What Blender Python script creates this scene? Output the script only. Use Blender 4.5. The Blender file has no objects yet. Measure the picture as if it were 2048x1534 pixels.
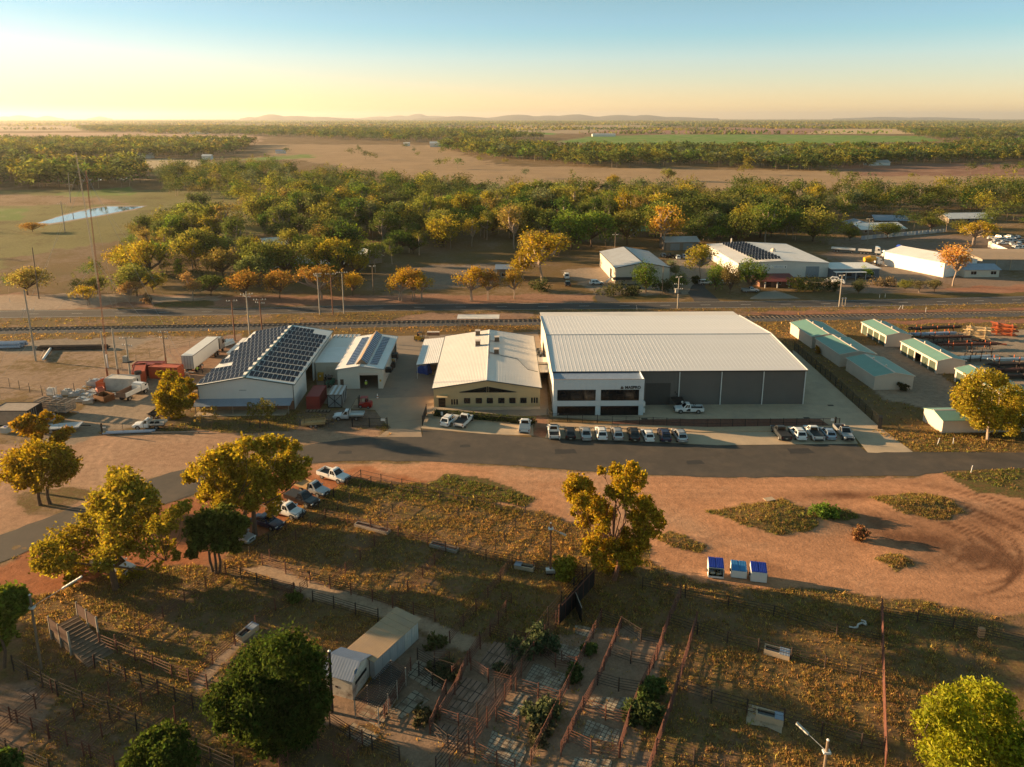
import bpy, bmesh, math, random
import numpy as np
from mathutils import Vector, Matrix
from mathutils.geometry import tessellate_polygon
rnd = random.Random(7)
RNG = np.random.default_rng(11)
S = bpy.context.scene
COL = S.collection
# ------------------------------------------------------------------ camera, sky, sun, exposure
CAM_H = 53.5
PITCH = math.radians(13.3)
FPX = 1460.0                       # focal length in pixels of a 2048 px wide picture
CX, CY = 1024.0, 582.0
SP, CP = math.sin(PITCH), math.cos(PITCH)
cam_d = bpy.data.cameras.new('camera')
cam_d.sensor_width = 36.0
cam_d.lens = FPX / 2048 * 36.0
cam_d.shift_y = -(767.0 - CY) / 2048
cam_d.clip_start = 0.5
cam_d.clip_end = 80000
cam = bpy.data.objects.new('camera', cam_d)
cam.location = (0, 0, CAM_H)
cam.rotation_euler = (math.radians(90) - PITCH, 0, 0)
COL.objects.link(cam)
S.camera = cam

SUN_EL, SUN_AZ = math.radians(11), math.radians(165.0)    # azimuth counter-clockwise from +X, towards the sun
sun_vec = Vector((math.cos(SUN_EL) * math.cos(SUN_AZ), math.cos(SUN_EL) * math.sin(SUN_AZ), math.sin(SUN_EL)))
W = bpy.data.worlds.new('World')
S.world = W
W.use_nodes = True
nt = W.node_tree
bg = nt.nodes['Background']
sky = nt.nodes.new('ShaderNodeTexSky')
sky.sky_type = 'NISHITA'
sky.sun_disc = False
sky.sun_elevation = SUN_EL
sky.sun_rotation = math.radians(90) - SUN_AZ
sky.altitude = 200
sky.air_density = 1.0
sky.dust_density = 0.3
sky.ozone_density = 3.0
gam = nt.nodes.new('ShaderNodeGamma'); gam.inputs[1].default_value = 0.6            # the photograph's soft tone curve
nt.links.new(sky.outputs[0], gam.inputs[0])
hsv = nt.nodes.new('ShaderNodeHueSaturation')
hsv.inputs['Saturation'].default_value = 2.1
hsv.inputs['Hue'].default_value = 0.495
nt.links.new(gam.outputs[0], hsv.inputs['Color'])
warm = nt.nodes.new('ShaderNodeMix'); warm.data_type = 'RGBA'; warm.blend_type = 'MULTIPLY'; warm.inputs[0].default_value = 1.0
warm.inputs[7].default_value = (1.30, 0.95, 0.88, 1)
bw = nt.nodes.new('ShaderNodeRGBToBW'); nt.links.new(hsv.outputs[0], bw.inputs[0])      # keep every direction of the sky inside the same colour range
prev_ = hsv.outputs[0]
for mode_, k_ in (('LIGHTEN', 0.46), ('DARKEN', 1.48)):
 m_ = nt.nodes.new('ShaderNodeMath'); m_.operation = 'MULTIPLY'; m_.inputs[1].default_value = k_; nt.links.new(bw.outputs[0], m_.inputs[0])
 x_ = nt.nodes.new('ShaderNodeMix'); x_.data_type = 'RGBA'; x_.blend_type = mode_; x_.inputs[0].default_value = 1.0
 nt.links.new(prev_, x_.inputs[6]); nt.links.new(m_.outputs[0], x_.inputs[7]); prev_ = x_.outputs[2]
nt.links.new(prev_, warm.inputs[6])
nt.links.new(warm.outputs[2], bg.inputs[0])
bg.inputs[1].default_value = 0.125
sd = bpy.data.lights.new('sun', 'SUN')
sd.energy = 5.0
sd.angle = math.radians(0.6)
sd.color = (1.0, 0.67, 0.35)
sun = bpy.data.objects.new('sun', sd)
sun.rotation_euler = (-sun_vec).to_track_quat('-Z', 'Y').to_euler()
sun.location = (0, 0, 200)
COL.objects.link(sun)
S.view_settings.view_transform = 'Standard'
S.view_settings.look = 'None'
S.view_settings.gamma = 1.0
S.view_settings.use_curve_mapping = False
S.view_settings.exposure = 1.66
S.render.engine = 'CYCLES'
S.cycles.max_bounces = 5
S.cycles.diffuse_bounces = 3
S.cycles.transmission_bounces = 3
S.cycles.volume_bounces = 0
S.cycles.transparent_max_bounces = 6
S.cycles.use_denoising = True

# ------------------------------------------------------------------ survey helpers (photo measurement -> metres on a level plane)
def P(px, py, z=0.0):
 u, v = px - CX, py - CY
 t = (CAM_H - z) / (FPX * SP + v * CP)
 return Vector((u * t, (FPX * CP - v * SP) * t, z))
def Zat(py, Y):
 v = py - CY
 return CAM_H - (FPX * SP + v * CP) * Y / (FPX * CP - v * SP)
def at_depth(px, py, Y):
 u, v = px - CX, py - CY
 t = Y / (FPX * CP - v * SP)
 return Vector((u * t, Y, CAM_H - (FPX * SP + v * CP) * t))
def scale_at(pt):
 return (pt[1] * CP + (CAM_H - pt[2]) * SP) / FPX      # metres per photo pixel

# ------------------------------------------------------------------ materials
MATS = {}
def new_mat(name):
 m = bpy.data.materials.new(name)
 m.use_nodes = True
 return m, m.node_tree.nodes, m.node_tree.links, m.node_tree.nodes['Principled BSDF']
def mat(name, col, rough=0.7, metal=0.0, var=0.12, scale=1.5, bump=0.0, bscale=8.0, spec=0.4, stain=None, stain_amt=0.0, ribs=None, coat=0.0):
 """plain painted / mineral surface: base colour broken up by two noise scales, optional stains, ribs (period, axis) and bump"""
 if name in MATS: return MATS[name]
 m, N, L, b = new_mat(name)
 tc = N.new('ShaderNodeTexCoord')
 n1 = N.new('ShaderNodeTexNoise'); n1.inputs['Scale'].default_value = scale; n1.inputs['Detail'].default_value = 6
 n1.inputs['Roughness'].default_value = 0.65
 L.new(tc.outputs['Object'], n1.inputs['Vector'])
 mr = N.new('ShaderNodeMapRange'); mr.inputs[1].default_value = 0.25; mr.inputs[2].default_value = 0.75
 mr.inputs[3].default_value = 1 - var; mr.inputs[4].default_value = 1 + var
 L.new(n1.outputs[0], mr.inputs[0])
 mx = N.new('ShaderNodeMix'); mx.data_type = 'RGBA'; mx.blend_type = 'MULTIPLY'; mx.inputs[0].default_value = 1
 mx.inputs[6].default_value = (*col, 1)
 L.new(mr.outputs[0], mx.inputs[7])
 out = mx.outputs[2]
 if stain:
  n2 = N.new('ShaderNodeTexNoise'); n2.inputs['Scale'].default_value = scale * 0.6; n2.inputs['Detail'].default_value = 8
  n2.inputs['Roughness'].default_value = 0.7
  L.new(tc.outputs['Object'], n2.inputs['Vector'])
  m2 = N.new('ShaderNodeMapRange'); m2.inputs[1].default_value = 0.5; m2.inputs[2].default_value = 0.68
  m2.inputs[4].default_value = stain_amt
  L.new(n2.outputs[0], m2.inputs[0])
  mx2 = N.new('ShaderNodeMix'); mx2.data_type = 'RGBA'
  L.new(m2.outputs[0], mx2.inputs[0]); L.new(out, mx2.inputs[6]); mx2.inputs[7].default_value = (*stain, 1)
  out = mx2.outputs[2]
 L.new(out, b.inputs['Base Color'])
 b.inputs['Roughness'].default_value = rough
 b.inputs['Metallic'].default_value = metal
 b.inputs['Specular IOR Level'].default_value = spec
 b.inputs['Coat Weight'].default_value = coat
 h = None
 if ribs:
  sx = N.new('ShaderNodeSeparateXYZ'); L.new(tc.outputs['Object'], sx.inputs[0])
  mm = N.new('ShaderNodeMath'); mm.operation = 'MULTIPLY'; mm.inputs[1].default_value = 2 * math.pi / ribs[0]
  L.new(sx.outputs[ribs[1]], mm.inputs[0])
  sn = N.new('ShaderNodeMath'); sn.operation = 'SINE'; L.new(mm.outputs[0], sn.inputs[0])
  h = sn.outputs[0]; bump = ribs[2]
 elif bump:
  n3 = N.new('ShaderNodeTexNoise'); n3.inputs['Scale'].default_value = bscale; n3.inputs['Detail'].default_value = 4
  L.new(tc.outputs['Object'], n3.inputs['Vector']); h = n3.outputs[0]
 if h is not None:
  bp = N.new('ShaderNodeBump'); bp.inputs['Strength'].default_value = 0.6; bp.inputs['Distance'].default_value = bump
  L.new(h, bp.inputs['Height']); L.new(bp.outputs[0], b.inputs['Normal'])
 MATS[name] = m
 return m
def glass_mat(name='dark_glass', col=(0.008, 0.009, 0.011)):
 if name in MATS: return MATS[name]
 m = mat(name, col, rough=0.12, var=0.1, scale=0.7, spec=0.5)
 return m
def leaf_mat(name, use_attr):
 m, N, L, b = new_mat(name)
 N.remove(b)
 if use_attr:
  a = N.new('ShaderNodeAttribute'); a.attribute_name = 'tint'; colr = a.outputs['Color']
 else:
  a = N.new('ShaderNodeObjectInfo'); colr = a.outputs['Color']
 g = N.new('ShaderNodeNewGeometry')
 mr = N.new('ShaderNodeMapRange'); mr.inputs[3].default_value = 0.9; mr.inputs[4].default_value = 2.7
 L.new(g.outputs['Random Per Island'], mr.inputs[0])
 hs = N.new('ShaderNodeHueSaturation')
 L.new(mr.outputs[0], hs.inputs['Value']); L.new(colr, hs.inputs['Color'])
 mh = N.new('ShaderNodeMapRange'); mh.inputs[3].default_value = 0.475; mh.inputs[4].default_value = 0.525
 mm = N.new('ShaderNodeMath'); mm.operation = 'MULTIPLY'; mm.inputs[1].default_value = 7.31
 L.new(g.outputs['Random Per Island'], mm.inputs[0])
 fr = N.new('ShaderNodeMath'); fr.operation = 'FRACT'; L.new(mm.outputs[0], fr.inputs[0])
 L.new(fr.outputs[0], mh.inputs[0]); L.new(mh.outputs[0], hs.inputs['Hue'])
 d = N.new('ShaderNodeBsdfDiffuse'); t = N.new('ShaderNodeBsdfTranslucent')
 L.new(hs.outputs[0], d.inputs[0])
 h2 = N.new('ShaderNodeHueSaturation'); h2.inputs['Value'].default_value = 1.35; h2.inputs['Saturation'].default_value = 1.08
 L.new(hs.outputs[0], h2.inputs['Color']); L.new(h2.outputs[0], t.inputs[0])
 ms = N.new('ShaderNodeMixShader'); ms.inputs[0].default_value = 0.42
 L.new(d.outputs[0], ms.inputs[1]); L.new(t.outputs[0], ms.inputs[2])
 L.new(ms.outputs[0], N['Material Output'].inputs['Surface'])
 m['leaf'] = 1
 return m
LEAF = leaf_mat('leaf', False)
LEAF_ATTR = leaf_mat('leaf_mass', True)

M = dict(
 white=mat('white_paint', (0.72, 0.71, 0.68), 0.55, var=0.06, stain=(0.5, 0.46, 0.4), stain_amt=0.25),
 whiteroof=mat('white_roof_sheet', (0.72, 0.70, 0.67), 0.5, var=0.07, scale=0.25, stain=(0.52, 0.48, 0.42), stain_amt=0.3, ribs=(0.4, 0, 0.02)),
 whitewall=mat('white_wall_sheet', (0.72, 0.70, 0.66), 0.6, var=0.05, scale=0.4, ribs=(0.3, 0, 0.012)),
 zinc=mat('zinc_sheet', (0.44, 0.45, 0.46), 0.45, 0.25, var=0.12, scale=0.3, stain=(0.33, 0.3, 0.27), stain_amt=0.4, ribs=(0.3, 0, 0.015)),
 roofE=mat('long_roof_sheet', (0.68, 0.665, 0.65), 0.45, 0.08, var=0.08, scale=0.12, stain=(0.52, 0.47, 0.41), stain_amt=0.35),
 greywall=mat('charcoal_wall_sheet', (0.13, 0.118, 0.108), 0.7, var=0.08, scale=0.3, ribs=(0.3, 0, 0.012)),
 cream=mat('cream_render', (0.50, 0.37, 0.20), 0.85, var=0.07, scale=0.5, stain=(0.34, 0.28, 0.2), stain_amt=0.3),
 creamroof=mat('cream_roof_sheet', (0.70, 0.65, 0.59), 0.5, var=0.06, scale=0.2, stain=(0.5, 0.45, 0.4), stain_amt=0.25, ribs=(0.3, 0, 0.012)),
 shedwall=mat('pale_shed_sheet', (0.60, 0.50, 0.41), 0.6, var=0.06, scale=0.5, ribs=(0.28, 1, 0.012)),
 teal=mat('green_roof_sheet', (0.165, 0.315, 0.255), 0.5, var=0.1, scale=0.4, stain=(0.2, 0.3, 0.25), stain_amt=0.3, ribs=(0.3, 1, 0.012)),
 greendoor=mat('dark_green_door', (0.055, 0.075, 0.05), 0.55, var=0.1, ribs=(0.12, 2, 0.01)),
 panelwhite=mat('office_panel', (0.56, 0.61, 0.64), 0.5, var=0.05, scale=0.6),
 dark=mat('dark_interior', (0.012, 0.011, 0.010), 0.8),
 black=mat('black_steel', (0.016, 0.016, 0.017), 0.5, spec=0.3),
 glass=glass_mat(),
 solar=mat('solar_cell', (0.018, 0.019, 0.033), 0.22, 0.0, var=0.35, scale=0.35, spec=0.5),
 solarblue=mat('blue_solar_cell', (0.025, 0.04, 0.11), 0.25, 0.0, var=0.3, scale=0.35, spec=0.5),
 alu=mat('aluminium', (0.55, 0.55, 0.54), 0.4, 0.6),
 conc=mat('concrete', (0.45, 0.345, 0.235), 0.9, var=0.12, scale=0.35, bump=0.01, stain=(0.26, 0.22, 0.18), stain_amt=0.5),
 yardconc=mat('worn_concrete', (0.25, 0.195, 0.145), 0.85, var=0.16, scale=0.2, bump=0.01, stain=(0.15, 0.13, 0.115), stain_amt=0.6),
 kerb=mat('kerb_concrete', (0.43, 0.305, 0.19), 0.9),
 rust=mat('rusty_pipe', (0.14, 0.052, 0.033), 0.8, var=0.35, scale=3.0, stain=(0.06, 0.03, 0.025), stain_amt=0.6),
 rustdark=mat('old_dark_steel', (0.045, 0.028, 0.022), 0.8, var=0.3, scale=3.0),
 rustpale=mat('weathered_pipe', (0.30, 0.24, 0.19), 0.7, var=0.25, scale=2.0),
 wood=mat('pole_timber', (0.20, 0.145, 0.10), 0.9, var=0.25, scale=2.0, stain=(0.11, 0.08, 0.06), stain_amt=0.6),
 palewood=mat('pale_pole_timber', (0.33, 0.29, 0.24), 0.9, var=0.2, scale=2.0),
 redwood=mat('red_brown_timber', (0.19, 0.085, 0.05), 0.9, var=0.2, scale=2.0),
 bark=mat('bark', (0.115, 0.075, 0.05), 0.95, var=0.3, scale=4.0),
 palebark=mat('pale_bark', (0.33, 0.25, 0.19), 0.9, var=0.25, scale=3.0, stain=(0.2, 0.13, 0.09), stain_amt=0.6),
 tyre=mat('tyre_rubber', (0.016, 0.015, 0.015), 0.85),
 rim=mat('wheel_alloy', (0.30, 0.30, 0.30), 0.4, 0.6),
 lamp=mat('lamp_lens', (0.62, 0.62, 0.60), 0.15),
 tail=mat('tail_lens', (0.20, 0.01, 0.01), 0.2),
 plate=mat('number_plate', (0.6, 0.58, 0.5), 0.5),
 trim=mat('black_plastic', (0.022, 0.022, 0.023), 0.6),
 orange=mat('orange_container', (0.42, 0.085, 0.035), 0.6, var=0.15, stain=(0.25, 0.07, 0.04), stain_amt=0.5, ribs=(0.28, 0, 0.03)),
 redcont=mat('red_container', (0.24, 0.028, 0.022), 0.6, var=0.15, stain=(0.16, 0.04, 0.03), stain_amt=0.5, ribs=(0.28, 0, 0.03)),
 whitecont=mat('white_container', (0.52, 0.50, 0.46), 0.6, var=0.1, stain=(0.34, 0.27, 0.2), stain_amt=0.5, ribs=(0.28, 0, 0.03)),
 greycont=mat('grey_container', (0.20, 0.225, 0.235), 0.6, var=0.12, stain=(0.25, 0.2, 0.16), stain_amt=0.4),
 bluelid=mat('blue_lid', (0.025, 0.06, 0.38), 0.4, var=0.1),
 cyanlid=mat('cyan_lid', (0.06, 0.25, 0.52), 0.4, var=0.1),
 tarp=mat('blue_tarp', (0.02, 0.06, 0.28), 0.5, var=0.2, bump=0.05, bscale=3),
 yellow=mat('yellow_paint', (0.55, 0.30, 0.03), 0.5, var=0.1),
 redpaint=mat('red_paint', (0.30, 0.015, 0.012), 0.4, var=0.1),
 greenpaint=mat('green_machine_paint', (0.04, 0.19, 0.13), 0.45, var=0.1),
 orangepaint=mat('orange_paint', (0.42, 0.10, 0.03), 0.5, var=0.12),
 hivis=mat('hi_vis_cloth', (0.50, 0.68, 0.05), 0.8),
 hivisorange=mat('hi_vis_orange_cloth', (0.75, 0.19, 0.05), 0.8),
 navy=mat('navy_cloth', (0.02, 0.022, 0.04), 0.9),
 skin=mat('skin', (0.42, 0.24, 0.17), 0.6),
 water=mat('still_water', (0.03, 0.03, 0.03), 0.05, spec=1.0, var=0.02),
 redtile=mat('red_roof_tile', (0.16, 0.03, 0.022), 0.7, var=0.15, ribs=(0.35, 1, 0.02)),
 brick=mat('brown_brick', (0.22, 0.11, 0.07), 0.85, var=0.2, scale=6),
 shadecloth=mat('black_shade_cloth', (0.008, 0.007, 0.007), 0.95),
 oldwhite=mat('peeling_white_paint', (0.58, 0.54, 0.47), 0.8, var=0.1, scale=1.0, stain=(0.15, 0.11, 0.085), stain_amt=0.9),
 bluezinc=mat('blue_grey_zinc', (0.27, 0.32, 0.40), 0.4, 0.2, var=0.12, scale=0.8, ribs=(0.25, 0, 0.008)),
 tan=mat('tan_roof_sheet', (0.41, 0.28, 0.165), 0.6, var=0.1, scale=0.5, stain=(0.3, 0.22, 0.16), stain_amt=0.5, ribs=(0.25, 1, 0.012)),
 timber=mat('sawn_timber', (0.42, 0.27, 0.12), 0.8, var=0.15),
 bluepipe=mat('pale_blue_pipe', (0.30, 0.36, 0.46), 0.5, var=0.1),
)
def paint(name, col, metal=0.0):
 return mat('car_paint_' + name, col, 0.28, metal, var=0.03, spec=0.5, coat=0.5)

# ------------------------------------------------------------------ mesh building
class MB:
 """collects polygons; build() links them as ONE mesh object"""
 def __init__(s): s.v = []; s.f = []; s.mi = []; s.cur = 0
 def add(s, vs, fs):
  o = len(s.v); s.v.extend([tuple(p) for p in vs])
  for f in fs: s.f.append(tuple(i + o for i in f)); s.mi.append(s.cur)
  return s
 def quad(s, a, b, c, d): return s.add([a, b, c, d], [(0, 1, 2, 3)])
 def box(s, x0, x1, y0, y1, z0, z1):
  return s.add([(x0, y0, z0), (x1, y0, z0), (x1, y1, z0), (x0, y1, z0), (x0, y0, z1), (x1, y0, z1), (x1, y1, z1), (x0, y1, z1)],
                     [(0, 3, 2, 1), (4, 5, 6, 7), (0, 1, 5, 4), (1, 2, 6, 5), (2, 3, 7, 6), (3, 0, 4, 7)])
 def cbox(s, c, sz): return s.box(c[0] - sz[0] / 2, c[0] + sz[0] / 2, c[1] - sz[1] / 2, c[1] + sz[1] / 2, c[2] - sz[2] / 2, c[2] + sz[2] / 2)
 def beam(s, p, q, w, h=None):
  p, q = Vector(p), Vector(q); d = (q - p); h = h or w
  if d.length < 1e-6: return s
  d.normalize()
  up = Vector((0, 0, 1)) if abs(d.z) < 0.95 else Vector((0, 1, 0))
  x = d.cross(up).normalized(); y = x.cross(d)
  vs = []
  for e in (p, q):
   for a, b in ((-1, -1), (1, -1), (1, 1), (-1, 1)): vs.append(e + x * (a * w / 2) + y * (b * h / 2))
  return s.add(vs, [(0, 1, 2, 3), (7, 6, 5, 4), (0, 4, 5, 1), (1, 5, 6, 2), (2, 6, 7, 3), (3, 7, 4, 0)])
 def tube(s, p, q, r0, r1=None, n=6, caps=True):
  p, q = Vector(p), Vector(q); r1 = r0 if r1 is None else r1; d = (q - p)
  if d.length < 1e-6: return s
  d.normalize()
  up = Vector((0, 0, 1)) if abs(d.z) < 0.95 else Vector((1, 0, 0))
  x = d.cross(up).normalized(); y = x.cross(d)
  vs = [e + (x * math.cos(2 * math.pi * i / n) + y * math.sin(2 * math.pi * i / n)) * r for e, r in ((p, r0), (q, r1)) for i in range(n)]
  fs = [(i, (i + 1) % n, n + (i + 1) % n, n + i) for i in range(n)]
  if caps: fs += [tuple(range(n - 1, -1, -1)), tuple(range(n, 2 * n))]
  return s.add(vs, fs)
 def path(s, pts, r, n=5):
  for a, b in zip(pts, pts[1:]): s.tube(a, b, r, r, n)
  return s
 def prism(s, poly, axis, a, b):
  """extrude 2-D poly along axis (0,1,2) from a to b"""
  def mk(p, t):
   return {0: (t, p[0], p[1]), 1: (p[0], t, p[1]), 2: (p[0], p[1], t)}[axis]
  n = len(poly)
  vs = [mk(p, a) for p in poly] + [mk(p, b) for p in poly]
  return s.add(vs, [(i, (i + 1) % n, n + (i + 1) % n, n + i) for i in range(n)] + [tuple(range(n - 1, -1, -1)), tuple(range(n, 2 * n))])
 def build(s, name, material, parent=None, smooth=False):
  me = bpy.data.meshes.new(name)
  me.from_pydata(s.v, [], s.f)
  ms = material if isinstance(material, (list, tuple)) else [material]
  for x in ms: me.materials.append(x)
  if len(ms) > 1: me.polygons.foreach_set('material_index', s.mi)
  if smooth: me.polygons.foreach_set('use_smooth', [True] * len(me.polygons))
  bm = bmesh.new(); bm.from_mesh(me); bmesh.ops.recalc_face_normals(bm, faces=bm.faces); bm.to_mesh(me); bm.free()
  return link(name, me, parent)
def link(name, me, parent=None):
 o = bpy.data.objects.new(name, me); COL.objects.link(o)
 if parent is not None: o.parent = parent
 return o
def thing(name, label, cat, loc=(0, 0, 0), rz=0.0, group=None):
 o = bpy.data.objects.new(name, None); COL.objects.link(o)
 o.location = loc; o.rotation_euler = (0, 0, rz); o.empty_display_size = 0.3
 o['label'] = label; o['category'] = cat
 if group: o['group'] = group
 return o
def tag(o, label, cat, group=None):
 o['label'] = label; o['category'] = cat
 if group: o['group'] = group
 return o
def structure(o, kind='structure'):
 o['kind'] = kind; return o
def copy_tree(root, loc, rz, label, group=None):
 r = root.copy(); COL.objects.link(r); r.location = loc; r.rotation_euler = (0, 0, rz); r['label'] = label
 if group: r['group'] = group
 for ch in root.children:
  c = ch.copy(); COL.objects.link(c); c.parent = r
  for g in ch.children:
   d = g.copy(); COL.objects.link(d); d.parent = c
 return r
def part(name, src, parent, loc=None, rot=None, scale=None):
 """another piece that shares the mesh of src"""
 o = bpy.data.objects.new(name, src.data if hasattr(src, 'data') else src); COL.objects.link(o); o.parent = parent
 if loc is not None: o.location = loc
 if rot is not None: o.rotation_euler = rot
 if scale is not None: o.scale = scale
 return o
def sheet(name, pts, z, material, kind='structure', jitter=0.0, step=2.0):
 """flat polygon lying on the ground"""
 pts = [Vector((p[0], p[1], 0)) for p in pts]
 if jitter:
  q = []
  for a, b in zip(pts, pts[1:] + pts[:1]):
   n = max(1, int((b - a).length / step)); q.append(a)
   nn = Vector((-(b - a).y, (b - a).x, 0)).normalized() if (b - a).length > 0 else Vector((0, 0, 0))
   for i in range(1, n): q.append(a.lerp(b, i / n) + nn * rnd.gauss(0, jitter))
  pts = q
 tris = tessellate_polygon([pts])
 mb = MB(); mb.add([(p.x, p.y, z) for p in pts], [tuple(t) for t in tris])
 o = mb.build(name, material)
 up = o.data.polygons[0].normal.z
 if up < 0: o.data.flip_normals()
 if kind: o['kind'] = kind
 return o
def px(*pts): return [P(*p) for p in pts]
# ------------------------------------------------------------------ ground
_tabs = {}
def vnoise(x, y, sc, seed=0):
 if seed not in _tabs: _tabs[seed] = np.random.default_rng(100 + seed).random((256, 256))
 T = _tabs[seed]
 fx, fy = x / sc, y / sc
 ix, iy = np.floor(fx).astype(int), np.floor(fy).astype(int)
 tx, ty = fx - ix, fy - iy
 tx, ty = tx * tx * (3 - 2 * tx), ty * ty * (3 - 2 * ty)
 a = T[ix & 255, iy & 255]; b = T[(ix + 1) & 255, iy & 255]; c = T[ix & 255, (iy + 1) & 255]; d = T[(ix + 1) & 255, (iy + 1) & 255]
 return (a * (1 - tx) + b * tx) * (1 - ty) + (c * (1 - tx) + d * tx) * ty
def fbm(x, y, sc, seed=0, n=4):
 r, a, t = 0, 1.0, 0
 for i in range(n):
  r = r + a * vnoise(x, y, sc, seed + i); t += a; a *= 0.55; sc *= 0.47
 return r / t
def inside(x, y, poly):
 r = np.zeros(x.shape, bool); n = len(poly)
 bx = [p[0] for p in poly]; by = [p[1] for p in poly]
 m = (x >= min(bx)) & (x <= max(bx)) & (y >= min(by)) & (y <= max(by))
 xs, ys = x[m], y[m]; q = np.zeros(xs.shape, bool)
 for i in range(n):
  x0, y0 = poly[i][0], poly[i][1]; x1, y1 = poly[(i + 1) % n][0], poly[(i + 1) % n][1]
  if y0 == y1: continue
  c = ((y0 > ys) != (y1 > ys)) & (xs < (x1 - x0) * (ys - y0) / (y1 - y0) + x0)
  q ^= c
 r[m] = q
 return r
# zones: (polygon measured on the photograph and laid out on the level ground, soil colour, grass cover 0..1, grass colour index 0 dry..1 green, edge wobble m)
Z_ = []
def zone(pts, col, g, green, wob=1.0): Z_.append(([tuple(P(*p)) for p in pts], col, g, green, wob))
RED = (0.33, 0.125, 0.055); DIRT = (0.43, 0.215, 0.115); PINK = (0.34, 0.225, 0.16); GRAV = (0.26, 0.20, 0.145); DRY = (0.24, 0.165, 0.10); DARKSOIL = (0.20, 0.118, 0.068)
# far paddocks
zone([(-400, 380), (700, 380), (480, 520), (-400, 560)], (0.185, 0.165, 0.06), 0.32, 0.8, 5)
zone([(110, 386), (262, 374), (270, 390), (120, 394)], (0.14, 0.19, 0.04), 0.1, 0.9, 3)
zone([(-100, 420), (52, 416), (45, 440), (-100, 444)], (0.14, 0.19, 0.04), 0.1, 0.95, 3)
zone([(-100, 383), (200, 396), (260, 408), (-100, 414)], (0.27, 0.18, 0.11), 0.4, 0.2, 4)
zone([(500, 288), (870, 290), (1010, 332), (1360, 338), (1660, 342), (2300, 330), (2300, 372), (1600, 398), (1280, 398), (1000, 384), (690, 334), (540, 312)], (0.34, 0.23, 0.13), 0.25, 0.1, 12)
zone([(1660, 330), (2300, 322), (2300, 350), (1720, 352)], (0.24, 0.13, 0.085), 0.1, 0.1, 8)
zone([(262, 320), (330, 317), (480, 328), (300, 342)], (0.42, 0.33, 0.2), 0.2, 0.1, 6)
zone([(480, 317), (620, 308), (640, 315), (500, 322)], (0.15, 0.22, 0.045), 0.0, 0.9, 6)
zone([(-400, 270), (450, 263), (530, 275), (500, 289), (-400, 288)], (0.42, 0.27, 0.18), 0.15, 0.1, 20)
zone([(-400, 252), (160, 252), (160, 262), (-400, 262)], (0.38, 0.27, 0.17), 0.2, 0.1, 30)
zone([(900, 259), (1110, 263), (1110, 270), (900, 264)], (0.115, 0.225, 0.03), 0.0, 1.0, 20)
zone([(1110, 284), (1180, 273), (1340, 269), (1500, 269), (1850, 272), (1880, 283), (1500, 289), (1320, 292)], (0.115, 0.225, 0.03), 0.0, 1.0, 12)
zone([(1000, 250), (1300, 246), (1300, 256), (1150, 268), (1000, 262)], (0.36, 0.27, 0.17), 0.2, 0.1, 30)
zone([(1150, 268), (1250, 257), (1620, 253), (1640, 267), (1340, 269)], (0.30, 0.16, 0.12), 0.1, 0.1, 15)
zone([(1610, 268), (1660, 258), (2400, 258), (2400, 268)], (0.50, 0.36, 0.20), 0.2, 0.1, 15)
zone([(1850, 250), (2400, 248), (2400, 253), (1850, 254)], (0.45, 0.34, 0.2), 0.2, 0.1, 40)
# floor of the wood and its clearings
zone([(300, 470), (1180, 470), (1180, 560), (700, 600), (250, 600), (0, 590), (0, 520)], (0.20, 0.135, 0.085), 0.5, 0.4, 4)
zone([(820, 535), (1000, 525), (1010, 560), (900, 580), (800, 580)], (0.21, 0.16, 0.12), 0.2, 0.2, 4)
zone([(1120, 540), (1210, 535), (1330, 550), (1340, 520), (1420, 510), (1425, 560), (1380, 585), (1190, 590)], (0.25, 0.205, 0.16), 0.1, 0.3, 2)
zone([(1660, 480), (1740, 470), (1990, 470), (2300, 500), (2300, 600), (1700, 605), (1650, 560)], (0.235, 0.165, 0.12), 0.3, 0.3, 3)
zone([(1690, 500), (1860, 500), (1880, 560), (1800, 565), (1690, 540)], (0.23, 0.18, 0.14), 0.1, 0.2, 3)
zone([(1900, 575), (2300, 560), (2300, 588), (1920, 596)], (0.30, 0.14, 0.085), 0.15, 0.3, 2)
# highway verges, railway reserve
zone([(-300, 585), (600, 592), (1180, 588), (1180, 606), (600, 613), (-300, 622)], (0.285, 0.155, 0.10), 0.25, 0.35, 1.5)
zone([(-300, 598), (60, 590), (140, 586), (400, 594), (440, 590), (440, 600), (400, 604), (240, 604), (180, 616), (60, 619), (-300, 612)], (0.34, 0.255, 0.19), 0.05, 0.3, 1.0)
zone([(330, 602), (420, 600), (420, 612), (300, 613)], (0.2, 0.16, 0.08), 0.85, 0.8, 1.0)
zone([(1185, 594), (1340, 590), (1340, 601), (1190, 602)], (0.16, 0.14, 0.06), 0.85, 0.9, 1.0)
zone([(1680, 588), (1900, 588), (2300, 580), (2300, 592), (1700, 600)], (0.2, 0.16, 0.09), 0.8, 0.6, 1.0)
zone([(-300, 634), (500, 628), (1060, 620), (1700, 613), (2300, 604), (2300, 628), (1060, 642), (500, 652), (-300, 664)], (0.27, 0.165, 0.105), 0.55, 0.4, 1.2)
zone([(820, 627), (1060, 626), (1060, 640), (760, 645)], (0.25, 0.15, 0.10), 0.2, 0.2, 1.5)
zone([(1480, 624), (2300, 612), (2300, 624), (1520, 633)], (0.27, 0.13, 0.08), 0.3, 0.2, 1.2)
zone([(-300, 668), (500, 660), (1070, 648), (1070, 664), (700, 674), (300, 676), (-300, 700)], (0.24, 0.155, 0.09), 0.8, 0.25, 1.5)
zone([(1500, 640), (2300, 628), (2300, 655), (1700, 690), (1560, 690)], (0.24, 0.155, 0.09), 0.8, 0.35, 1.5)
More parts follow.
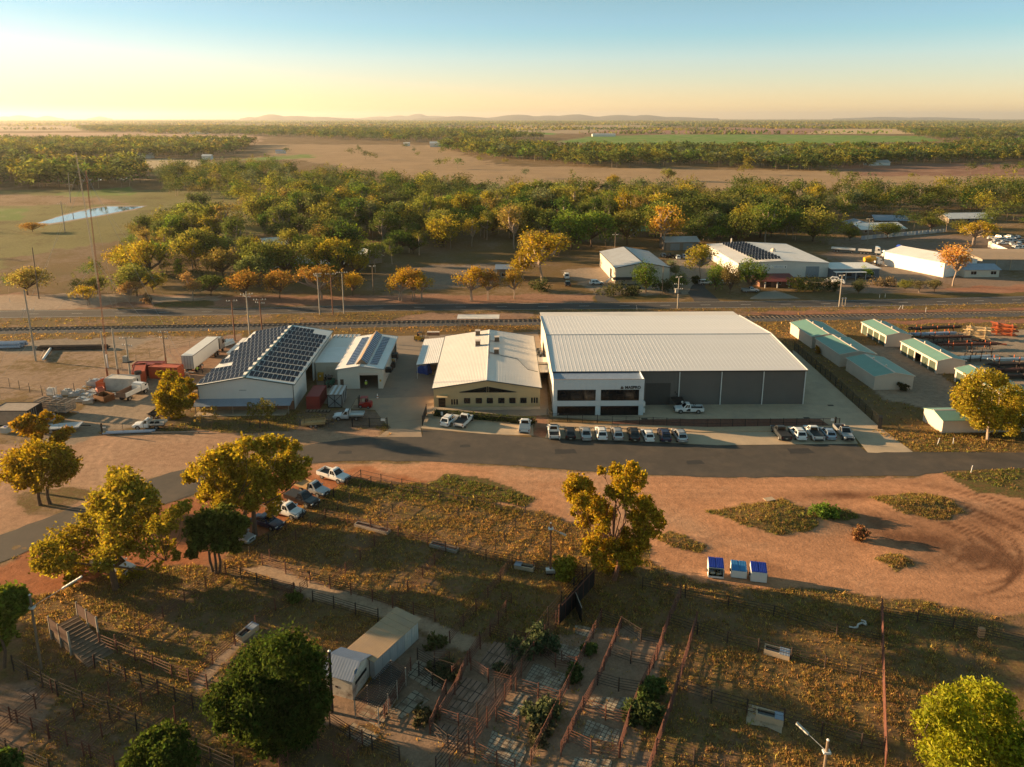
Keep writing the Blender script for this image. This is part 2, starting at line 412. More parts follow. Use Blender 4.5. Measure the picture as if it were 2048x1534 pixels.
zone([(1700, 642), (2300, 632), (2300, 640), (1760, 650)], (0.27, 0.13, 0.085), 0.25, 0.2, 1.0)
# left yard
zone([(-300, 690), (300, 672), (460, 672), (440, 700), (240, 765), (140, 805), (-300, 800)], (0.30, 0.205, 0.14), 0.35, 0.35, 2.0)
zone([(-300, 680), (300, 676), (250, 700), (-300, 712)], (0.245, 0.195, 0.15), 0.2, 0.2, 2.0)
zone([(-300, 790), (90, 805), (-300, 880)], (0.20, 0.13, 0.08), 0.5, 0.2, 1.5)
zone([(150, 905), (60, 890), (150, 830), (190, 790), (290, 730), (430, 672), (480, 668), (460, 720), (400, 765), (345, 835), (315, 855), (205, 862), (205, 900)], GRAV, 0.02, 0.2, 1.0)
zone([(330, 700), (460, 668), (520, 680), (420, 770), (400, 790)], (0.25, 0.15, 0.10), 0.1, 0.2, 1.0)
zone([(205, 866), (330, 838), (400, 810), (600, 822), (625, 770), (720, 800), (775, 850), (776, 860), (205, 872)], (0.175, 0.115, 0.075), 0.55, 0.55, 0.7)
zone([(600, 870), (592, 822), (690, 820), (750, 825), (770, 852)], (0.185, 0.125, 0.09), 0.3, 0.4, 0.7)
zone([(-400, 885), (0, 890), (150, 890), (202, 868), (330, 866), (600, 862), (770, 858), (760, 876), (600, 893), (480, 926), (300, 958), (160, 1012), (-10, 1075), (-400, 1150)], (0.36, 0.215, 0.135), 0.04, 0.3, 0.8)
zone([(30, 985), (130, 975), (200, 985), (100, 1035), (40, 1030)], (0.24, 0.16, 0.10), 0.5, 0.3, 1.0)
zone([(-400, 1170), (0, 1125), (60, 1100), (205, 1052), (395, 990), (520, 948), (612, 930), (705, 950), (640, 1000), (520, 1075), (400, 1135), (300, 1140), (60, 1200), (-400, 1290)], RED, 0.12, 0.35, 1.0)
# stock yards
zone([(705, 950), (850, 962), (1055, 1010), (1140, 1040), (1290, 1090), (1320, 1130), (1400, 1168), (1540, 1172), (1640, 1182), (1800, 1192), (1900, 1207), (2400, 1260), (2600, 1800), (-600, 1800), (-500, 1250), (60, 1190), (300, 1135), (420, 1130), (520, 1070), (640, 1000)], DARKSOIL, 0.55, 0.32, 0.8)
zone([(700, 955), (850, 965), (1050, 1015), (1040, 1040), (860, 1010), (720, 985), (640, 1010)], (0.16, 0.12, 0.07), 0.85, 0.7, 1.0)
zone([(478, 1135), (530, 1132), (640, 1165), (760, 1205), (850, 1240), (960, 1275), (985, 1300), (930, 1300), (840, 1262), (700, 1215), (590, 1180), (500, 1150)], (0.36, 0.25, 0.165), 0.06, 0.2, 0.5)
zone([(380, 1365), (440, 1310), (505, 1255), (520, 1262), (440, 1330), (400, 1380)], (0.25, 0.18, 0.13), 0.15, 0.3, 0.5)
zone([(830, 1270), (900, 1290), (830, 1360), (740, 1450), (640, 1450), (640, 1390), (720, 1400)], (0.24, 0.16, 0.11), 0.15, 0.3, 0.6)
zone([(1190, 1260), (1240, 1270), (1180, 1330), (1130, 1420), (1060, 1500), (1030, 1560), (1140, 1560), (1230, 1420), (1300, 1330), (1330, 1300), (1260, 1250)], (0.20, 0.14, 0.10), 0.2, 0.3, 0.6)
zone([(880, 1560), (940, 1500), (1300, 1500), (1300, 1560)], (0.20, 0.14, 0.10), 0.3, 0.3, 0.6)
zone([(960, 1285), (1060, 1300), (1100, 1270), (1240, 1265), (1330, 1300), (1300, 1400), (1250, 1560), (860, 1560), (760, 1470), (830, 1330), (905, 1345)], (0.29, 0.19, 0.125), 0.33, 0.35, 0.7)
zone([(-50, 1380), (60, 1370), (120, 1400), (60, 1470), (-50, 1500)], (0.28, 0.18, 0.12), 0.35, 0.3, 0.6)
zone([(120, 1400), (330, 1490), (420, 1560), (180, 1560), (60, 1470)], (0.24, 0.145, 0.09), 0.45, 0.3, 0.7)
# right-hand dirt turning area
zone([(612, 931), (830, 924), (1000, 931), (1310, 953), (1700, 955), (1840, 953), (1890, 945), (1960, 985), (2060, 1002), (2400, 1030), (2400, 1262), (1900, 1207), (1800, 1192), (1640, 1182), (1540, 1172), (1400, 1168), (1310, 1125), (1290, 1085), (1140, 1042), (1060, 1012), (1000, 1010), (850, 964), (730, 948), (640, 952)], DIRT, 0.03, 0.3, 0.7)
zone([(640, 950), (720, 930), (800, 945), (860, 962), (730, 958)], RED, 0.05, 0.3, 0.7)
zone([(850, 962), (895, 944), (1000, 962), (1068, 995), (1050, 1008), (960, 1000), (880, 985)], (0.15, 0.12, 0.06), 0.9, 0.9, 0.8)
zone([(1412, 1027), (1470, 1008), (1570, 998), (1640, 1030), (1642, 1055), (1565, 1068), (1480, 1052)], (0.17, 0.13, 0.07), 0.85, 0.5, 0.9)
zone([(1740, 998), (1830, 985), (1890, 1000), (1917, 1022), (1898, 1036), (1800, 1026)], (0.17, 0.13, 0.06), 0.95, 0.5, 0.8)
zone([(1752, 1116), (1790, 1104), (1838, 1130), (1800, 1139)], (0.17, 0.13, 0.06), 0.95, 0.4, 0.7)
zone([(1308, 1074), (1340, 1060), (1412, 1090), (1398, 1103), (1345, 1094)], (0.19, 0.12, 0.07), 0.9, 0.3, 0.5)
zone([(1630, 1020), (1690, 1020), (1720, 1035), (1700, 1042), (1640, 1030)], (0.15, 0.12, 0.06), 0.8, 0.8, 0.5)
zone([(1890, 945), (2060, 937), (2400, 935), (2400, 1030), (2060, 1002), (1960, 985)], (0.16, 0.12, 0.065), 0.9, 0.85, 0.7)
# right side: storage sheds and pipe yard
zone([(1615, 742), (1560, 690), (1700, 660), (2400, 640), (2400, 900), (1830, 905), (1760, 850)], (0.185, 0.125, 0.082), 0.6, 0.4, 1.0)
zone([(1690, 700), (1720, 690), (1790, 692), (1960, 800), (2100, 850), (2100, 870), (1900, 850), (1830, 810), (1760, 800)], (0.27, 0.205, 0.15), 0.05, 0.3, 0.8)
zone([(1830, 668), (2400, 648), (2400, 830), (2060, 800), (1900, 720)], (0.31, 0.25, 0.19), 0.04, 0.3, 1.0)
zone([(1830, 905), (2400, 892), (2400, 870), (1900, 870), (1780, 860)], (0.18, 0.12, 0.08), 0.7, 0.5, 0.8)
# garden bed of red bark behind the street fence
zone([(1070, 830), (1095, 834), (1092, 875), (1066, 870)], (0.25, 0.10, 0.055), 0.05, 0.3, 0.2)

def ground_attr(x, y):
 n = x.shape
 col = np.empty(n + (3,)); col[:] = DRY; g = np.full(n, 0.5); gr = np.full(n, 0.25)
 dx = fbm(x, y, 6.0, 1, 4) - 0.5; dy = fbm(x + 300, y, 6.0, 5, 4) - 0.5
 K = 3
 for poly, c, gg, green, wob in Z_:
  w = np.zeros(n)
  for k in range(K):
   s = wob * (1.1 + 0.9 * k)
   w += inside(x + dx * s * 2.0, y + dy * s * 2.0, poly)
  w /= K
  col = col * (1 - w[..., None]) + np.array(c) * w[..., None]
  g = g * (1 - w) + gg * w; gr = gr * (1 - w) + green * w
 # damp red stains and wheel arcs in the turning area, oil-dark yard traffic
 st = np.zeros(n)
 def blob(p, rx, ry, a, amt):
  q = P(*p); ca, sa = math.cos(a), math.sin(a)
  u = ((x - q.x) * ca + (y - q.y) * sa) / rx; v = (-(x - q.x) * sa + (y - q.y) * ca) / ry
  return amt * np.exp(-(u * u + v * v)) * np.clip(0.2 + 1.6 * fbm(x, y, 2.5, 20, 3), 0, 1.2)
 for b in (((1830, 1080), 12, 2.6, -0.55, 0.8), ((1960, 1105), 6, 5, 0.2, 0.65), ((1690, 992), 6, 1.4, 0, 0.9), ((2030, 1040), 9, 3, 0.3, 0.5), ((1530, 1138), 3, 1.6, 0, 0.45), ((1770, 1040), 5, 1.5, -.3, .4)):
  st += blob(*b)
 c0 = P(1840, 1085)
 r = np.hypot((x - c0.x), (y - c0.y) * 1.15); th = np.arctan2(y - c0.y, x - c0.x)
 arc = np.zeros(n)
 for rr, wd in ((6.5, .25), (8.0, .25), (9.6, .3), (11, .25), (12.4, .3), (14.2, .3), (15.4, .2), (16.5, .3), (18.3, .3), (20, .3), (22, .25)):
  arc += np.exp(-((r - rr - 1.2 * np.sin(th * 2 + rr)) / wd) ** 2) * np.clip(np.cos(th + 0.25) * 1.3, 0, 1)
 st += 0.75 * arc * (0.4 + 0.9 * fbm(x, y, 4, 31, 3)) * (g < 0.25)
 # vehicle tracks fanning out of the yard entrance and along the dirt apron
 def track(pts, amt, wd):
  t = np.zeros(n)
  q = [P(*p) for p in pts]
  for a, b in zip(q, q[1:]):
   d = b - a; L2 = d.x ** 2 + d.y ** 2
   s = np.clip(((x - a.x) * d.x + (y - a.y) * d.y) / L2, 0, 1)
   dd = np.hypot(x - a.x - s * d.x, y - a.y - s * d.y)
   t = np.maximum(t, np.exp(-((dd - 0.8) / wd) ** 2))
  return amt * t * (0.3 + fbm(x, y, 5, 40, 3))
 lt = track([(300, 800), (220, 880), (185, 930), (200, 975)], 0.6, 0.3) + track([(250, 830), (175, 900), (130, 980)], 0.5, 0.3) + track([(330, 780), (250, 860), (205, 900), (230, 980)], 0.4, .3) \
  + track([(1100, 985), (1250, 975), (1500, 975), (1800, 975), (2000, 1010)], 0.5, 0.5) + track([(1100, 1000), (1260, 1040), (1420, 1085), (1600, 1130), (1800, 1160), (2048, 1160)], 0.5, 0.6) + track([(650, 950), (760, 935), (900, 938), (1100, 955)], .4, .5)
 bare = np.clip(1 - g * 3, 0, 1)
 col = col * (1 + 0.45 * np.clip(lt, 0, 1) * bare)[..., None]
 st = np.clip(st, 0, 0.85)
 col = col * (1 - st[..., None]) + np.array((0.10, 0.042, 0.022)) * st[..., None]
 sand = np.clip((fbm(x, y * 1.6, 11.0, 15, 5) - .47) * 4, 0, 1) * bare * .38 * (1 - st)
 col = col * (1 - sand[..., None]) + np.array((.47, .32, .21)) * sand[..., None]
 m = 0.82 + 0.36 * fbm(x, y, 18.0, 12, 4)
 col = col * m[..., None]
 return col, np.clip(g + (fbm(x, y, 9, 60, 4) - 0.5) * 0.55 * np.clip(g * 3, 0, 1), 0, 1), np.clip(gr + (fbm(x, y, 14, 70, 3) - 0.5) * 0.7, 0, 1)

ys = [34.0]
while ys[-1] < 300: ys.append(ys[-1] * 1.0065)
while ys[-1] < 4000: ys.append(ys[-1] * 1.016)
while ys[-1] < 45000: ys.append(ys[-1] * 1.09)
ys = np.array(ys); tx = np.linspace(-1.15, 1.15, 400)
GX = ys[:, None] * tx[None, :]; GY = np.repeat(ys[:, None], len(tx), 1)
gc, gg, ggr = ground_attr(GX, GY)
GZ = np.zeros_like(GX)
def mounds(x, y):
 z = 0
 for p, rx, ry, h in (((1830, 1010), 7, 2.6, .7), ((1560, 1035), 7, 3.5, .8), ((1795, 1122), 3, 1.6, .35), ((1360, 1082), 4, 1.6, .25)):
  q = P(*p); z = z + h * np.exp(-((x - q.x) / rx) ** 2 - ((y - q.y) / ry) ** 2)
 return z
GZ += mounds(GX, GY)
GZ += (0.10 * (fbm(GX, GY, 3.0, 80, 3) - 0.5) * (gg > 0.4)) * (GY < 95)
GZ -= 0.02
ny, nx = GX.shape
me = bpy.data.meshes.new('ground')
co = np.stack([GX, GY, GZ], -1).reshape(-1, 3)
i = np.arange(ny * nx).reshape(ny, nx)
q = np.stack([i[:-1, :-1], i[:-1, 1:], i[1:, 1:], i[1:, :-1]], -1).reshape(-1, 4)
def fast_mesh(me, co, faces):
 k = faces.shape[1]; n = len(faces)
 me.vertices.add(len(co)); me.vertices.foreach_set('co', np.ascontiguousarray(co, np.float32).ravel())
 me.loops.add(n * k); me.loops.foreach_set('vertex_index', np.ascontiguousarray(faces, np.int32).ravel())
 me.polygons.add(n); me.polygons.foreach_set('loop_start', np.arange(0, n * k, k, dtype=np.int32)); me.polygons.foreach_set('loop_total', np.full(n, k, np.int32))
 me.update(); return me
fast_mesh(me, co, q)
a = me.attributes.new('soil', 'FLOAT_COLOR', 'POINT'); a.data.foreach_set('color', np.concatenate([gc.reshape(-1, 3), gg.reshape(-1, 1)], 1).astype(np.float32).ravel())
a = me.attributes.new('green', 'FLOAT', 'POINT'); a.data.foreach_set('value', ggr.astype(np.float32).ravel())
def ground_material():
 m, N, L, b = new_mat('ground_soil')
 at = N.new('ShaderNodeAttribute'); at.attribute_name = 'soil'
 ag = N.new('ShaderNodeAttribute'); ag.attribute_name = 'green'
 ge = N.new('ShaderNodeNewGeometry')
 def noise(sc, det=5, ro=0.65):
  n = N.new('ShaderNodeTexNoise'); n.inputs['Scale'].default_value = sc; n.inputs['Detail'].default_value = det; n.inputs['Roughness'].default_value = ro
  L.new(ge.outputs['Position'], n.inputs['Vector']); return n.outputs[0]
 def rng(src, a, bb, c, d):
  r = N.new('ShaderNodeMapRange'); r.inputs[1].default_value = a; r.inputs[2].default_value = bb; r.inputs[3].default_value = c; r.inputs[4].default_value = d
  L.new(src, r.inputs[0]); return r.outputs[0]
 def mixc(f, a, bb, mode='MIX'):
  x = N.new('ShaderNodeMix'); x.data_type = 'RGBA'; x.blend_type = mode
  for s, v in ((0, f), (6, a), (7, bb)):
   if hasattr(v, 'links'): L.new(v, x.inputs[s])
   else: x.inputs[s].default_value = v if s == 0 else (*v, 1)
  return x.outputs[2]
 def math_(op, a, bb):
  x = N.new('ShaderNodeMath'); x.operation = op
  for s, v in ((0, a), (1, bb)):
   if hasattr(v, 'links'): L.new(v, x.inputs[s])
   else: x.inputs[s].default_value = v
  return x.outputs[0]
 soil = mixc(1.0, at.outputs['Color'], rng(noise(0.9, 8, .72), .3, .7, .72, 1.25), 'MULTIPLY')
 soil = mixc(1.0, soil, rng(noise(4.5, 4, .7), .3, .7, .82, 1.18), 'MULTIPLY')
 gcol = mixc(ag.outputs['Fac'], (0.215, 0.135, 0.055), (0.070, 0.088, 0.022))
 gcol = mixc(rng(noise(1.3, 6, .7), .42, .62, 0, 1), gcol, (0.165, 0.092, 0.042))
 gcol = mixc(1.0, gcol, rng(noise(3.0, 5, .75), .3, .7, .55, 1.4), 'MULTIPLY')
 f = math_('ADD', noise(0.55, 9, .74), math_('MULTIPLY', at.outputs['Alpha'], 0.9))
 f = rng(f, 0.80, 0.98, 0, 1)
 L.new(mixc(f, soil, gcol), b.inputs['Base Color'])
 b.inputs['Roughness'].default_value = 0.95; b.inputs['Specular IOR Level'].default_value = 0.1
 bp = N.new('ShaderNodeBump'); bp.inputs['Distance'].default_value = 0.12; bp.inputs['Strength'].default_value = 0.55
 L.new(math_('ADD', noise(2.2, 8, .7), math_('MULTIPLY', f, 0.35)), bp.inputs['Height']); L.new(bp.outputs[0], b.inputs['Normal'])
 return m
me.materials.append(ground_material())
ground = link('ground', me); structure(ground)
# the same plain carried on past and behind the surveyed fan
sheet('plain', [(-60000, -3000), (60000, -3000), (60000, 60000), (-60000, 60000)], -0.9, mat('plain_soil', (0.2, 0.145, 0.085), 0.95, var=0.3, scale=0.02))

# ------------------------------------------------------------------ roads, concrete, water
ASPH = mat('road_asphalt', (0.070, 0.058, 0.047), 0.85, var=0.22, scale=0.35, bump=0.01, bscale=30, stain=(0.125, 0.094, 0.068), stain_amt=0.6)
HWY = mat('highway_asphalt', (0.060, 0.052, 0.047), 0.85, var=0.12, scale=0.15, bump=0.01, bscale=30, stain=(0.085, 0.075, 0.07), stain_amt=0.4)
up = [(2300, 902), (2048, 905), (1825, 904), (1735, 905), (1712, 888), (1435, 891), (1311, 885), (1091, 876), (975, 869), (844, 858), (844, 873), (755, 873), (700, 877), (640, 885), (600, 893), (540, 908), (480, 924), (400, 934), (340, 945), (297, 959), (160, 1011), (0, 1070), (-300, 1185)]
lo = [(-300, 1260), (0, 1125), (55, 1102), (210, 1050), (330, 1008), (400, 985), (500, 952), (560, 937), (620, 927), (690, 922), (750, 921), (830, 922), (932, 926), (975, 928), (1095, 936), (1185, 943), (1310, 950), (1450, 955), (1711, 952), (1836, 952), (1896, 942), (2048, 936), (2300, 931)]
sheet('road', px(*(up + lo)), 0.012, ASPH, jitter=0.10, step=1.5)
PATCH = mat('tar_patch', (.035, .032, .030), .8, var=.2)
for a_, b_, w_ in ((690, 905, 5), (1130, 903, 8), (1390, 925, 6), (1600, 902, 9), (930, 892, 4), (560, 918, 5)):
 c_ = P(a_, b_); sheet('road_patch', [(c_.x + dx_ * w_ * .22, c_.y + dy_ * w_ * .12) for dx_, dy_ in ((-1, -1), (1.1, -.8), (.9, 1), (-.9, .9))], .017, PATCH, jitter=.08, step=.6)
sheet('highway', px((-500, 632), (0, 621), (511, 615.5), (800, 609), (1311, 604.5), (1712, 600), (2048, 592), (2500, 581), (2500, 595), (2048, 607), (1712, 613.5), (1311, 617), (800, 621), (511, 629), (0, 636.5), (-500, 648)), 0.012, HWY, jitter=0.05, step=6)
WL = mat('road_paint', (0.62, 0.60, 0.55), 0.7, var=0.2, scale=2)
hw_mid = px((-500, 640), (0, 628.8), (511, 622.2), (800, 615), (1311, 610.8), (1712, 606.8), (2048, 599.5), (2500, 588))
def along(pts):
 L = [0]
 for a, b in zip(pts, pts[1:]): L.append(L[-1] + (b - a).length)
 def f(s):
  for k in range(len(pts) - 1):
   if s <= L[k + 1]: t = (s - L[k]) / (L[k + 1] - L[k]); return pts[k].lerp(pts[k + 1], t), (pts[k + 1] - pts[k]).normalized()
  return pts[-1], (pts[-1] - pts[-2]).normalized()
 return f, L[-1]
f, Lh = along(hw_mid)
mb = MB(); s = 0
while s < Lh - 4:
 a, d = f(s); b, _ = f(s + 3); nn = Vector((-d.y, d.x, 0)) * 0.08
 mb.quad(*[(p.x, p.y, 0.02) for p in (a - nn, b - nn, b + nn, a + nn)]); s += 12
structure(mb.build('centre_line_marking', WL))
for name, off in (('edge_line_marking', 3.45), ('edge_line_marking', -3.45)):
 mb = MB(); s = 0
 while s < Lh - 4:
  a, d = f(s); b, d2 = f(min(s + 8, Lh)); n1 = Vector((-d.y, d.x, 0)); n2 = Vector((-d2.y, d2.x, 0))
  mb.quad(*[(p.x, p.y, 0.02) for p in (a + n1 * (off - .06), b + n2 * (off - .06), b + n2 * (off + .06), a + n1 * (off + .06))]); s += 8
 structure(mb.build(name, WL))
sheet('driveway_sealed', px((1195, 604), (1190, 596), (1195, 580), (1218, 580), (1228, 596), (1240, 604)), 0.010, HWY, jitter=.1)
sheet('driveway_sealed', px((1388, 603), (1376, 585), (1385, 570), (1412, 560), (1410, 575), (1432, 595), (1440, 603)), 0.010, HWY, jitter=.1)
sheet('driveway_gravel', px((1500, 598), (1520, 585), (1550, 581), (1580, 590), (1600, 597)), 0.008, mat('pale_gravel', (0.28, 0.235, 0.185), .95, var=.15), jitter=.15)
# concrete, each slab a few millimetres above the other
sheet('yard_concrete', px((632, 758), (660, 728), (792, 700), (794, 672), (1075, 664), (1088, 700), (1098, 830), (868, 840), (868, 797), (712, 797), (700, 818), (640, 805)), 0.004, M['yardconc'])
sheet('driveway_concrete', px((712, 798), (868, 792), (868, 832), (847, 838), (841, 855), (844, 874), (755, 874), (782, 855), (770, 846), (750, 820), (702, 817)), 0.020, mat('drive_concrete', (0.35, 0.25, 0.165), .88, var=.14, scale=.25, bump=.01, stain=(.2, .175, .15), stain_amt=.5))
sheet('parking_concrete', px((842, 856.5), (847, 833), (868, 832), (1066, 848), (1067, 871), (975, 868.5)), 0.016, M['conc'])
sheet('footpath', px((847, 832), (868, 822), (1068, 842), (1068, 849), (868, 836)), 0.10, M['kerb'])
sheet('parking_concrete', px((1090, 875.5), (1100, 853), (1311, 860), (1400, 865), (1560, 863), (1700, 861), (1716, 887.5), (1435, 890.5), (1311, 884.5)), 0.016, M['conc'])
sheet('footpath', px((1100, 846), (1225, 849), (1415, 855), (1560, 853), (1692, 852), (1700, 861), (1560, 863), (1400, 865), (1311, 860), (1100, 853)), 0.11, M['kerb'])
sheet('bark_bed', px((1225, 843), (1300, 839), (1420, 838), (1540, 838), (1640, 838), (1660, 852), (1560, 853.4), (1415, 855.4), (1225, 849)), 0.03, mat('red_bark', (0.175, 0.07, 0.042), .95, var=.4, scale=2, bump=.04, stain=(.12, .09, .07), stain_amt=.6), jitter=.1)
sheet('apron_concrete', px((1104, 834), (1107, 826), (1290, 805), (1600, 800), (1585, 700), (1592, 704), (1758, 853), (1826, 904), (1736, 906), (1700, 861), (1692, 852), (1660, 853), (1640, 838), (1540, 837.5), (1420, 837.5), (1225, 843)), 0.008, M['conc'])
def wall_line(name, pts, w, h, material, parent=None):
 mb = MB()
 for a, b in zip(pts, pts[1:]):
  d = (b - a); d.normalize(); mb.beam((a - d * 0.02) + Vector((0, 0, h / 2)), b + Vector((0, 0, h / 2)), w, h)
 return mb.build(name, material, parent)
structure(wall_line('kerb', px((1100, 853), (1311, 860), (1400, 865), (1560, 863), (1700, 861)), .16, .14, M['kerb']))
structure(wall_line('kerb', px((868, 836), (1068, 849)), .16, .14, M['kerb']))
for a, b in (((868, 792), (712, 798)), ((770, 847), (845, 838))):
 p, q2 = P(*a), P(*b); p.z = q2.z = .026
 structure(MB().beam(p, q2, .05, .004).build('concrete_joint', mat('joint_filler', (.1, .09, .08), .9)))
DRAIN = mat('drain_grate_steel', (.05, .045, .04), .7)
for lab, c in (('drain grate in the wide driveway beside the grey warehouse', (1661, 811)), ('drain grate near the street gate behind the red bark bed', (1613, 836)), ('drain grate in front of the white office block', (1289, 838))):
 p = P(*c); t = thing('drain_grate', lab, 'drain', p, 0, 'drain grates in the concrete')
 mb = MB(); mb.box(-.55, .55, -.3, .3, .03, .05); mb.build('frame', DRAIN, t)
 for k in range(6): MB().box(-.5 + k * .18, -.42 + k * .18, -.28, .28, .05, .065).build('bar', M['rustdark'], t)
sheet('pond_bank', px((62, 449), (128, 428), (180, 416), (215, 411), (296, 411), (272, 420), (190, 435), (100, 450)), 0.010, mat('bank_soil', (.25, .18, .12), .95, var=.2, scale=.2), jitter=.5, step=6)
sheet('pond', px((76, 446), (130, 430), (180, 418), (213, 413), (290, 413), (267, 418), (187, 433), (100, 447)), 0.02, M['water'], jitter=.4, step=5)
sheet('river', px((100, 361), (165, 357.5), (255, 356), (255, 359.5), (165, 361), (100, 364)), 0.03, M['water'], jitter=1.0, step=15)
sheet('river', px((425, 361.5), (440, 358.5), (440, 361), (428, 363)), 0.03, M['water'], jitter=.5, step=15)
# railway
rail_mid = px((-500, 678), (0, 662), (511, 654), (800, 647.5), (1075, 644), (1536, 637), (2048, 627), (2500, 617))
f, Lr = along(rail_mid)
ballast = MB(); rails = [MB(), MB()]; sleep = MB(); s = 0
BAL = mat('ballast_stone', (.17, .145, .125), .95, var=.35, scale=2.5, bump=.08, bscale=9)
prev = None
while s < Lr:
 c, d = f(s); n1 = Vector((-d.y, d.x, 0))
 ring = [c + n1 * 2.9 + Vector((0, 0, -.03)), c + n1 * 1.6 + Vector((0, 0, .38)), c - n1 * 1.6 + Vector((0, 0, .38)), c - n1 * 2.9 + Vector((0, 0, -.03))]
 if prev:
  for k in range(3): ballast.quad(prev[0][k], prev[0][k + 1], ring[k + 1], ring[k])
  for k, o_ in ((0, .75), (1, -.75)): rails[k].beam(prev[1] + prev[2] * o_ + Vector((0, 0, .60)), c + n1 * o_ + Vector((0, 0, .60)), .09, .17)
 prev = (ring, c, n1); s += 6
tr = bpy.data.objects.new('railway_track', None); COL.objects.link(tr); structure(tr)
ballast.build('ballast', BAL, tr)
for r in rails: r.build('rail', mat('rail_steel', (.10, .07, .055), .5, .4), tr)
slp = MB(); slp.box(-.14, .14, -1.25, 1.25, 0, .16); SLM = mat('sleeper_concrete', (.23, .19, .15), .9)
f0 = f; s = 0; slist = []
while s < Lr:
 c, d = f(s); slist.append((c, math.atan2(d.y, d.x))); s += 1.3
vis = [k for k in slist if abs(k[0].x) < k[0].y * .72 + 6]
vis.sort(key=lambda k: k[0].length)
base = None
far_s = MB()
for k, (c, a) in enumerate(vis):
 if k < 300:
  if base is None:
   base = slp.build('sleeper', SLM, tr); o = base
  else: o = part('sleeper', base, tr)
  o.location = (c.x, c.y, .385); o.rotation_euler = (0, 0, a)
 else:
  m4 = Matrix.Translation((c.x, c.y, .385)) @ Matrix.Rotation(a, 4, 'Z')
  far_s.add([m4 @ Vector(v) for v in slp.v], slp.f)
if far_s.v: far_s.build('sleeper_row', SLM, tr)['kind'] = 'stuff'
# ------------------------------------------------------------------ buildings
def window(parent, p, u, w, h, nrm, frame=M['alu'], glass=M['glass'], mull=1, rec=0.0, sill=False, fw=0.06):
 """glazed opening: p lower-left corner (local), u unit vector along the wall, nrm outward normal"""
 p, u, nrm = Vector(p), Vector(u), Vector(nrm); z = Vector((0, 0, 1))
 fr = MB()
 a, b = p + nrm * .03, p + u * w + nrm * .03
 for q0, q1 in ((a, a + z * h), (b, b + z * h), (a, b), (a + z * h, b + z * h)):
  fr.beam(q0, q1, fw, fw)
 for k in range(1, mull): fr.beam(a + u * (w * k / mull), a + u * (w * k / mull) + z * h, fw * .7, fw * .7)
 o = fr.build('window', frame, parent)
 g = MB(); g.quad(p + nrm * .015, p + u * w + nrm * .015, p + u * w + z * h + nrm * .015, p + z * h + nrm * .015); g.build('pane', glass, o)
 if sill: MB().beam(a + nrm * .05 - z * .05, b + nrm * .05 - z * .05, .16, .07).build('sill', frame, o)
 return o
def slab_roof(name, pts, th, material, parent):
 """roof plane: 4 corners of the top face, thickness th downward"""
 pts = [Vector(p) for p in pts]
 mb = MB(); lo_ = [p - Vector((0, 0, th)) for p in pts]
 mb.add(pts + lo_, [(0, 1, 2, 3), (7, 6, 5, 4)] + [(i, i + 4, (i + 1) % 4 + 4, (i + 1) % 4) for i in range(4)])
 return mb.build(name, material, parent)
def wall_box(mb, x0, x1, y0, y1, h, t=.15, openings=()):
 """four walls; openings: (side 'F','R','L','B', from, to, height)"""
 def run(side, a, b, z0, z1):
  if b - a < .01 or z1 - z0 < .01: return
  if side == 'F': mb.box(a, b, y0, y0 + t, z0, z1)
  if side == 'B': mb.box(a, b, y1 - t, y1, z0, z1)
  if side == 'L': mb.box(x0, x0 + t, a, b, z0, z1)
  if side == 'R': mb.box(x1 - t, x1, a, b, z0, z1)
 for side, a0, b0 in (('F', x0, x1), ('B', x0, x1), ('L', y0 + t + .003, y1 - t - .003), ('R', y0 + t + .003, y1 - t - .003)):
  cur = a0
  for s, a, b, hh in sorted([o for o in openings if o[0] == side], key=lambda o: o[1]):
   run(side, cur, a, -.05, h); run(side, a, b, hh, h); cur = b
  run(side, cur, b0, -.05, h)
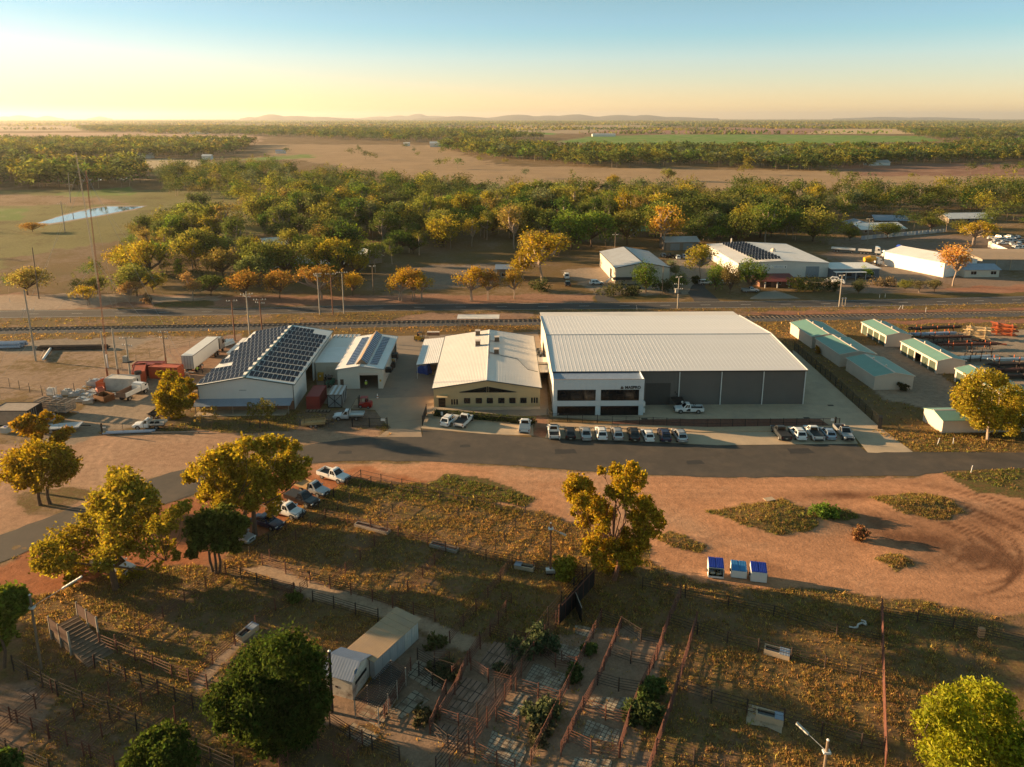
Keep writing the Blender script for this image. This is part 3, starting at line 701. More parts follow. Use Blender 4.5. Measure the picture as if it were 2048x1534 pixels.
def gable(name, label, cat, loc, w, d, eave, ridge, rz=0.0, wall=M['whitewall'], roof=M['whiteroof'], over=.25, openings=(), group=None, trimm=None, axis='y', th=.10, cap=True):
 t = thing(name, label, cat, loc, rz, group)
 mb = MB(); wall_box(mb, 0, w, 0, d, eave, .15, openings)
 if axis == 'y':
  for y in (0, d - .15): mb.prism([(0, eave + .002), (w, eave + .002), (w / 2, ridge - .02)], 1, y, y + .15)
 else:
  for x in (0, w - .15): mb.prism([(0, eave + .002), (d, eave + .002), (d / 2, ridge - .02)], 0, x, x + .15)
 mb.build('wall', wall, t)
 e = .12
 if axis == 'y':
  s = (ridge - eave) / (w / 2)
  A = slab_roof('roof', [(-over, -over, eave - s * over + e), (w / 2, -over, ridge + e), (w / 2, d + over, ridge + e), (-over, d + over, eave - s * over + e)], th, roof, t)
  B = slab_roof('roof', [(w / 2, -over, ridge + e), (w + over, -over, eave - s * over + e), (w + over, d + over, eave - s * over + e), (w / 2, d + over, ridge + e)], th, roof, t)
  if cap: MB().prism([(w / 2 - .25, ridge + e + .02 - s * .25), (w / 2, ridge + e + .05), (w / 2 + .25, ridge + e + .02 - s * .25)], 1, -over, d + over).build('ridge_cap', trimm or roof, t)
  if trimm:
   for y in (-over - .03, d + over + .03):
    m2 = MB(); m2.beam((-over, y, eave - s * over + e - .05), (w / 2, y, ridge + e - .05), .06, .2); m2.beam((w / 2, y, ridge + e - .05), (w + over, y, eave - s * over + e - .05), .06, .2)
    m2.build('barge', trimm, t)
   for x in (-over - .06, w + over + .06): MB().box(x - .06, x + .06, -over, d + over, eave - s * over + e - .16, eave - s * over + e - .01).build('gutter', trimm, t)
 else:
  s = (ridge - eave) / (d / 2)
  slab_roof('roof', [(-over, -over, eave - s * over + e), (w + over, -over, eave - s * over + e), (w + over, d / 2, ridge + e), (-over, d / 2, ridge + e)], th, roof, t)
  slab_roof('roof', [(-over, d / 2, ridge + e), (w + over, d / 2, ridge + e), (w + over, d + over, eave - s * over + e), (-over, d + over, eave - s * over + e)], th, roof, t)
  if cap: MB().prism([(d / 2 - .25, ridge + e + .02 - s * .25), (d / 2, ridge + e + .05), (d / 2 + .25, ridge + e + .02 - s * .25)], 0, -over, w + over).build('ridge_cap', trimm or roof, t)
 return t
def lettering(body, size, loc, rot, material, parent, name='lettering', ext=.03, bold=0.0):
 c = bpy.data.curves.new(name, 'FONT'); c.body = body; c.size = size; c.extrude = ext; c.align_x = 'LEFT'; c.offset = bold
 tmp = bpy.data.objects.new('tmp_text', c); COL.objects.link(tmp)
 me = bpy.data.meshes.new_from_object(tmp.evaluated_get(bpy.context.evaluated_depsgraph_get()))
 bpy.data.objects.remove(tmp); me.materials.clear(); me.materials.append(material); me.name = name
 o = link(name, me, parent); o.location = loc; o.rotation_euler = rot
 return o

# --- white shed covered with solar panels
t = gable('solar_shed', 'long white gabled shed whose roof is covered in rows of black solar panels', 'shed', P(399.6, 821), 17.75, 35, 4.95, 6.45, .035, trimm=mat('green_trim', (.05, .10, .10), .5), openings=(('R', 9.5, 15.5, 4.2),))
SA = t
wA, eA, rA = 17.75, 4.95, 6.45
pm = MB(); pm.box(-.40, .40, -.84, .84, -.04, 0)
frm = pm.build('solar_panel', [M['alu']], t)
cell = MB(); cell.box(-.375, .375, -.80, .80, .002, .008)
celo = cell.build('cell', M['solar'], frm)
slope = (rA - eA) / (wA / 2); ang = math.atan(slope); tilt = math.radians(15)
first = True
def place_panel(x, y, side):
 global first
 zr = rA + .12 - slope * abs(x - wA / 2)
 if first: o = frm; first = False
 else:
  o = part('solar_panel', frm, SA); part('cell', celo, o)
 o.location = (x, y, zr + .32); o.rotation_euler = Matrix.Rotation(ang * side, 4, 'Y').to_3x3().__matmul__(Matrix.Rotation(tilt, 3, 'X')).to_euler()
for j in range(11):
 y = 1.5 + 3.03 * j
 for k in range(10):
  if j == 10 and k > 5: continue
  place_panel(wA / 2 + .55 + .835 * k + .4, y, 1)
for j in range(12):
 y = 1.1 + 2.87 * j
 for k in range(10):
  if (j == 3 and k > 5) or (j >= 4 and k > 9 - (j % 2)) or (j > 9 and k > 8): continue
  place_panel(wA / 2 - .55 - .835 * k - .4, y, -1)
# awning across the front, brick base wall beneath it, posts
zt = 2.30
slab_roof('awning', [(-.35, -2.4, 1.75), (wA - .2, -2.4, 1.75), (wA - .2, -.004, zt), (-.35, -.004, zt)], .06, M['bluezinc'], t)
for k in range(6): MB().box(.2 + k * 3.4 - .05, .2 + k * 3.4 + .05, -2.35, -2.25, 0, 1.72).build('awning_post', M['palewood'], t)
MB().box(10.5, wA - .1, -.12, -.005, 0, 1.7).build('brick_panel', M['brick'], t)
MB().box(0.4, 10, -.10, -.005, 0, 1.7).build('lower_wall', mat('dim_weatherboard', (.26, .17, .11), .9, var=.2, ribs=(.2, 2, .02)), t)
MB().box(0, wA - 1, -2.9, -.15, -.02, .09).build('verandah_slab', M['conc'], t)
MB().box(wA / 2 - 1.2, wA / 2 + .1, -.02, -.003, 3.85, 4.02).build('faint_sign', mat('faint_grey_sign', (.40, .40, .38), .8), t)
for x, y in ((0.1, -.05), (wA - .05, -.06)): MB().tube((x, y, 0), (x, y, eA), .06, n=6).build('downpipe', M['trim'], t)
MB().box(wA - .3, wA - .05, 9.0, 9.5, 0, 4.6).build('door_jamb', M['zinc'], t)
MB().box(wA - .02, wA + .12, 15.5, 21.6, .1, 4.4).build('sliding_door', M['whitewall'], t)
# low annexe against its far-left side
a = thing('annexe_shed', 'low white flat-roofed annexe on the truck side of the solar panel shed', 'shed', P(457, 729), .035)
mb = MB(); wall_box(mb, 0, 5.2, 0, 11, 2.7); mb.build('wall', M['whitewall'], a)
slab_roof('roof', [(-.2, -.2, 2.75), (5.2, -.2, 3.1), (5.2, 11.2, 3.1), (-.2, 11.2, 2.75)], .1, M['whiteroof'], a)
# --- link building
t = thing('link_shed', 'flat-roofed cream link building between the two solar roofed sheds', 'shed', P(632.5, 759.5), .03)
mb = MB(); wall_box(mb, 0, 6.0, 0, 20, 3.75); mb.build('wall', mat('cream_wall_sheet', (.55, .51, .42), .6, var=.06, scale=.4, ribs=(.3, 0, .012)), t)
slab_roof('roof', [(-.1, -.2, 3.9), (6.0, -.2, 3.9), (6.0, 10, 3.98), (-.1, 10, 3.98)], .1, M['whiteroof'], t)
slab_roof('roof', [(-.1, 10.02, 3.99), (6.0, 10.02, 3.99), (6.0, 20.2, 3.9), (-.1, 20.2, 3.9)], .1, M['creamroof'], t)
MB().box(2.2, 3.9, -.05, -.003, .05, 2.9).build('sliding_door', mat('beige_door', (.5, .45, .36), .6), t)
for k in range(6): MB().beam((.3 + k * .95, 17, 4.02), (.3 + k * .95, 20, 3.96), .16, .06).build('skylight_rib', M['rustpale'], t)
# --- small white workshop with blue panels
wC, dC, eC, rC = 9.1, 22.3, 4.15, 4.8
t = gable('workshop', 'small white workshop with narrow strips of blue solar panels and a lit open doorway', 'workshop', P(676.3, 777.8), wC, dC, eC, rC, .025, wall=mat('offwhite_wall_sheet', (.60, .565, .49), .6, var=.06, scale=.4, ribs=(.3, 0, .012)), trimm=M['zinc'], openings=(('F', 4.45, 8.15, 2.95), ('F', .5, 1.2, 2.05), ('R', 13.5, 21.5, 3.2)))
MB().box(4.3, 8.3, -.18, -.003, 2.95, 3.4).build('roller_housing', M['shedwall'], t)
MB().box(.5, 1.2, .02, .07, 0.02, 2.05).build('door', mat('brown_door', (.11, .07, .05), .6), t)
MB().box(4.0, 8.8, .1, 12, .03, .05).build('floor', M['yardconc'], t)
MB().box(.2, 8.9, 12, 12.1, 0, 4).build('partition', M['oldwhite'], t)
mb = MB()
for k in range(3): mb.box(4.6, 8.2, 9, 9.6, .6 + k * .8, .66 + k * .8)
for k in range(9): mb.cbox((4.8 + k * .4, 9.3, .8 + (k % 3) * .8), (.25, .3, .28))
mb.build('shelving', M['trim'], t)
MB().box(8.45, 8.8, -.03, -.003, 1.5, 1.95).build('yellow_notice', M['yellow'], t)
# raised ridge frame: triangular prism, blue panels to the right, brown back to the left
fr = MB(); fr.prism([(wC / 2 - 1.0, rC + .02), (wC / 2 + 1.35, rC + .0), (wC / 2 + .05, rC + 1.1)], 1, 1.2, dC - .6)
ridge = fr.build('panel_frame', mat('brown_mesh', (.22, .15, .10), .8, var=.2), t)
pmC = MB(); pmC.box(-.78, .78, -.52, .52, 0, .04); first_c = None
sC = (rC - eC) / (wC / 2)
def cpanel(x, y, z, ay):
 global first_c
 if first_c is None:
  first_c = pmC.build('solar_panel', M['alu'], t); o = first_c
  c = MB(); c.box(-.755, .755, -.47, .47, .042, .048); first_c['c'] = 1
  globals()['cellC'] = c.build('cell', M['solarblue'], first_c)
 else:
  o = part('solar_panel', first_c, t); part('cell', globals()['cellC'], o)
 o.location = (x, y, z); o.rotation_euler = (0, ay, 0)
for k in range(18):
 y = 1.9 + 1.12 * k
 cpanel(wC / 2 + .71, y, rC + .60, math.atan2(1.1, 1.3))
 if k < 17: cpanel(wC / 2 + 2.55, y + .3, rC - sC * 2.55 + .16, math.atan(sC))
 if k < 17: cpanel(wC / 2 - 2.3, y + .2, rC - sC * 2.3 + .16, -math.atan(sC))
for k, y in enumerate((3.0, 12.5)):
 m2 = MB(); m2.box(wC + .15, wC + 1.35, y, y + 1.2, 2.3, 3.2); o = m2.build('evaporative_cooler', M['black'], t)
 MB().beam((wC + .1, y + .6, 1.2), (wC + 1.2, y + .6, 2.3), .08).build('bracket', M['zinc'], o)
for y in (13.5, 17.5, 21.5): MB().box(wC - .15, wC, y - .12, y + .12, 0, 3.2).build('post', M['shedwall'], t)
# --- cream gabled office-factory
wD, dD, eD, rD = 20.2, 33.5, 3.75, 5.3
t = gable('cream_building', 'cream rendered building with a pale gabled roof and triangular gable windows', 'building', P(868, 814), wD, dD, eD, rD, .015, wall=M['cream'], roof=M['creamroof'], trimm=mat('grey_green_trim', (.09, .10, .09), .6), cap=False)
TD = t
def gx(pxx): return P(pxx, 813).x - P(868, 814).x
for x in (928.7, 952, 974, 997, 1019, 1041): window(t, (gx(x), 0, .75), (1, 0, 0), 1.12, 1.0, (0, -1, 0), M['trim'], fw=.08)
for x in (903, 908, 913.2): window(t, (gx(x), 0, .5), (1, 0, 0), .25, 1.05, (0, -1, 0), M['trim'], fw=.04)
for x in (1062.5, 1067.5, 1072.5): window(t, (gx(x), 0, .75), (1, 0, 0), .25, 1.05, (0, -1, 0), M['trim'], fw=.04)
for tri in ([(4.9, 2.95), (10.0, 2.95), (10.0, 4.0)], [(10.5, 2.95), (15.7, 2.95), (10.5, 4.0)]):
 m2 = MB(); pts = [Vector((x, -.03, z)) for x, z in tri]
 for a_, b_ in zip(pts, pts[1:] + pts[:1]): m2.beam(a_, b_, .09)
 o = m2.build('gable_window', M['trim'], t); m2 = MB(); m2.add([Vector((x, -.02, z)) for x, z in tri], [(0, 1, 2)]); m2.build('pane', M['glass'], o)
m2 = MB(); m2.box(10.12, 10.38, -.04, -.005, 2.9, 4.1); m2.build('gable_mullion', M['glass'], t)
MB().box(.9, 2.2, -.06, -.003, .05, 2.2).build('door', M['glass'], t)
MB().box(.6, 2.7, -1.2, -.003, 2.25, 2.4).build('porch_roof', M['cream'], t)
MB().box(.0, wD, -1.6, -.16, -.02, .08).build('verandah_slab', M['conc'], t)
sD = (rD - eD) / (wD / 2)
for n_, (cx_, cy_) in enumerate(((957, 666), (956, 687), (994.5, 680), (992.5, 704.5))):
 q = P(cx_, cy_, 5.6); lx = q.x - P(868, 814).x + .3; ly = q.y - P(868, 814).y; zz = rD + .12 - sD * abs(lx - wD / 2)
 o = MB().box(lx - .5, lx + .5, ly - .5, ly + .5, zz + .15, zz + 1.15).build('rooftop_cooler', mat('brown_cooler_case', (.12, .085, .06), .7, ribs=(.12, 2, .02)), t)
 MB().box(lx - .58, lx + .58, ly - .58, ly + .58, zz + 1.15, zz + 1.25).build('lid', M['shedwall'], o)
 MB().box(lx - .6, lx + .6, ly - .6, ly + .6, zz - .05, zz + .15).build('base', M['zinc'], o)
 m2 = MB(); m2.path([(lx, ly, zz + .1), (wD / 2 + .25 * (1 if lx > wD / 2 else -1), ly - .4, rD + .2)], .05); m2.build('pipe', M['trim'], o)
MB().path([(wD / 2 + .15, 12.5, rD + .2), (wD / 2 + .15, 29, rD + .2)], .06).build('ridge_pipe', M['trim'], t)
pp = [(wD / 2 + .2, 17, rD + .16), (13.2, 15.6, 0), (16.2, 15.0, 0), (17.2, 12, 0), (18.2, 9.2, 0), (20.2, 8.6, 0)]
pp = [(x, y, rD + .16 - sD * abs(x - wD / 2)) for x, y, _ in pp]
MB().path(pp, .05).build('roof_cable', M['trim'], t)
MB().box(wD / 2 - .12, wD / 2 + .12, -.3, dD + .2, rD + .125, rD + .19).build('ridge_cap', M['whiteroof'], t)
# carport on its left, tarpaulin heap under it
t = thing('carport', 'pale blue lean-to carport roof on posts against the cream building', 'carport', P(832, 729, 0) * 0 + Vector((-20.1, 145.4, 0)), .02)
slab_roof('roof', [(0, 0, 3.3), (4.9, 0, 3.75), (4.9, 18, 3.75), (0, 18, 3.3)], .08, M['whiteroof'], t)
for y in (.3, 6, 12, 17.7): MB().box(.1, .22, y - .06, y + .06, 0, 3.2).build('post', M['zinc'], t)
mb = MB()
bm = bmesh.new(); bmesh.ops.create_icosphere(bm, subdivisions=3, radius=1)
for v in bm.verts:
 k = 1 + .35 * math.sin(v.co.x * 5 + v.co.y * 3) * math.cos(v.co.y * 4); v.co = Vector((v.co.x * 1.6 * k, v.co.y * 1.3 * k, max(-.05, v.co.z) * 1.9 * (1 + .2 * math.sin(v.co.x * 6))))
me = bpy.data.meshes.new('tarpaulin_heap'); bm.to_mesh(me); bm.free(); me.materials.append(M['tarp'])
o = link('tarpaulin_heap', me); o.location = P(852, 745); tag(o, 'crumpled blue tarpaulin heaped over goods under the carport', 'tarpaulin')
for k, (a_, lab) in enumerate((((866, 743), 'stack of brown cartons beside the blue tarpaulin under the carport'), ((871, 748), 'low brown crate at the open end of the carport'))):
 t = thing('carton_stack', lab, 'cartons', P(*a_)); MB().box(-.7, .7, -.6, .6, 0, .15).build('pallet', M['timber'], t)
 MB().box(-.6, .6, -.5, .5, .15, 1.4 - k * .7).build('carton', mat('cardboard', (.25, .16, .10), .9), t)
# canopy behind
t = thing('canopy', 'small flat white canopy on posts behind the cream building', 'canopy', P(913, 664) + Vector((0, 2, 0)))
MB().box(0, 11, 0, 4, 2.9, 3.05).build('roof', M['creamroof'], t)
for x in (.3, 5.5, 10.7):
 for y in (.2, 3.8): MB().box(x - .06, x + .06, y - .06, y + .06, 0, 2.9).build('post', M['palewood'], t)
# --- big grey warehouse
xL, xR, yF = 7.75, 56.0, 131.0
yR, yB = P(1300, 670, 8.3).y, P(1280, 633.5, 6.6).y
t = thing('warehouse', 'huge charcoal-walled warehouse with a long pale ribbed gable roof', 'warehouse', (xL, yF, 0), .017)
w, dR, dB = xR - xL, yR - yF, yB - yF
eF, rE, eB = 6.85, 8.3, 6.6
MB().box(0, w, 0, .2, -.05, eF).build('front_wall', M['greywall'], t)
mb = MB(); mb.prism([(.203, -.05), (dB, -.05), (dB, eB), (dR, rE - .1), (.203, eF)], 0, 0, .2); mb.build('side_wall', mat('sunlit_white_sheet', (.60, .55, .45), .6, var=.05, scale=.3, ribs=(.3, 1, .012)), t)  # white left wall, the sun's warm cream painted into its colour
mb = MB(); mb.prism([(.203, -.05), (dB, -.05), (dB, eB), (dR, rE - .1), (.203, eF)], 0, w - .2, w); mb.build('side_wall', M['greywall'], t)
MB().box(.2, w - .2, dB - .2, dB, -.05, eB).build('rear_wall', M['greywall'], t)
sheetw = .762; n = int(w / sheetw)
def ribsheet(L_):
 m2 = MB(); m2.box(0, sheetw - .004, 0, L_, 0, .03); m2.prism([(0, .03), (.10, .03), (.075, .05), (.025, .05)], 1, 0, L_)
 return m2
for (y0, z0, y1, z1) in ((-.25, eF + .08, dR, rE + .02), (dB + .25, eB + .08, dR + .01, rE + .02)):
 Ls = math.hypot(y1 - y0, z1 - z0); src = None
 for k in range(n + 1):
  if src is None: src = ribsheet(Ls).build('roof_sheet', M['roofE'], t); o = src
  else: o = part('roof_sheet', src, t)
  x = -.1 + k * sheetw; a_ = math.atan2(z1 - z0, abs(y1 - y0))
  o.location = (x if y1 > y0 else x + sheetw, y0, z0); o.rotation_euler = (a_, 0, 0) if y1 > y0 else (a_, 0, 0 if y1 > y0 else math.pi)
MB().prism([(dR - .4, rE + .02), (dR, rE + .16), (dR + .4, rE + .02)], 0, -.15, w + .2).build('ridge_cap', M['zinc'], t)
for x in (-.2, w + .22): 
 m2 = MB(); m2.beam((x, -.3, eF + .1), (x, dR, rE + .1), .14, .3); m2.beam((x, dR, rE + .1), (x, dB + .2, eB + .1), .14, .3); m2.build('barge', M['zinc'], t)
MB().box(-.1, w + .2, -.42, -.26, eF - .08, eF + .1).build('gutter', M['trim'], t)
for pxx in (1357, 1441, 1525, 1608.5):
 x = P(pxx, 811).x - xL; MB().tube((x, -.12, 0), (x, -.12, eF - .05), .10, n=8).build('downpipe', M['white'], t)
m2 = MB(); m2.box(25.5 - xL, 30.25 - xL, -.06, -.003, .02, 4.4)
for k in range(22): m2.box(25.52 - xL, 30.23 - xL, -.085, -.06, .05 + k * .2, .16 + k * .2)
m2.build('roller_door', mat('charcoal_roller_door', (.06, .058, .055), .6), t)
MB().path([(19.6 - xL - 5, -.3, eF - .3), (24.4 - xL, -.3, eF - .35), (24.4 - xL, -.3, eF - 1.0)], .09).build('overflow_pipe', M['white'], t)
for k in range(2): MB().tube((31.2 - xL + k * .35, -.1, 2.6 - k * .4), (31.2 - xL + k * .35, -.02, 2.6 - k * .4), .13, n=8).build('wall_vent', M['black'], t)
for k in range(3): MB().box(-.08, -.003, 20 + k * 5.5, 21.2 + k * 5.5, .05, 2.6).build('side_door', M['zinc'], t)
MB().box(-2.0 + .0, -.01, 10.5, 15.0, 2.9, 3.05).build('side_canopy', M['creamroof'], t)
a = thing('rear_annexe', 'low cream skillion roof running along the back of the warehouse', 'annexe', (xL, yB + .3, 0), .017)
mb = MB(); wall_box(mb, -.3, w - .2, 0, 6, 5.8); mb.build('wall', M['shedwall'], a)
slab_roof('roof', [(-.6, -.05, 6.3), (w, -.05, 6.3), (w, 6.2, 6.0), (-.6, 6.2, 6.0)], .1, M['creamroof'], a)
# --- office block in front of it
t = thing('office_block', 'two storey pale panelled office block with four black window bands on the warehouse front', 'office', P(1106, 831), .013)
wF, hF, dF = 16.72, 7.0, 4.75
MB().box(.1, wF - .1, .1, dF, -.05, 6.4).build('wall', M['panelwhite'], t)
for (x0, x1, y0, y1) in ((0, wF, 0, .1), (0, .12, .1, dF), (wF - .12, wF, .1, dF)): MB().box(x0 + .0, x1, y0 + .003, y1, 6.3, hF).build('parapet', M['panelwhite'], t)
slab_roof('roof', [(.13, .12, 6.45), (wF - .13, .12, 6.45), (wF - .13, dF, 6.75), (.13, dF, 6.75)], .04, M['bluezinc'], t)
MB().box(-.03, wF + .03, -.06, .16, hF, hF + .06).build('parapet_cap', mat('copper_cap', (.30, .25, .22), .5), t)
def fpanel(x0, x1, z0, z1, n):
 wv = (x1 - x0) / n; src = None
 for k in range(n):
  m2 = MB(); m2.box(0, wv - .035, -.05, .0, 0, z1 - z0 - .035)
  if src is None: src = m2.build('facade_panel', M['panelwhite'], t); o = src
  else: o = part('facade_panel', src, t)
  o.location = (x0 + k * wv, 0, z0)
wx = [P(p_, 831).x - P(1106, 831).x for p_ in (1113.8, 1190.3, 1200.6, 1276.8)]
fpanel(0, wx[0], 0, 1.55, 1); fpanel(0, wx[0], 1.55, 3, 1); fpanel(0, wx[0], 3, 5.05, 1); fpanel(wx[1], wx[2], 0, 1.75, 1); fpanel(wx[1], wx[2], 3, 5.05, 1); fpanel(wx[3], wF, 0, 1.8, 1); fpanel(wx[3], wF, 3, 5.05, 1)
fpanel(0, wx[0], 5.05, 6.5, 1); fpanel(wx[0], wF, 5.05, 6.5, 15); fpanel(0, wF, 6.5, 7.0, 16)
fpanel(wx[0], wx[1], 1.85, 2.93, 7); fpanel(wx[1], wx[2], 1.78, 2.97, 1); fpanel(wx[2], wx[3], 1.85, 2.93, 7); fpanel(wx[3], wF, 1.83, 2.97, 1)
for (a_, b_) in ((wx[0], wx[1]), (wx[2], wx[3])):
 for z0, z1 in ((.05, 1.8), (2.97, 5.0)):
  window(t, (a_ + .05, -.02, z0), (1, 0, 0), b_ - a_ - .1, z1 - z0, (0, -1, 0), M['black'], mull=5, fw=.05)
lx = P(1247.5, 831).x - P(1106, 831).x
lo_ = lettering('MASPRO', .76, (lx + .05, -.09, 5.22), (math.pi / 2, 0, 0), M['black'], t, ext=.04, bold=.018)
em = MB(); lx -= .72        # the small mark before the name: two leaning strokes over a foot with a bowl
em.beam((lx + .02, -.09, 5.22), (lx + .26, -.09, 5.70), .08, .16); em.beam((lx + .24, -.09, 5.45), (lx + .46, -.09, 5.24), .08, .15); em.beam((lx + .02, -.09, 5.26), (lx + .5, -.09, 5.26), .08, .10); em.beam((lx + .30, -.09, 5.44), (lx + .52, -.09, 5.46), .08, .10)
em.build('emblem', M['black'], t)
MB().box(.65 + wx[0] - .6, .95 + wx[0] - .6, -.06, -.045, .25, .42).build('sticker', M['white'], t)
for k in range(2):
 o = MB().box(wF + .02, wF + .42, .5, 1.3, .25 + k * 1.25, 1.05 + k * 1.25).build('condenser_unit', M['white'], t); MB().tube((wF + .42, .9, .65 + k * 1.25), (wF + .45, .9, .65 + k * 1.25), .3, n=10).build('fan', M['trim'], o)
# --- covered link between the cream building and the warehouse
t = thing('covered_link', 'cream box roof bridging the alley between cream building and warehouse', 'covered way', P(1079, 726, 3.4) * 1.0)
t.location.z = 0
MB().box(-.6, 2.35, 0, 3.3, 3.2, 3.6).build('roof', M['creamroof'], t)
MB().box(-.5, 2.25, .1, .2, 0, 3.2).build('wall', mat('gap_shade', (.09, .075, .06), .9), t)  # near-black sheet painted for the shaded gap below the link roof
for k, (dx_, dy_) in enumerate(((.5, 6.0), (.6, 9.5), (.3, 12.5), (.2, 15))):
 q = thing('plant_unit', ['grey air handling unit with fans in the alley just behind the covered link', 'grey air handling unit in the alley, second behind the covered link', 'boxy grey unit midway along the alley behind the covered link', 'boxy grey unit farthest along the alley beside the railway end'][k], 'air unit', t.location + Vector((dx_, dy_, 0)))
 MB().box(-.7, .7, -.9, .9, 0, 1.6).build('case', M['zinc'], q)
 for s_ in (-.4, .4): MB().tube((0, s_, 1.6), (0, s_, 1.68), .32, n=10).build('fan', M['trim'], q)
# --- storage sheds with green roofs
SH = [('pale storage shed with green roof farthest from the road, alone behind the warehouse corner', P(1560 + 400 / 6.39, 620 + 490 / 6.39), 8.0, 12.6, 0),
      ('middle shed of the windowless green-roofed row beside the long black fence', P(1560 + 755 / 6.39, 620 + 725 / 6.39), 8.0, 12.2, 0),
      ('nearest shed of the windowless green-roofed row with a dark bush at its end wall', P(1560 + 1195 / 6.39, 620 + 1020 / 6.39), 8.0, 11.8, 0),
      ('green-roofed shed with four dark green roller doors beside the railway', P(1560 + 1345 / 6.39, 620 + 470 / 6.39), 6.1, 11.9, 4),
      ('green-roofed storage shed with five openings, one of them standing open', P(1780 + 700 / 7.63, 620 + 970 / 7.63), 6.1, 14.2, 5),
      ('green-roofed shed with roller doors half hidden behind the golden gum', Vector((92.9, 129.5, 0)), 6.1, 14.8, 5)]
for k, (lab, loc, w, d, doors) in enumerate(SH):
 ops = [('L', .5 + i * (d - .6) / doors, .2 + (i + 1) * (d - .6) / doors - .1, 2.3) for i in range(doors)] if doors else ()
 t = gable('storage_shed', lab, 'storage shed', loc, w, d, 2.8, 3.55 if w > 7 else 3.45, .035 if k < 3 else .03, wall=M['shedwall'], roof=M['teal'], over=.15, group='green-roofed storage sheds', trimm=M['shedwall'], openings=ops)
 for i, (s_, a_, b_, h_) in enumerate(ops):
  if k == 4 and i == 2: continue
  m2 = MB(); m2.box(.08, .12, a_, b_, 0, h_)
  for j in range(11): m2.box(.05, .08, a_ + .02, b_ - .02, .04 + j * .21, .18 + j * .21)
  m2.build('roller_door', M['greendoor'], t)
 for y in (d * .3, d * .72):
  m2 = MB(); m2.tube((w / 2 + .1, y, (3.55 if w > 7 else 3.45) + .05), (w / 2 + .1, y, 3.98), .14, n=7); m2.tube((w / 2 + .1, y, 3.98), (w / 2 + .1, y, 4.1), .2, .05, n=7); m2.build('roof_vent', M['shedwall'], t)
t = gable('storage_shed', 'green-roofed pale shed standing side-on to the street behind the golden gum', 'storage shed', P(1883, 866.5), 21, 5.6, 2.3, 3.1, .04, wall=M['shedwall'], roof=M['teal'], over=.12, axis='x', group='green-roofed storage sheds', trimm=M['shedwall'])
# --- across the highway
t = gable('grey_roofed_shed', 'grey-roofed cream shed across the highway behind a round green tree', 'shed', P(1180 + 325 / 6.39, 460 + 690 / 6.39), 18.0, 30.5, 5.4, 7.1, .055, wall=mat('cream_far_sheet', (.55, .49, .40), .7, var=.06, scale=.3, ribs=(.3, 0, .01)), roof=M['zinc'], trimm=M['black'], openings=(('L', 7, 10, 3.6),))
slab_roof('awning', [(-1.2, -2.2, 1.9), (8.5, -2.2, 1.9), (8.5, -.01, 2.3), (-1.2, -.01, 2.3)], .06, M['black'], t)
slab_roof('lowered_sheet', [(-3.4, -1.0, .6), (-1.3, -1.4, 2.6), (-.9, 1.2, 2.7), (-3.0, 1.5, .7)], .06, M['greycont'], t)
tH = gable('white_factory', 'wide white factory across the highway with a dark block of solar panels on its roof', 'factory', P(1400 + 480 / 6.39, 460 + 603 / 6.39), 31.4, 38.7, 4.9, 5.7, .02, trimm=M['zinc'], wall=mat('pale_far_sheet', (.60, .58, .54), .7, var=.06, scale=.3, ribs=(.3, 0, .01)), roof=M['whiteroof'])
t = tH
m2 = MB(); m2.box(23.6, 28.2, -.08, -.003, .03, 3.7); 
for k in range(18): m2.box(23.62, 28.18, -.11, -.08, .06 + k * .2, .2 + k * .2)
m2.build('roller_door', mat('blue_grey_roller', (.22, .26, .30), .5), t)
o = MB().box(10.9, 16.9, -.12, -.003, 3.05, 4.15).build('sign_board', M['white'], t)
lettering('INDUSTRIES', .58, (12.4, -.14, 3.4), (math.pi / 2, 0, 0), mat('blue_grey_letters', (.25, .32, .45), .7), o, ext=.01)
MB().prism([(16.2, 3.35), (16.5, 3.35), (16.45, 3.9), (16.3, 3.85), (16.15, 3.6)], 1, -.15, -.12).build('emblem', M['black'], o)
m2 = MB(); m2.tube((19, 19, 5.2), (19, 19, 6.3), .9, n=10); m2.tube((19, 19, 6.3), (19, 19, 6.9), .9, .2, n=10); m2.build('roof_vent', M['shedwall'], t)
MB().tube((9.2, 37.5, 5), (9.2, 37.5, 7.5), .25, n=8).build('flue', M['creamroof'], t)
src = None; sH = .8 / 15.7
for j in range(13):
 for k in range(8):
  x = 5.4 + j * 0.25 + k * 1.12; y = 2.4 + (12 - j) * 2.7
  if src is None:
   m2 = MB(); m2.box(-.5, .5, -.85, .85, -.04, 0); src = m2.build('solar_panel', M['alu'], t); c = MB(); c.box(-.47, .47, -.82, .82, .002, .01); sc_ = c.build('cell', M['solar'], src); o = src
  else: o = part('solar_panel', src, t); part('cell', sc_, o)
  o.location = (x - j * .12, y, 4.9 + x * sH + .75); o.rotation_euler = (math.radians(24), -.05, 0)
# red-roofed brick front office
q = thing('brick_office', 'low brown brick office with a dark red verandah roof in front of the white factory', 'office', P(1519, 574), .02)
mb = MB(); wall_box(mb, 0, 11.2, 0, 4.4, 2.6); mb.build('wall', M['brick'], q)
slab_roof('roof', [(-1.5, -2.0, 2.25), (11.9, -2.0, 2.25), (11.2, 4.4, 3.6), (-1.5, 4.4, 3.6)], .12, M['redtile'], q)
for x in (1.2, 5.2, 9.0): MB().box(x - .12, x + .12, -1.7, -1.5, 0, 2.25).build('post', M['white'], q)
MB().box(2.2, 3.7, -.04, -.003, .05, 2.1).build('door', M['glass'], q)
for x in (6.0, 8.7): window(q, (x, 0, .9), (1, 0, 0), 1.0, 1.2, (0, -1, 0), M['white'], sill=True)
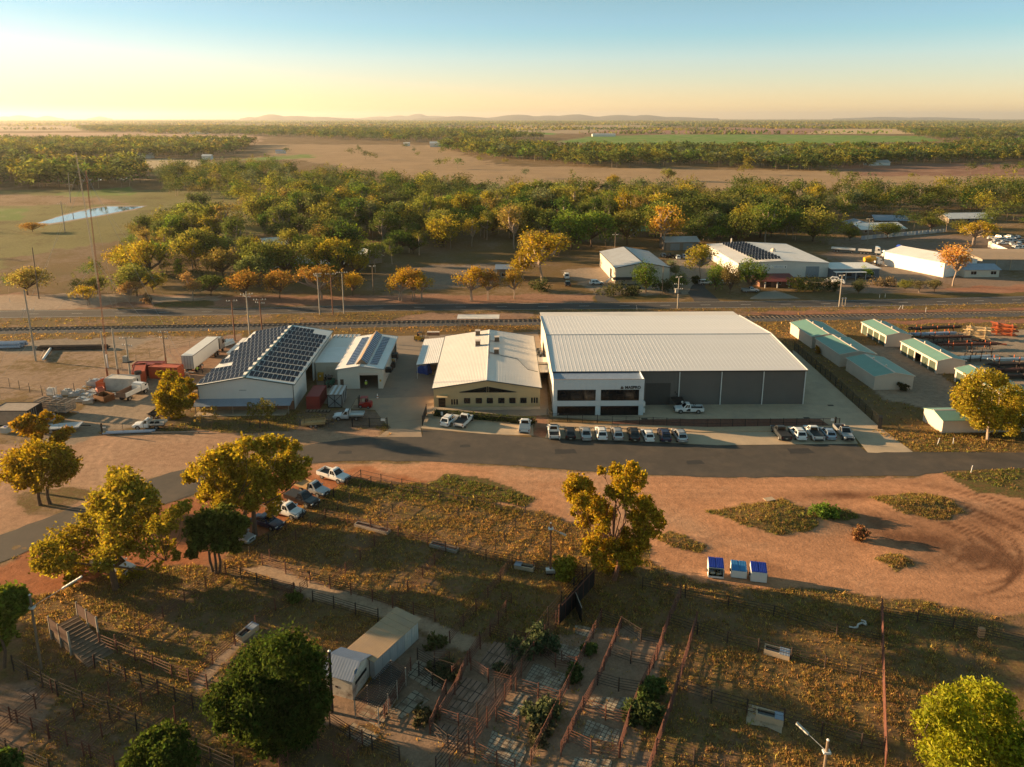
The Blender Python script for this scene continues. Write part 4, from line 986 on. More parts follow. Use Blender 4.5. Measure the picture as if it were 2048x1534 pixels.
# flat roofed office to the right of it
q = thing('flat_office', 'low grey-blue office with flat white roofs beside the white factory', 'office', P(1662, 556.5), .02)
mb = MB(); wall_box(mb, 0, 16.5, 0, 10, 3.2); mb.build('wall', mat('blue_grey_wall', (.13, .15, .18), .8), q)
MB().box(-.4, 17, -.4, 10.4, 3.2, 3.5).build('roof', M['white'], q)
MB().box(.3, 11, -2.6, -.403, 2.45, 2.62).build('verandah_roof', M['white'], q)
for x in (.6, 3.9, 7.3, 10.7): MB().box(x - .06, x + .06, -2.5, -2.38, 0, 2.45).build('post', M['white'], q)
window(q, (12.2, 0, .8), (1, 0, 0), 2.6, 1.4, (0, -1, 0), M['white'], mull=2); window(q, (4, 0, .8), (1, 0, 0), 3, 1.3, (0, -1, 0), M['trim'], mull=2)
# white depot at the far right
q = gable('depot_shed', 'tall white depot shed beside the parked tankers', 'shed', P(1895, 556) + Vector((-1, 1, 0)), 17, 24, 5.0, 6.6, .42, wall=M['whitewall'], roof=M['whiteroof'])
q = gable('site_house', 'low white depot office with two windows beneath a hipped pale roof', 'house', P(1928, 554.5), 12.2, 7.5, 2.7, 3.9, .03, wall=mat('cream_weatherboard', (.58, .54, .45), .8, var=.05, ribs=(.2, 2, .01)), roof=M['bluezinc'], axis='x', over=.5)
for x in (2.2, 9.2): window(q, (x, 0, .9), (1, 0, 0), 2.0, 1.2, (0, -1, 0), M['white'], mull=2, sill=True)
q = thing('concrete_store', 'long windowless concrete store with a flat fawn roof behind the white depot', 'store', P(1962, 540), -.04)
mb = MB(); wall_box(mb, 0, 40, 0, 22, 4.0); mb.build('wall', mat('stained_concrete_wall', (.27, .25, .22), .9, var=.15, scale=.3, stain=(.16, .14, .12), stain_amt=.6), q)
slab_roof('roof', [(-.4, -.4, 4.05), (40.4, -.4, 4.05), (40.4, 11, 4.9), (-.4, 11, 4.9)], .12, M['tan'], q); slab_roof('roof', [(-.4, 11, 4.9), (40.4, 11, 4.9), (40.4, 22.4, 4.05), (-.4, 22.4, 4.05)], .12, M['tan'], q)
for k in range(7): MB().box(5 + k * 5, 5.25 + k * 5, -.12, -.003, 0, 3.9).build('pilaster', M['conc'], q)
# houses half hidden in the wood: (label, px, py, w, d, eave, ridge, rz, roof, axis)
HS = [('garage with two grey roller doors among the trees behind the white factory', 1331, 501, 14, 9, 3.6, 5.0, .1, M['zinc'], 'x', 'garage'),
      ('little blue-roofed hut between the orange gums beside the highway', 994, 558, 8.0, 6.0, 3.6, 4.4, 0, M['bluezinc'], 'x', 'hut'),
      ('grey iron roofed house with a wide verandah behind the orange trees', 590, 540, 24, 12, 2.6, 4.6, -.1, M['bluezinc'], 'x', 'house'),
      ('white roofed cottage roof showing over the trees left of the power poles', 530, 503, 13, 9, 2.6, 4.8, .5, M['white'], 'x', 'cottage'),
      ('small dark-roofed cabin among the trees at the near edge of the paddock', 393, 514, 9, 8, 3.0, 4.6, .3, M['zinc'], 'x', 'cabin'),
      ('pale bungalow roof in the wood behind the little pine', 725, 530, 8, 7, 3, 4.8, .6, M['white'], 'y', 'bungalow'),
      ('blue-white roofed homestead with a solar panel on it at the edge of the wood', 1722, 469, 23, 14, 2.4, 4.4, .15, M['whiteroof'], 'x', 'homestead'),
      ('pale blue iron roof of the outbuilding behind the homestead', 1750, 450, 16, 9, 2.6, 4.6, -.1, M['bluezinc'], 'x', 'outbuilding'),
      ('small pale roofed wing on the wooded side of the homestead', 1697, 462, 10, 12, 3, 4.6, -.2, M['bluezinc'], 'y', 'outbuilding'),
      ('white roofed house among trees above the iron boundary fence', 1897, 446, 24, 12, 2.4, 4.4, .1, M['whiteroof'], 'x', 'house'),
      ('far white farm shed on the bare paddock beside the river trees', 860, 294, 30, 16, 7, 10, .1, M['white'], 'x', 'farm shed'),
      ('tiny white tank shed alone on the bare paddock', 807, 292, 12, 9, 6, 7, 0, M['white'], 'x', 'farm shed'),
      ('low pale farmhouse under the river trees on the right', 1738, 331, 26, 12, 3.5, 6, .1, M['zinc'], 'x', 'farmhouse'),
      ('distant long white farm building on the hazy plain', 378, 268, 60, 26, 6, 9, 0, M['white'], 'x', 'farm building'),
      ('distant pale farm sheds beside the stubble field', 247, 317, 36, 14, 5, 8, .1, M['creamroof'], 'x', 'farm sheds'),
      ('small white dairy shed at the corner of the green field', 404, 319, 12, 8, 5, 6.5, 0, M['white'], 'x', 'farm shed'),
      ('small blue-grey shed beside a lone tree on the bare paddock', 551, 307, 14, 8, 4, 5.5, 0, M['bluezinc'], 'x', 'farm shed'),
      ('low long shed at the edge of the bright green field', 1185, 273, 70, 24, 6, 9, 0, M['zinc'], 'x', 'farm shed'),
      ('green-blue roofed shed tucked behind the woodland hedge', 1260, 475, 9, 8, 3, 4.6, .2, M['teal'], 'x', 'shed')]
for lab, x, y, w, d, e, r, rz, rf, ax, cat in HS:
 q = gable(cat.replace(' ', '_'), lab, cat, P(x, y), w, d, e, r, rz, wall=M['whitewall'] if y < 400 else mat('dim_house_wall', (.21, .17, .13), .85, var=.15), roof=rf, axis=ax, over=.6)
 if y > 430:
  for k in range(max(1, int(w / 5))):
   if cat == 'garage': 
    if k < 2: MB().box(2 + k * 5.5, 6 + k * 5.5, -.06, -.003, 0, 2.9).build('roller_door', M['greycont'], q)
   else: window(q, (1.5 + k * 4.4, 0, .9), (1, 0, 0), 1.5, 1.2, (0, -1, 0), M['white'])
 if cat == 'homestead':
  o = MB().box(12, 19, 1.5, 5, 0, .06).build('solar_panel', M['solar'], q); o.location = (0, 0, 2.95); o.rotation_euler = (math.atan2(2.0, 7), 0, 0)
# ------------------------------------------------------------------ vehicles
def heading(a, b):
 p, q = P(*a), P(*b); return math.atan2(q.y - p.y, q.x - p.x)
WHEEL = {}
def wheel(parent, x, y, r=.36, wd=.24):
 key = (round(r, 2), round(wd, 2))
 if key not in WHEEL:
  a = MB(); a.tube((0, -wd / 2, 0), (0, wd / 2, 0), r, n=14); o = a.build('tyre', M['tyre'])
  b = MB(); b.tube((0, -wd / 2 - .012, 0), (0, wd / 2 + .012, 0), r * .64, n=10); o2 = b.build('rim', M['rim'])
  WHEEL[key] = (o.data, o2.data); bpy.data.objects.remove(o); bpy.data.objects.remove(o2)
 w = link('wheel', WHEEL[key][0], parent); w.location = (x, y, r)
 link('rim', WHEEL[key][1], w)
 return w
def loft(mb, st, zb, W):
 rings = []
 for x, zt, hw in st:
  h = W / 2 * hw; zm = zb + (zt - zb) * .55
  half = [(h * .90, zb), (h * .99, zb + .16), (h, zm), (h * .965, zt - .06), (h * .86, zt)]
  rings.append([(x, y, z) for y, z in half] + [(x, -y, z) for y, z in reversed(half)])
 n = 10; o = len(mb.v)
 for r in rings: mb.v.extend(r)
 for k in range(len(rings) - 1):
  for i in range(n):
   mb.f.append((o + k * n + i, o + k * n + (i + 1) % n, o + (k + 1) * n + (i + 1) % n, o + (k + 1) * n + i)); mb.mi.append(mb.cur)
 mb.f.append(tuple(o + i for i in range(n))); mb.mi.append(mb.cur); mb.f.append(tuple(o + (len(rings) - 1) * n + i for i in reversed(range(n)))); mb.mi.append(mb.cur)
def car(kind, label, loc, rz, col, group=None, extra=(), scale=1.0):
 D = dict(hatch=(4.25, 1.78, 1.50), suv=(4.6, 1.86, 1.70), sedan=(4.75, 1.84, 1.46), ute=(5.35, 1.90, 1.80), tray=(5.3, 1.84, 1.80), van=(4.9, 1.9, 1.95))[kind]
 L_, W_, H_ = D; hl = L_ / 2
 cat = dict(ute='ute', tray='flatbed ute', van='van').get(kind, 'car')
 t = thing(dict(ute='pickup', tray='flatbed_pickup', van='parked_van').get(kind, 'parked_car'), label, cat, Vector(loc) + Vector((0, 0, .016)), rz, group)
 pt = paint(*col) if isinstance(col, tuple) else col
 zb = .24 if kind in ('hatch', 'sedan') else .36
 belt = {'hatch': .92, 'suv': 1.02, 'sedan': .90, 'ute': 1.08, 'tray': 1.08, 'van': 1.05}[kind]
 r = .33 if kind in ('hatch', 'sedan') else .38
 b = MB()
 if kind in ('hatch', 'suv', 'van'):
  st = [(-hl, belt - .25, .86), (-hl + .08, belt - .02, .95), (-hl + .6, belt, 1), (hl * .25, belt - .02, 1), (hl * .45, belt - .03, 1), (hl * .82, belt - .10, .95), (hl * .95, belt - .2, .86), (hl, belt - .38, .76)]
  gh = (-hl + .06, -hl + .42, hl * .08, hl * .50)
 elif kind == 'sedan':
  st = [(-hl, belt - .2, .84), (-hl + .1, belt - .02, .93), (-hl * .6, belt + .02, 1), (hl * .3, belt, 1), (hl * .45, belt - .02, 1), (hl * .82, belt - .12, .94), (hl * .95, belt - .2, .85), (hl, belt - .36, .76)]
  gh = (-hl * .72, -hl * .40, hl * .05, hl * .45)
 else:
  tub = belt - .34
  st = [(-hl, tub, .97), (-hl * .1 - .02, tub, 1.0), (-hl * .1, belt, 1), (hl * .42, belt - .02, 1), (hl * .85, belt - .10, .96), (hl * .96, belt - .2, .88), (hl, belt - .42, .80)]
  gh = (-hl * .10, -hl * .05, hl * .20, hl * .47)
  if kind == 'tray': st = [(-hl * .06, belt, 1), (hl * .42, belt - .02, 1), (hl * .85, belt - .10, .95), (hl * .96, belt - .2, .86), (hl, belt - .42, .78)]; gh = (-hl * .06, -hl * .02, hl * .18, hl * .47)
 loft(b, st, zb, W_)
 x0, t0, t1, x1 = gh; hb, ht = W_ / 2 * .88, W_ / 2 * .71; zr = H_
 B = [Vector(p) for p in ((x0, hb, belt - .03), (x0, -hb, belt - .03), (x1, -hb, belt - .05), (x1, hb, belt - .05))]
 T = [Vector(p) for p in ((t0, ht, zr - .04), (t0, -ht, zr - .04), (t1, -ht, zr - .02), (t1, ht, zr - .02))]
 C = [Vector(p) for p in ((t0 + .2, ht * .7, zr + .02), (t0 + .2, -ht * .7, zr + .02), (t1 - .15, -ht * .7, zr + .03), (t1 - .15, ht * .7, zr + .03))]
 b.add(B + T + C, [(0, 1, 5, 4), (1, 2, 6, 5), (2, 3, 7, 6), (3, 0, 4, 7), (4, 5, 9, 8), (5, 6, 10, 9), (6, 7, 11, 10), (7, 4, 8, 11), (8, 9, 10, 11)])
 body = b.build('body', pt, t)
 def win(name, a, b_, c, d, u0, u1, v0=.10, v1=.90):
  lerp = lambda u, v: (a.lerp(b_, u)).lerp(d.lerp(c, u), v)
  nrm = (b_ - a).cross(d - a).normalized()
  ctr = (a + b_ + c + d) / 4
  if nrm.dot(ctr - Vector(((x0 + x1) / 2, 0, 1.2))) < 0: nrm = -nrm
  m2 = MB(); m2.quad(*[lerp(u, v) + nrm * .008 for u, v in ((u0, v0), (u1, v0), (u1, v1), (u0, v1))])
  return m2.build(name, M['glass'], t)
 win('windscreen', B[3], B[2], T[2], T[3], .06, .94)
 win('rear_window', B[0], B[1], T[1], T[0], .10, .90, .12 if kind != 'sedan' else .08, .85)
 for s, (p, q, r2, s2) in ((1, (B[0], B[3], T[3], T[0])), (-1, (B[1], B[2], T[2], T[1]))):
  if kind in ('tray',): win('side_window', p, q, r2, s2, .18, .72, .14, .86)
  else:
   win('side_window', p, q, r2, s2, .12, .45, .14, .86); win('side_window', p, q, r2, s2, .50, .86, .14, .86)
  MB().cbox((x1 - .35, s * (W_ / 2 + .10), belt + .10), (.14, .2, .16)).build('mirror', pt, t)
  if kind != 'tray':
   MB().cbox((-hl + .06, s * W_ * .40, belt - .22), (.14, .2, .2)).build('taillight', M['tail'], t)
  MB().cbox((hl - .10, s * W_ * .36, belt - .30), (.2, .34, .13)).build('headlight', M['lamp'], t)
 fx, rx = hl * .62, -hl * .60
 for x in (fx, rx):
  for s in (1, -1): wheel(t, x, s * (W_ / 2 - .10), r)
  for s in (1, -1):
   m2 = MB(); n = 9; c = [(x + (r + .07) * math.cos(math.pi * i / n), s * (W_ / 2 + .004), r + (r + .07) * math.sin(math.pi * i / n)) for i in range(n + 1)]
   if not (kind == 'tray' and x < 0): m2.add(c, [tuple(range(n + 1))]); m2.build('wheel_arch', M['trim'], t)
 MB().box(hl - .08, hl + .06, -W_ * .38, W_ * .38, zb, zb + .26).build('bumper', M['trim'] if kind in ('ute', 'tray') else pt, t)
 MB().box(hl - .03, hl + .035, -W_ * .22, W_ * .22, belt - .42, belt - .25).build('grille', M['trim'], t)
 MB().box(hl + .06, hl + .07, -.2, .2, zb + .06, zb + .17).build('number_plate', M['plate'], t)
 if kind != 'tray':
  MB().box(-hl - .06, -hl + .06, -W_ * .40, W_ * .40, zb, zb + .22).build('bumper', M['trim'] if kind == 'ute' else pt, t)
  MB().box(-hl - .075, -hl - .062, -.2, .2, zb + .3 if kind == 'ute' else zb + .06, zb + .41 if kind == 'ute' else zb + .17).build('number_plate', M['plate'], t)
 if kind == 'ute':
  for s in (1, -1): MB().box(-hl, -hl * .1 - .01, s * W_ / 2 * .97 - .05, s * W_ / 2 * .97 + .03, belt - .5, belt + .04).build('tub_side', pt, t)
  MB().box(-hl, -hl + .07, -W_ / 2 * .9, W_ / 2 * .9, belt - .5, belt + .03).build('tailgate', pt, t)
  MB().box(-hl + .08, -hl * .1 - .05, -W_ / 2 * .9, W_ / 2 * .9, belt - .338, belt - .32).build('tub_liner', M['trim'], t)
 if kind == 'tray':
  z = .86; hx = -hl * .12
  tc_ = M['alu'] if 'alu' in extra else (M['timber'] if 'timber' in extra else M['whitecont'])
  MB().box(-hl - .2, hx, -.95, .95, z, z + .07).build('tray', tc_, t)
  for s in (1, -1): MB().box(-hl - .2, hx - .02, s * .95 - .025, s * .95 + .025, z + .072, z + .32).build('tray_side', tc_, t)
  MB().box(-hl - .23, -hl - .2, -.95, .95, z + .002, z + .32).build('tray_tailboard', tc_, t)
  MB().box(hx, hx + .05, -.9, .9, z, z + .85).build('headboard', tc_, t)
  MB().box(-hl, hl * .3, -.4, .4, .42, .70).build('chassis', M['trim'], t)
  for s in (1, -1): MB().cbox((-hl - .2, s * .7, z - .1), (.06, .25, .12)).build('taillight', M['tail'], t)
 if 'rack' in extra:
  for x in (t0 + .25, t1 - .2):
   MB().box(x - .03, x + .03, -ht, ht, zr + .03, zr + .09).build('roof_rail', M['trim'], t)
 if 'cover' in extra: MB().box(-hl + .02, -hl * .1 - .03, -W_ / 2 * .95, W_ / 2 * .95, belt + .035, belt + .09).build('tonneau_cover', M['trim'], t)
 if 'bluecover' in extra: MB().box(-hl + .02, -hl * .1 - .03, -W_ / 2 * .95, W_ / 2 * .95, belt + .035, belt + .09).build('tonneau_cover', mat('blue_grey_canvas', (.10, .16, .22), .8), t)
 if 'bar' in extra:
  m2 = MB(); 
  for z in (.55, .85, 1.1): m2.tube((hl + .16, -.75, z), (hl + .16, .75, z), .035, n=5)
  for s in (-.5, .5): m2.tube((hl + .16, s, .5), (hl + .16, s, 1.1), .035, n=5)
  m2.build('bull_bar', M['black'], t)
 if 'sunroof' in extra: MB().box(t0 + .35, t1 - .25, -ht * .55, ht * .55, zr + .03, zr + .036).build('sunroof', M['glass'], t)
 if 'sport' in extra:
  m2 = MB()
  for s in (-1, 1): m2.tube((-hl * .55, s * .75, belt), (-hl * .28, s * .7, belt + .5), .04, n=5)
  m2.tube((-hl * .28, -.7, belt + .5), (-hl * .28, .7, belt + .5), .04, n=5); m2.build('sports_bar', M['black'], t)
 if 'decal' in extra:
  for s in (1, -1):
   m2 = MB(); m2.add([(-hl * .05, s * (W_ / 2 + .008), .5), (hl * .28, s * (W_ / 2 + .008), .5), (hl * .10, s * (W_ / 2 + .008), 1.02), (-hl * .05, s * (W_ / 2 + .008), 1.02)], [(0, 1, 2, 3)]); m2.build('dark_door_wrap', M['trim'], t)
 if 'load' in extra:
  for k in range(2): MB().tube((-hl * .55 + k * .9, .1, .94), (-hl * .55 + k * .9, .1, 1.15), .38, n=10).build('spare_tyre', M['tyre'], t)
 return t
WHITE = ('white', (.72, .72, .71)); SILVER = ('silver', (.42, .43, .44), .5); BLACK = ('black', (.012, .012, .014)); GREY = ('grey', (.07, .075, .08), .3); NAVY = ('navy', (.014, .016, .05)); PALEBLUE = ('pale_blue_silver', (.30, .36, .44), .5); BEIGE = ('champagne', (.42, .37, .30), .4)
GP = 'cars parked nose to the kerb in front of the warehouse'
def pc(x, y): return P(x, y)
U = math.pi / 2
car('suv', 'white hatchback SUV by the hedge, first car beside the driveway gate', pc(900, 846), heading((884, 858), (917, 832)), WHITE, extra=('rack',))
car('ute', 'white dual cab ute with a black covered tub and dark glass roof beside the hedge', pc(929, 847), heading((915, 860), (942, 834)), WHITE, extra=('cover', 'sunroof'))
car('ute', 'white ute with a blue-grey tub cover at the red bark end of the hedge', pc(1050, 858), U - .06, WHITE, extra=('bluecover',))
row = [('ute', 'white and grey dual cab ute with open black tub, first in the kerb row', 1107, WHITE, ('rack',)), ('hatch', 'small black hatchback between a white ute and a silver sedan', 1140, BLACK, ()), ('sedan', 'silver sedan between a black hatchback and a white SUV', 1171, SILVER, ()),
       ('suv', 'white SUV between the silver sedan and the biggest silver four-wheel drive', 1202, WHITE, ('rack',)), ('suv', 'large silver four-wheel drive between a white SUV and a black SUV', 1233.5, SILVER, ('rack', 'bar')), ('suv', 'black SUV between the large silver four-wheel drive and a small white car', 1266.5, BLACK, ('rack',)),
       ('hatch', 'small white hatchback between two black SUVs', 1294.5, WHITE, ('rack',)), ('suv', 'dark navy SUV between a white hatchback and the last silver SUV', 1328, NAVY, ('rack',)), ('suv', 'silver SUV at the end of the kerb row next to the empty bays', 1358.5, SILVER, ('rack',))]
for k, (kd, lab, x, c, ex) in enumerate(row): car(kd, lab, pc(x, 869.5 + k * .9 + (0 if kd == 'suv' else .4)), U + rnd.uniform(-.05, .05), c, GP, ex)
row = [('ute', 'dark grey dual cab ute, first of the angled cars near the wide driveway', 1561, 872, GREY, ('cover',), 1), ('suv', 'white SUV between a dark ute and a white ute in the angled bays', 1594, 872.5, WHITE, ('rack',), 1), ('ute', 'white dual cab ute with a black tub cover in the angled bays', 1626, 872, WHITE, ('cover',), 1),
       ('hatch', 'pale blue-grey hatchback between a white ute and a silver ute', 1654, 871.5, PALEBLUE, ('rack',), 1), ('ute', 'silver ute facing the street, last angled car beside the wide driveway', 1687, 871.5, SILVER, ('bar', 'rack'), -1)]
for kd, lab, x, y, c, ex, s in row: car(kd, lab, pc(x, y), heading((x + 12, y + 13), (x - 11, y - 13)) + (0 if s > 0 else math.pi), c, GP, ex)
car('ute', 'white ute with black door graphics parked on concrete by the charcoal wall', pc(1377, 824), math.pi - .03, WHITE, extra=('decal', 'sport'))
car('tray', 'silver-white flatbed ute with aluminium tray parked behind the black rail gate', pc(697, 838), math.pi + .03, ('pale_silver', (.55, .57, .60), .3), extra=('alu',))
car('tray', 'white flatbed ute carrying two tyres beside the stacked pipes', pc(299, 856), math.pi + .05, WHITE, extra=('load',))
GT = 'utes parked under the gums beside the stock yards'
def under(kd, lab, a, b, c, ex=()): car(kd, lab, (P(*a) + P(*b)) / 2, heading(a, b), c, GT, ex)
under('ute', 'clean white dual cab ute nearest the road, nosed up to the yard wire', (643, 950), (694, 966), WHITE, ('bar',))
under('tray', 'silver flatbed ute between a white ute and a black ute under the gum', (602, 977), (652, 993), SILVER, ('timber',))
under('ute', 'black ute with a dark covered tub between silver and white utes', (580, 997), (630, 1014), BLACK, ('cover',))
under('ute', 'dusty white ute half under the big gum, third from the road bend', (547, 1020), (602, 1037), WHITE, ('sport', 'bar'))
under('sedan', 'dark blue car in the shade beside the twin gum trunks', (510, 1043), (560, 1058), NAVY)
under('hatch', 'silver hatchback mostly hidden by the darker small gum', (455, 1072), (503, 1086), SILVER)
under('tray', 'white utility with pale racks hidden under the broad gold gum', (198, 1132), (262, 1150), WHITE)
# across the highway
GF = 'vehicles parked across the highway'
for kd, lab, x, y, a, c in (('suv', 'white four-wheel drive among the garden bushes at the grey shed gateway', 1193, 569, .2, WHITE), ('van', 'white van on the gravel drive left of the grey-roofed shed', 1133, 556, U, WHITE), ('suv', 'dark car at the gate of the gravel drive', 1135, 571, U, BLACK),
       ('suv', 'silver car under the first street tree by the white factory', 1411, 569, .1, SILVER), ('hatch', 'pale hatchback half hidden behind the street trees by the factory', 1448, 569, .2, PALEBLUE), ('ute', 'silver ute at the roadside in front of the round street tree', 1500, 584, .05, SILVER),
       ('suv', 'white car beside the clipped bushes right of the factory door', 1664, 563, 2.7, WHITE), ('hatch', 'white car nosing out behind the bush near the power pole', 1676, 567, 2.6, WHITE), ('ute', 'dark flat-tray ute under the small bright tree', 1733, 557, 0, GREY),
       ('hatch', 'silver car at the left end of the row behind the grey-roofed shed', 1326, 513, U, SILVER), ('ute', 'black ute in the row behind the grey-roofed shed', 1340, 515.5, 2.6, BLACK), ('hatch', 'white hatchback in the row behind the grey-roofed shed', 1355, 517, U, WHITE), ('suv', 'pale blue car at the right end of the row behind the grey-roofed shed', 1367, 516, U, PALEBLUE),
       ('hatch', 'white car parked beside the verandah of the iron roofed house', 561, 536, .4, WHITE), ('hatch', 'dark blue car under the verandah of the iron roofed house', 577, 537, .4, NAVY)):
 car(kd, lab, pc(x, y), a, c, GF)
# wrecked cars behind the concrete wall
wr = [(1990, 487, WHITE), (1998, 482, SILVER), (2006, 489, WHITE), (2014, 484, PALEBLUE), (2022, 490, WHITE), (2030, 484, SILVER), (2038, 491, WHITE), (2046, 486, GREY), (2001, 477, BEIGE), (2017, 476, WHITE), (2033, 477, PALEBLUE), (1985, 479, WHITE), (2043, 498, SILVER), (2030, 497, WHITE)]
wr.sort()
for k, (x, y, c) in enumerate(wr): kd = ('hatch', 'sedan', 'suv')[k % 3]; car(kd, 'derelict %s %s in the wrecking yard, number %s from its trees' % (c[0].replace('_', ' '), dict(hatch='hatchback', sedan='sedan', suv='wagon')[kd], 'one two three four five six seven eight nine ten eleven twelve thirteen fourteen'.split()[k]), pc(x, y), rnd.uniform(0, 6.28), c, 'car wrecks in the wrecking yard')
# ---------------- trucks and trailers
def axles(t, xs, r=.5, w=2.4):
 for x in xs:
  for s in (1, -1): wheel(t, x, s * (w / 2 - .16), r, .32)
def cab(t, x0, col, h=3.4, ln=2.2, w=2.45, bonnet=0.0):
 m2 = MB(); m2.prism([(x0, .9), (x0 + ln, .9), (x0 + ln + .06, 1.9), (x0 + ln - .25, h - .35), (x0 + .9, h), (x0, h)], 1, -w / 2, w / 2); m2.build('cab', col, t)
 a, b_ = Vector((x0 + ln + .045, 0, 1.95)), Vector((x0 + ln - .2, 0, h - .5))
 m2 = MB(); m2.quad(*[Vector((p.x + .03, y, p.z)) for p, y in ((a, -w * .45), (a, w * .45), (b_, w * .42), (b_, -w * .42))]); m2.build('windscreen', M['glass'], t)
 for s in (1, -1):
  m2 = MB(); m2.quad((x0 + .9, s * (w / 2 + .01), 1.95), (x0 + ln - .15, s * (w / 2 + .01), 1.95), (x0 + ln - .38, s * (w / 2 + .01), h - .75), (x0 + .9, s * (w / 2 + .01), h - .75)); m2.build('side_window', M['glass'], t)
  MB().cbox((x0 + ln - .1, s * (w / 2 + .2), 2.3), (.12, .2, .7)).build('mirror', M['trim'], t)
  MB().cbox((x0 + ln + .06 + bonnet, s * .95, 1.1), (.08, .35, .22)).build('headlight', M['lamp'], t)
 MB().box(x0 + ln + bonnet, x0 + ln + .18 + bonnet, -w / 2, w / 2, .45, .95).build('bumper', col, t)
 if bonnet: m2 = MB(); m2.prism([(x0 + ln, .6), (x0 + ln + bonnet, .6), (x0 + ln + bonnet, 1.6), (x0 + ln, 1.85)], 1, -.85, .85); m2.build('bonnet', col, t)
a, b_ = P(378, 749), P(437, 702)
rz = math.atan2(b_.y - a.y, b_.x - a.x)
t = thing('semi_trailer_truck', 'long white curtain-sided semi trailer with its silver prime mover in the yard', 'truck', a, rz)
WP = paint(*WHITE)
m2 = MB(); m2.box(0, 13.7, -1.25, 1.25, 1.25, 4.25); m2.build('trailer_body', mat('white_curtain', (.70, .68, .65), .6, var=.05, scale=1), t)
MB().box(-.02, 13.72, -1.27, 1.27, 4.25, 4.32).build('trailer_roof', M['white'], t)
MB().box(0, 13.7, -1.285, -1.253, 4.12, 4.26).build('roof_rail', M['trim'], t); MB().box(0, 13.7, 1.253, 1.285, 4.12, 4.26).build('roof_rail', M['trim'], t)
for s in (-1, 1):
 for k in range(18): MB().box(.4 + k * .74, .46 + k * .74, s * 1.265 - .01, s * 1.265 + .01, 1.05, 1.5).build('curtain_strap', M['trim'], t)
for k in range(4): MB().box(-.05, -.003, -1.2 + k * .62, -.64 + k * .62, 1.3, 4.2).build('rear_door', M['zinc'], t)
for k in range(5): MB().tube((-.08, -1.2 + k * .6, 1.2), (-.08, -1.2 + k * .6, 4.2), .03, n=5).build('door_bar', M['trim'], t)
for s in (-1, 1): MB().cbox((-.1, s * .95, 1.0), (.08, .3, .2)).build('taillight', M['tail'], t)
MB().box(-.1, 13, -.5, .5, .9, 1.25).build('chassis', M['trim'], t); MB().box(-.15, .0, -1.2, 1.2, .5, .62).build('bumper', M['white'], t)
axles(t, (1.6, 2.9, 4.2)); axles(t, (12.0, 13.3)); axles(t, (16.3,))
MB().box(11, 17.3, -.5, .5, .7, 1.1).build('chassis', M['trim'], t)
cab(t, 14.9, paint(*SILVER), 3.7, 2.3)
MB().box(14.5, 14.85, -1.0, 1.0, 1.0, 3.4).build('air_deflector', M['trim'], t)
# white tipper
a, b_ = P(246, 803), P(280, 787); rz = math.atan2(b_.y - a.y, b_.x - a.x)
t = thing('tipper_truck', 'white-cabbed tipper truck with an empty dark tray beside the rusty bin', 'truck', a, rz)
for s in (1, -1): MB().box(-.3, 3.6, s * 1.1 - .05, s * 1.1 + .05, 1.0, 1.9).build('tipper_side', M['white'] if s < 0 else mat('brown_tray', (.16, .09, .06), .8), t)
MB().box(-.3, 3.6, -1.1, 1.1, .95, 1.03).build('tipper_floor', M['rustdark'], t); MB().box(-.36, -.3, -1.1, 1.1, .95, 1.9).build('tailgate', mat('brown_tray', (.16, .09, .06), .8), t); MB().box(3.6, 3.68, -1.1, 1.1, .95, 2.1).build('headboard', M['white'], t)
cab(t, 3.9, WP, 2.4, 1.7, 2.1); axles(t, (.7, 4.9), .42, 2.1); MB().box(-.2, 5.5, -.4, .4, .55, .92).build('chassis', M['trim'], t)
# trucks across the highway
def road_train(name, lab, a, b_, trailers, cabcol, bonnet=1.1):
 a, b_ = P(*a), P(*b_); rz = math.atan2(b_.y - a.y, b_.x - a.x)
 t = thing(name, lab, 'truck', a, rz); x = 0
 for ln, kind in trailers:
  if kind == 'grain':
   m2 = MB(); m2.prism([(-1.2, 1.3), (1.2, 1.3), (1.25, 3.5), (-1.25, 3.5)], 0, x, x + ln); m2.build('trailer_body', M['white'], t)
   MB().box(x + .1, x + ln - .1, -1.15, 1.15, 3.5, 3.6).build('tarp_cover', mat('pink_brown_tarp', (.30, .14, .10), .8), t)
  if kind == 'flat':
   MB().box(x, x + ln, -1.25, 1.25, 1.2, 1.4).build('deck', M['rustpale'], t)
   for s in (-1, 1): MB().box(x, x + ln, s * 1.25 - .03, s * 1.25 + .03, 1.4, 1.9).build('side_rail', M['white'], t)
  if kind == 'tank':
   m2 = MB(); m2.tube((x, 0, 2.2), (x + ln, 0, 2.2), 1.2, n=16); m2.build('tank', M['white'], t); m2 = MB(); m2.tube((x - .25, 0, 2.2), (x, 0, 2.2), .8, 1.2, n=16); m2.build('tank_end', M['white'], t)
   for k in range(3): MB().tube((x + 1.5 + k * (ln - 3) / 2, 0, 3.3), (x + 1.5 + k * (ln - 3) / 2, 0, 3.6), .3, n=8).build('hatch', M['zinc'], t)
  if kind == 'bluetank':
   m2 = MB(); m2.tube((x, 0, 2.1), (x + ln, 0, 2.1), 1.1, n=14); m2.build('tank', M['bluelid'], t)
  MB().box(x, x + ln, -.5, .5, .85, 1.2).build('chassis', M['trim'], t); axles(t, (x + 1.2, x + 2.4, x + ln - 1.2)); x += ln + 1.0
 if cabcol:
  cab(t, x + .2, cabcol, 3.4, 2.0, 2.4, bonnet); axles(t, (x + .8, x + 2.6 + bonnet)); MB().box(x - 1, x + 3, -.45, .45, .7, 1.0).build('chassis', M['trim'], t)
 return t
road_train('road_train', 'white grain road train with two pink-covered trailers at the depot', (1822, 540), (1771, 517), ((9.5, 'grain'), (9.5, 'grain')), WP)
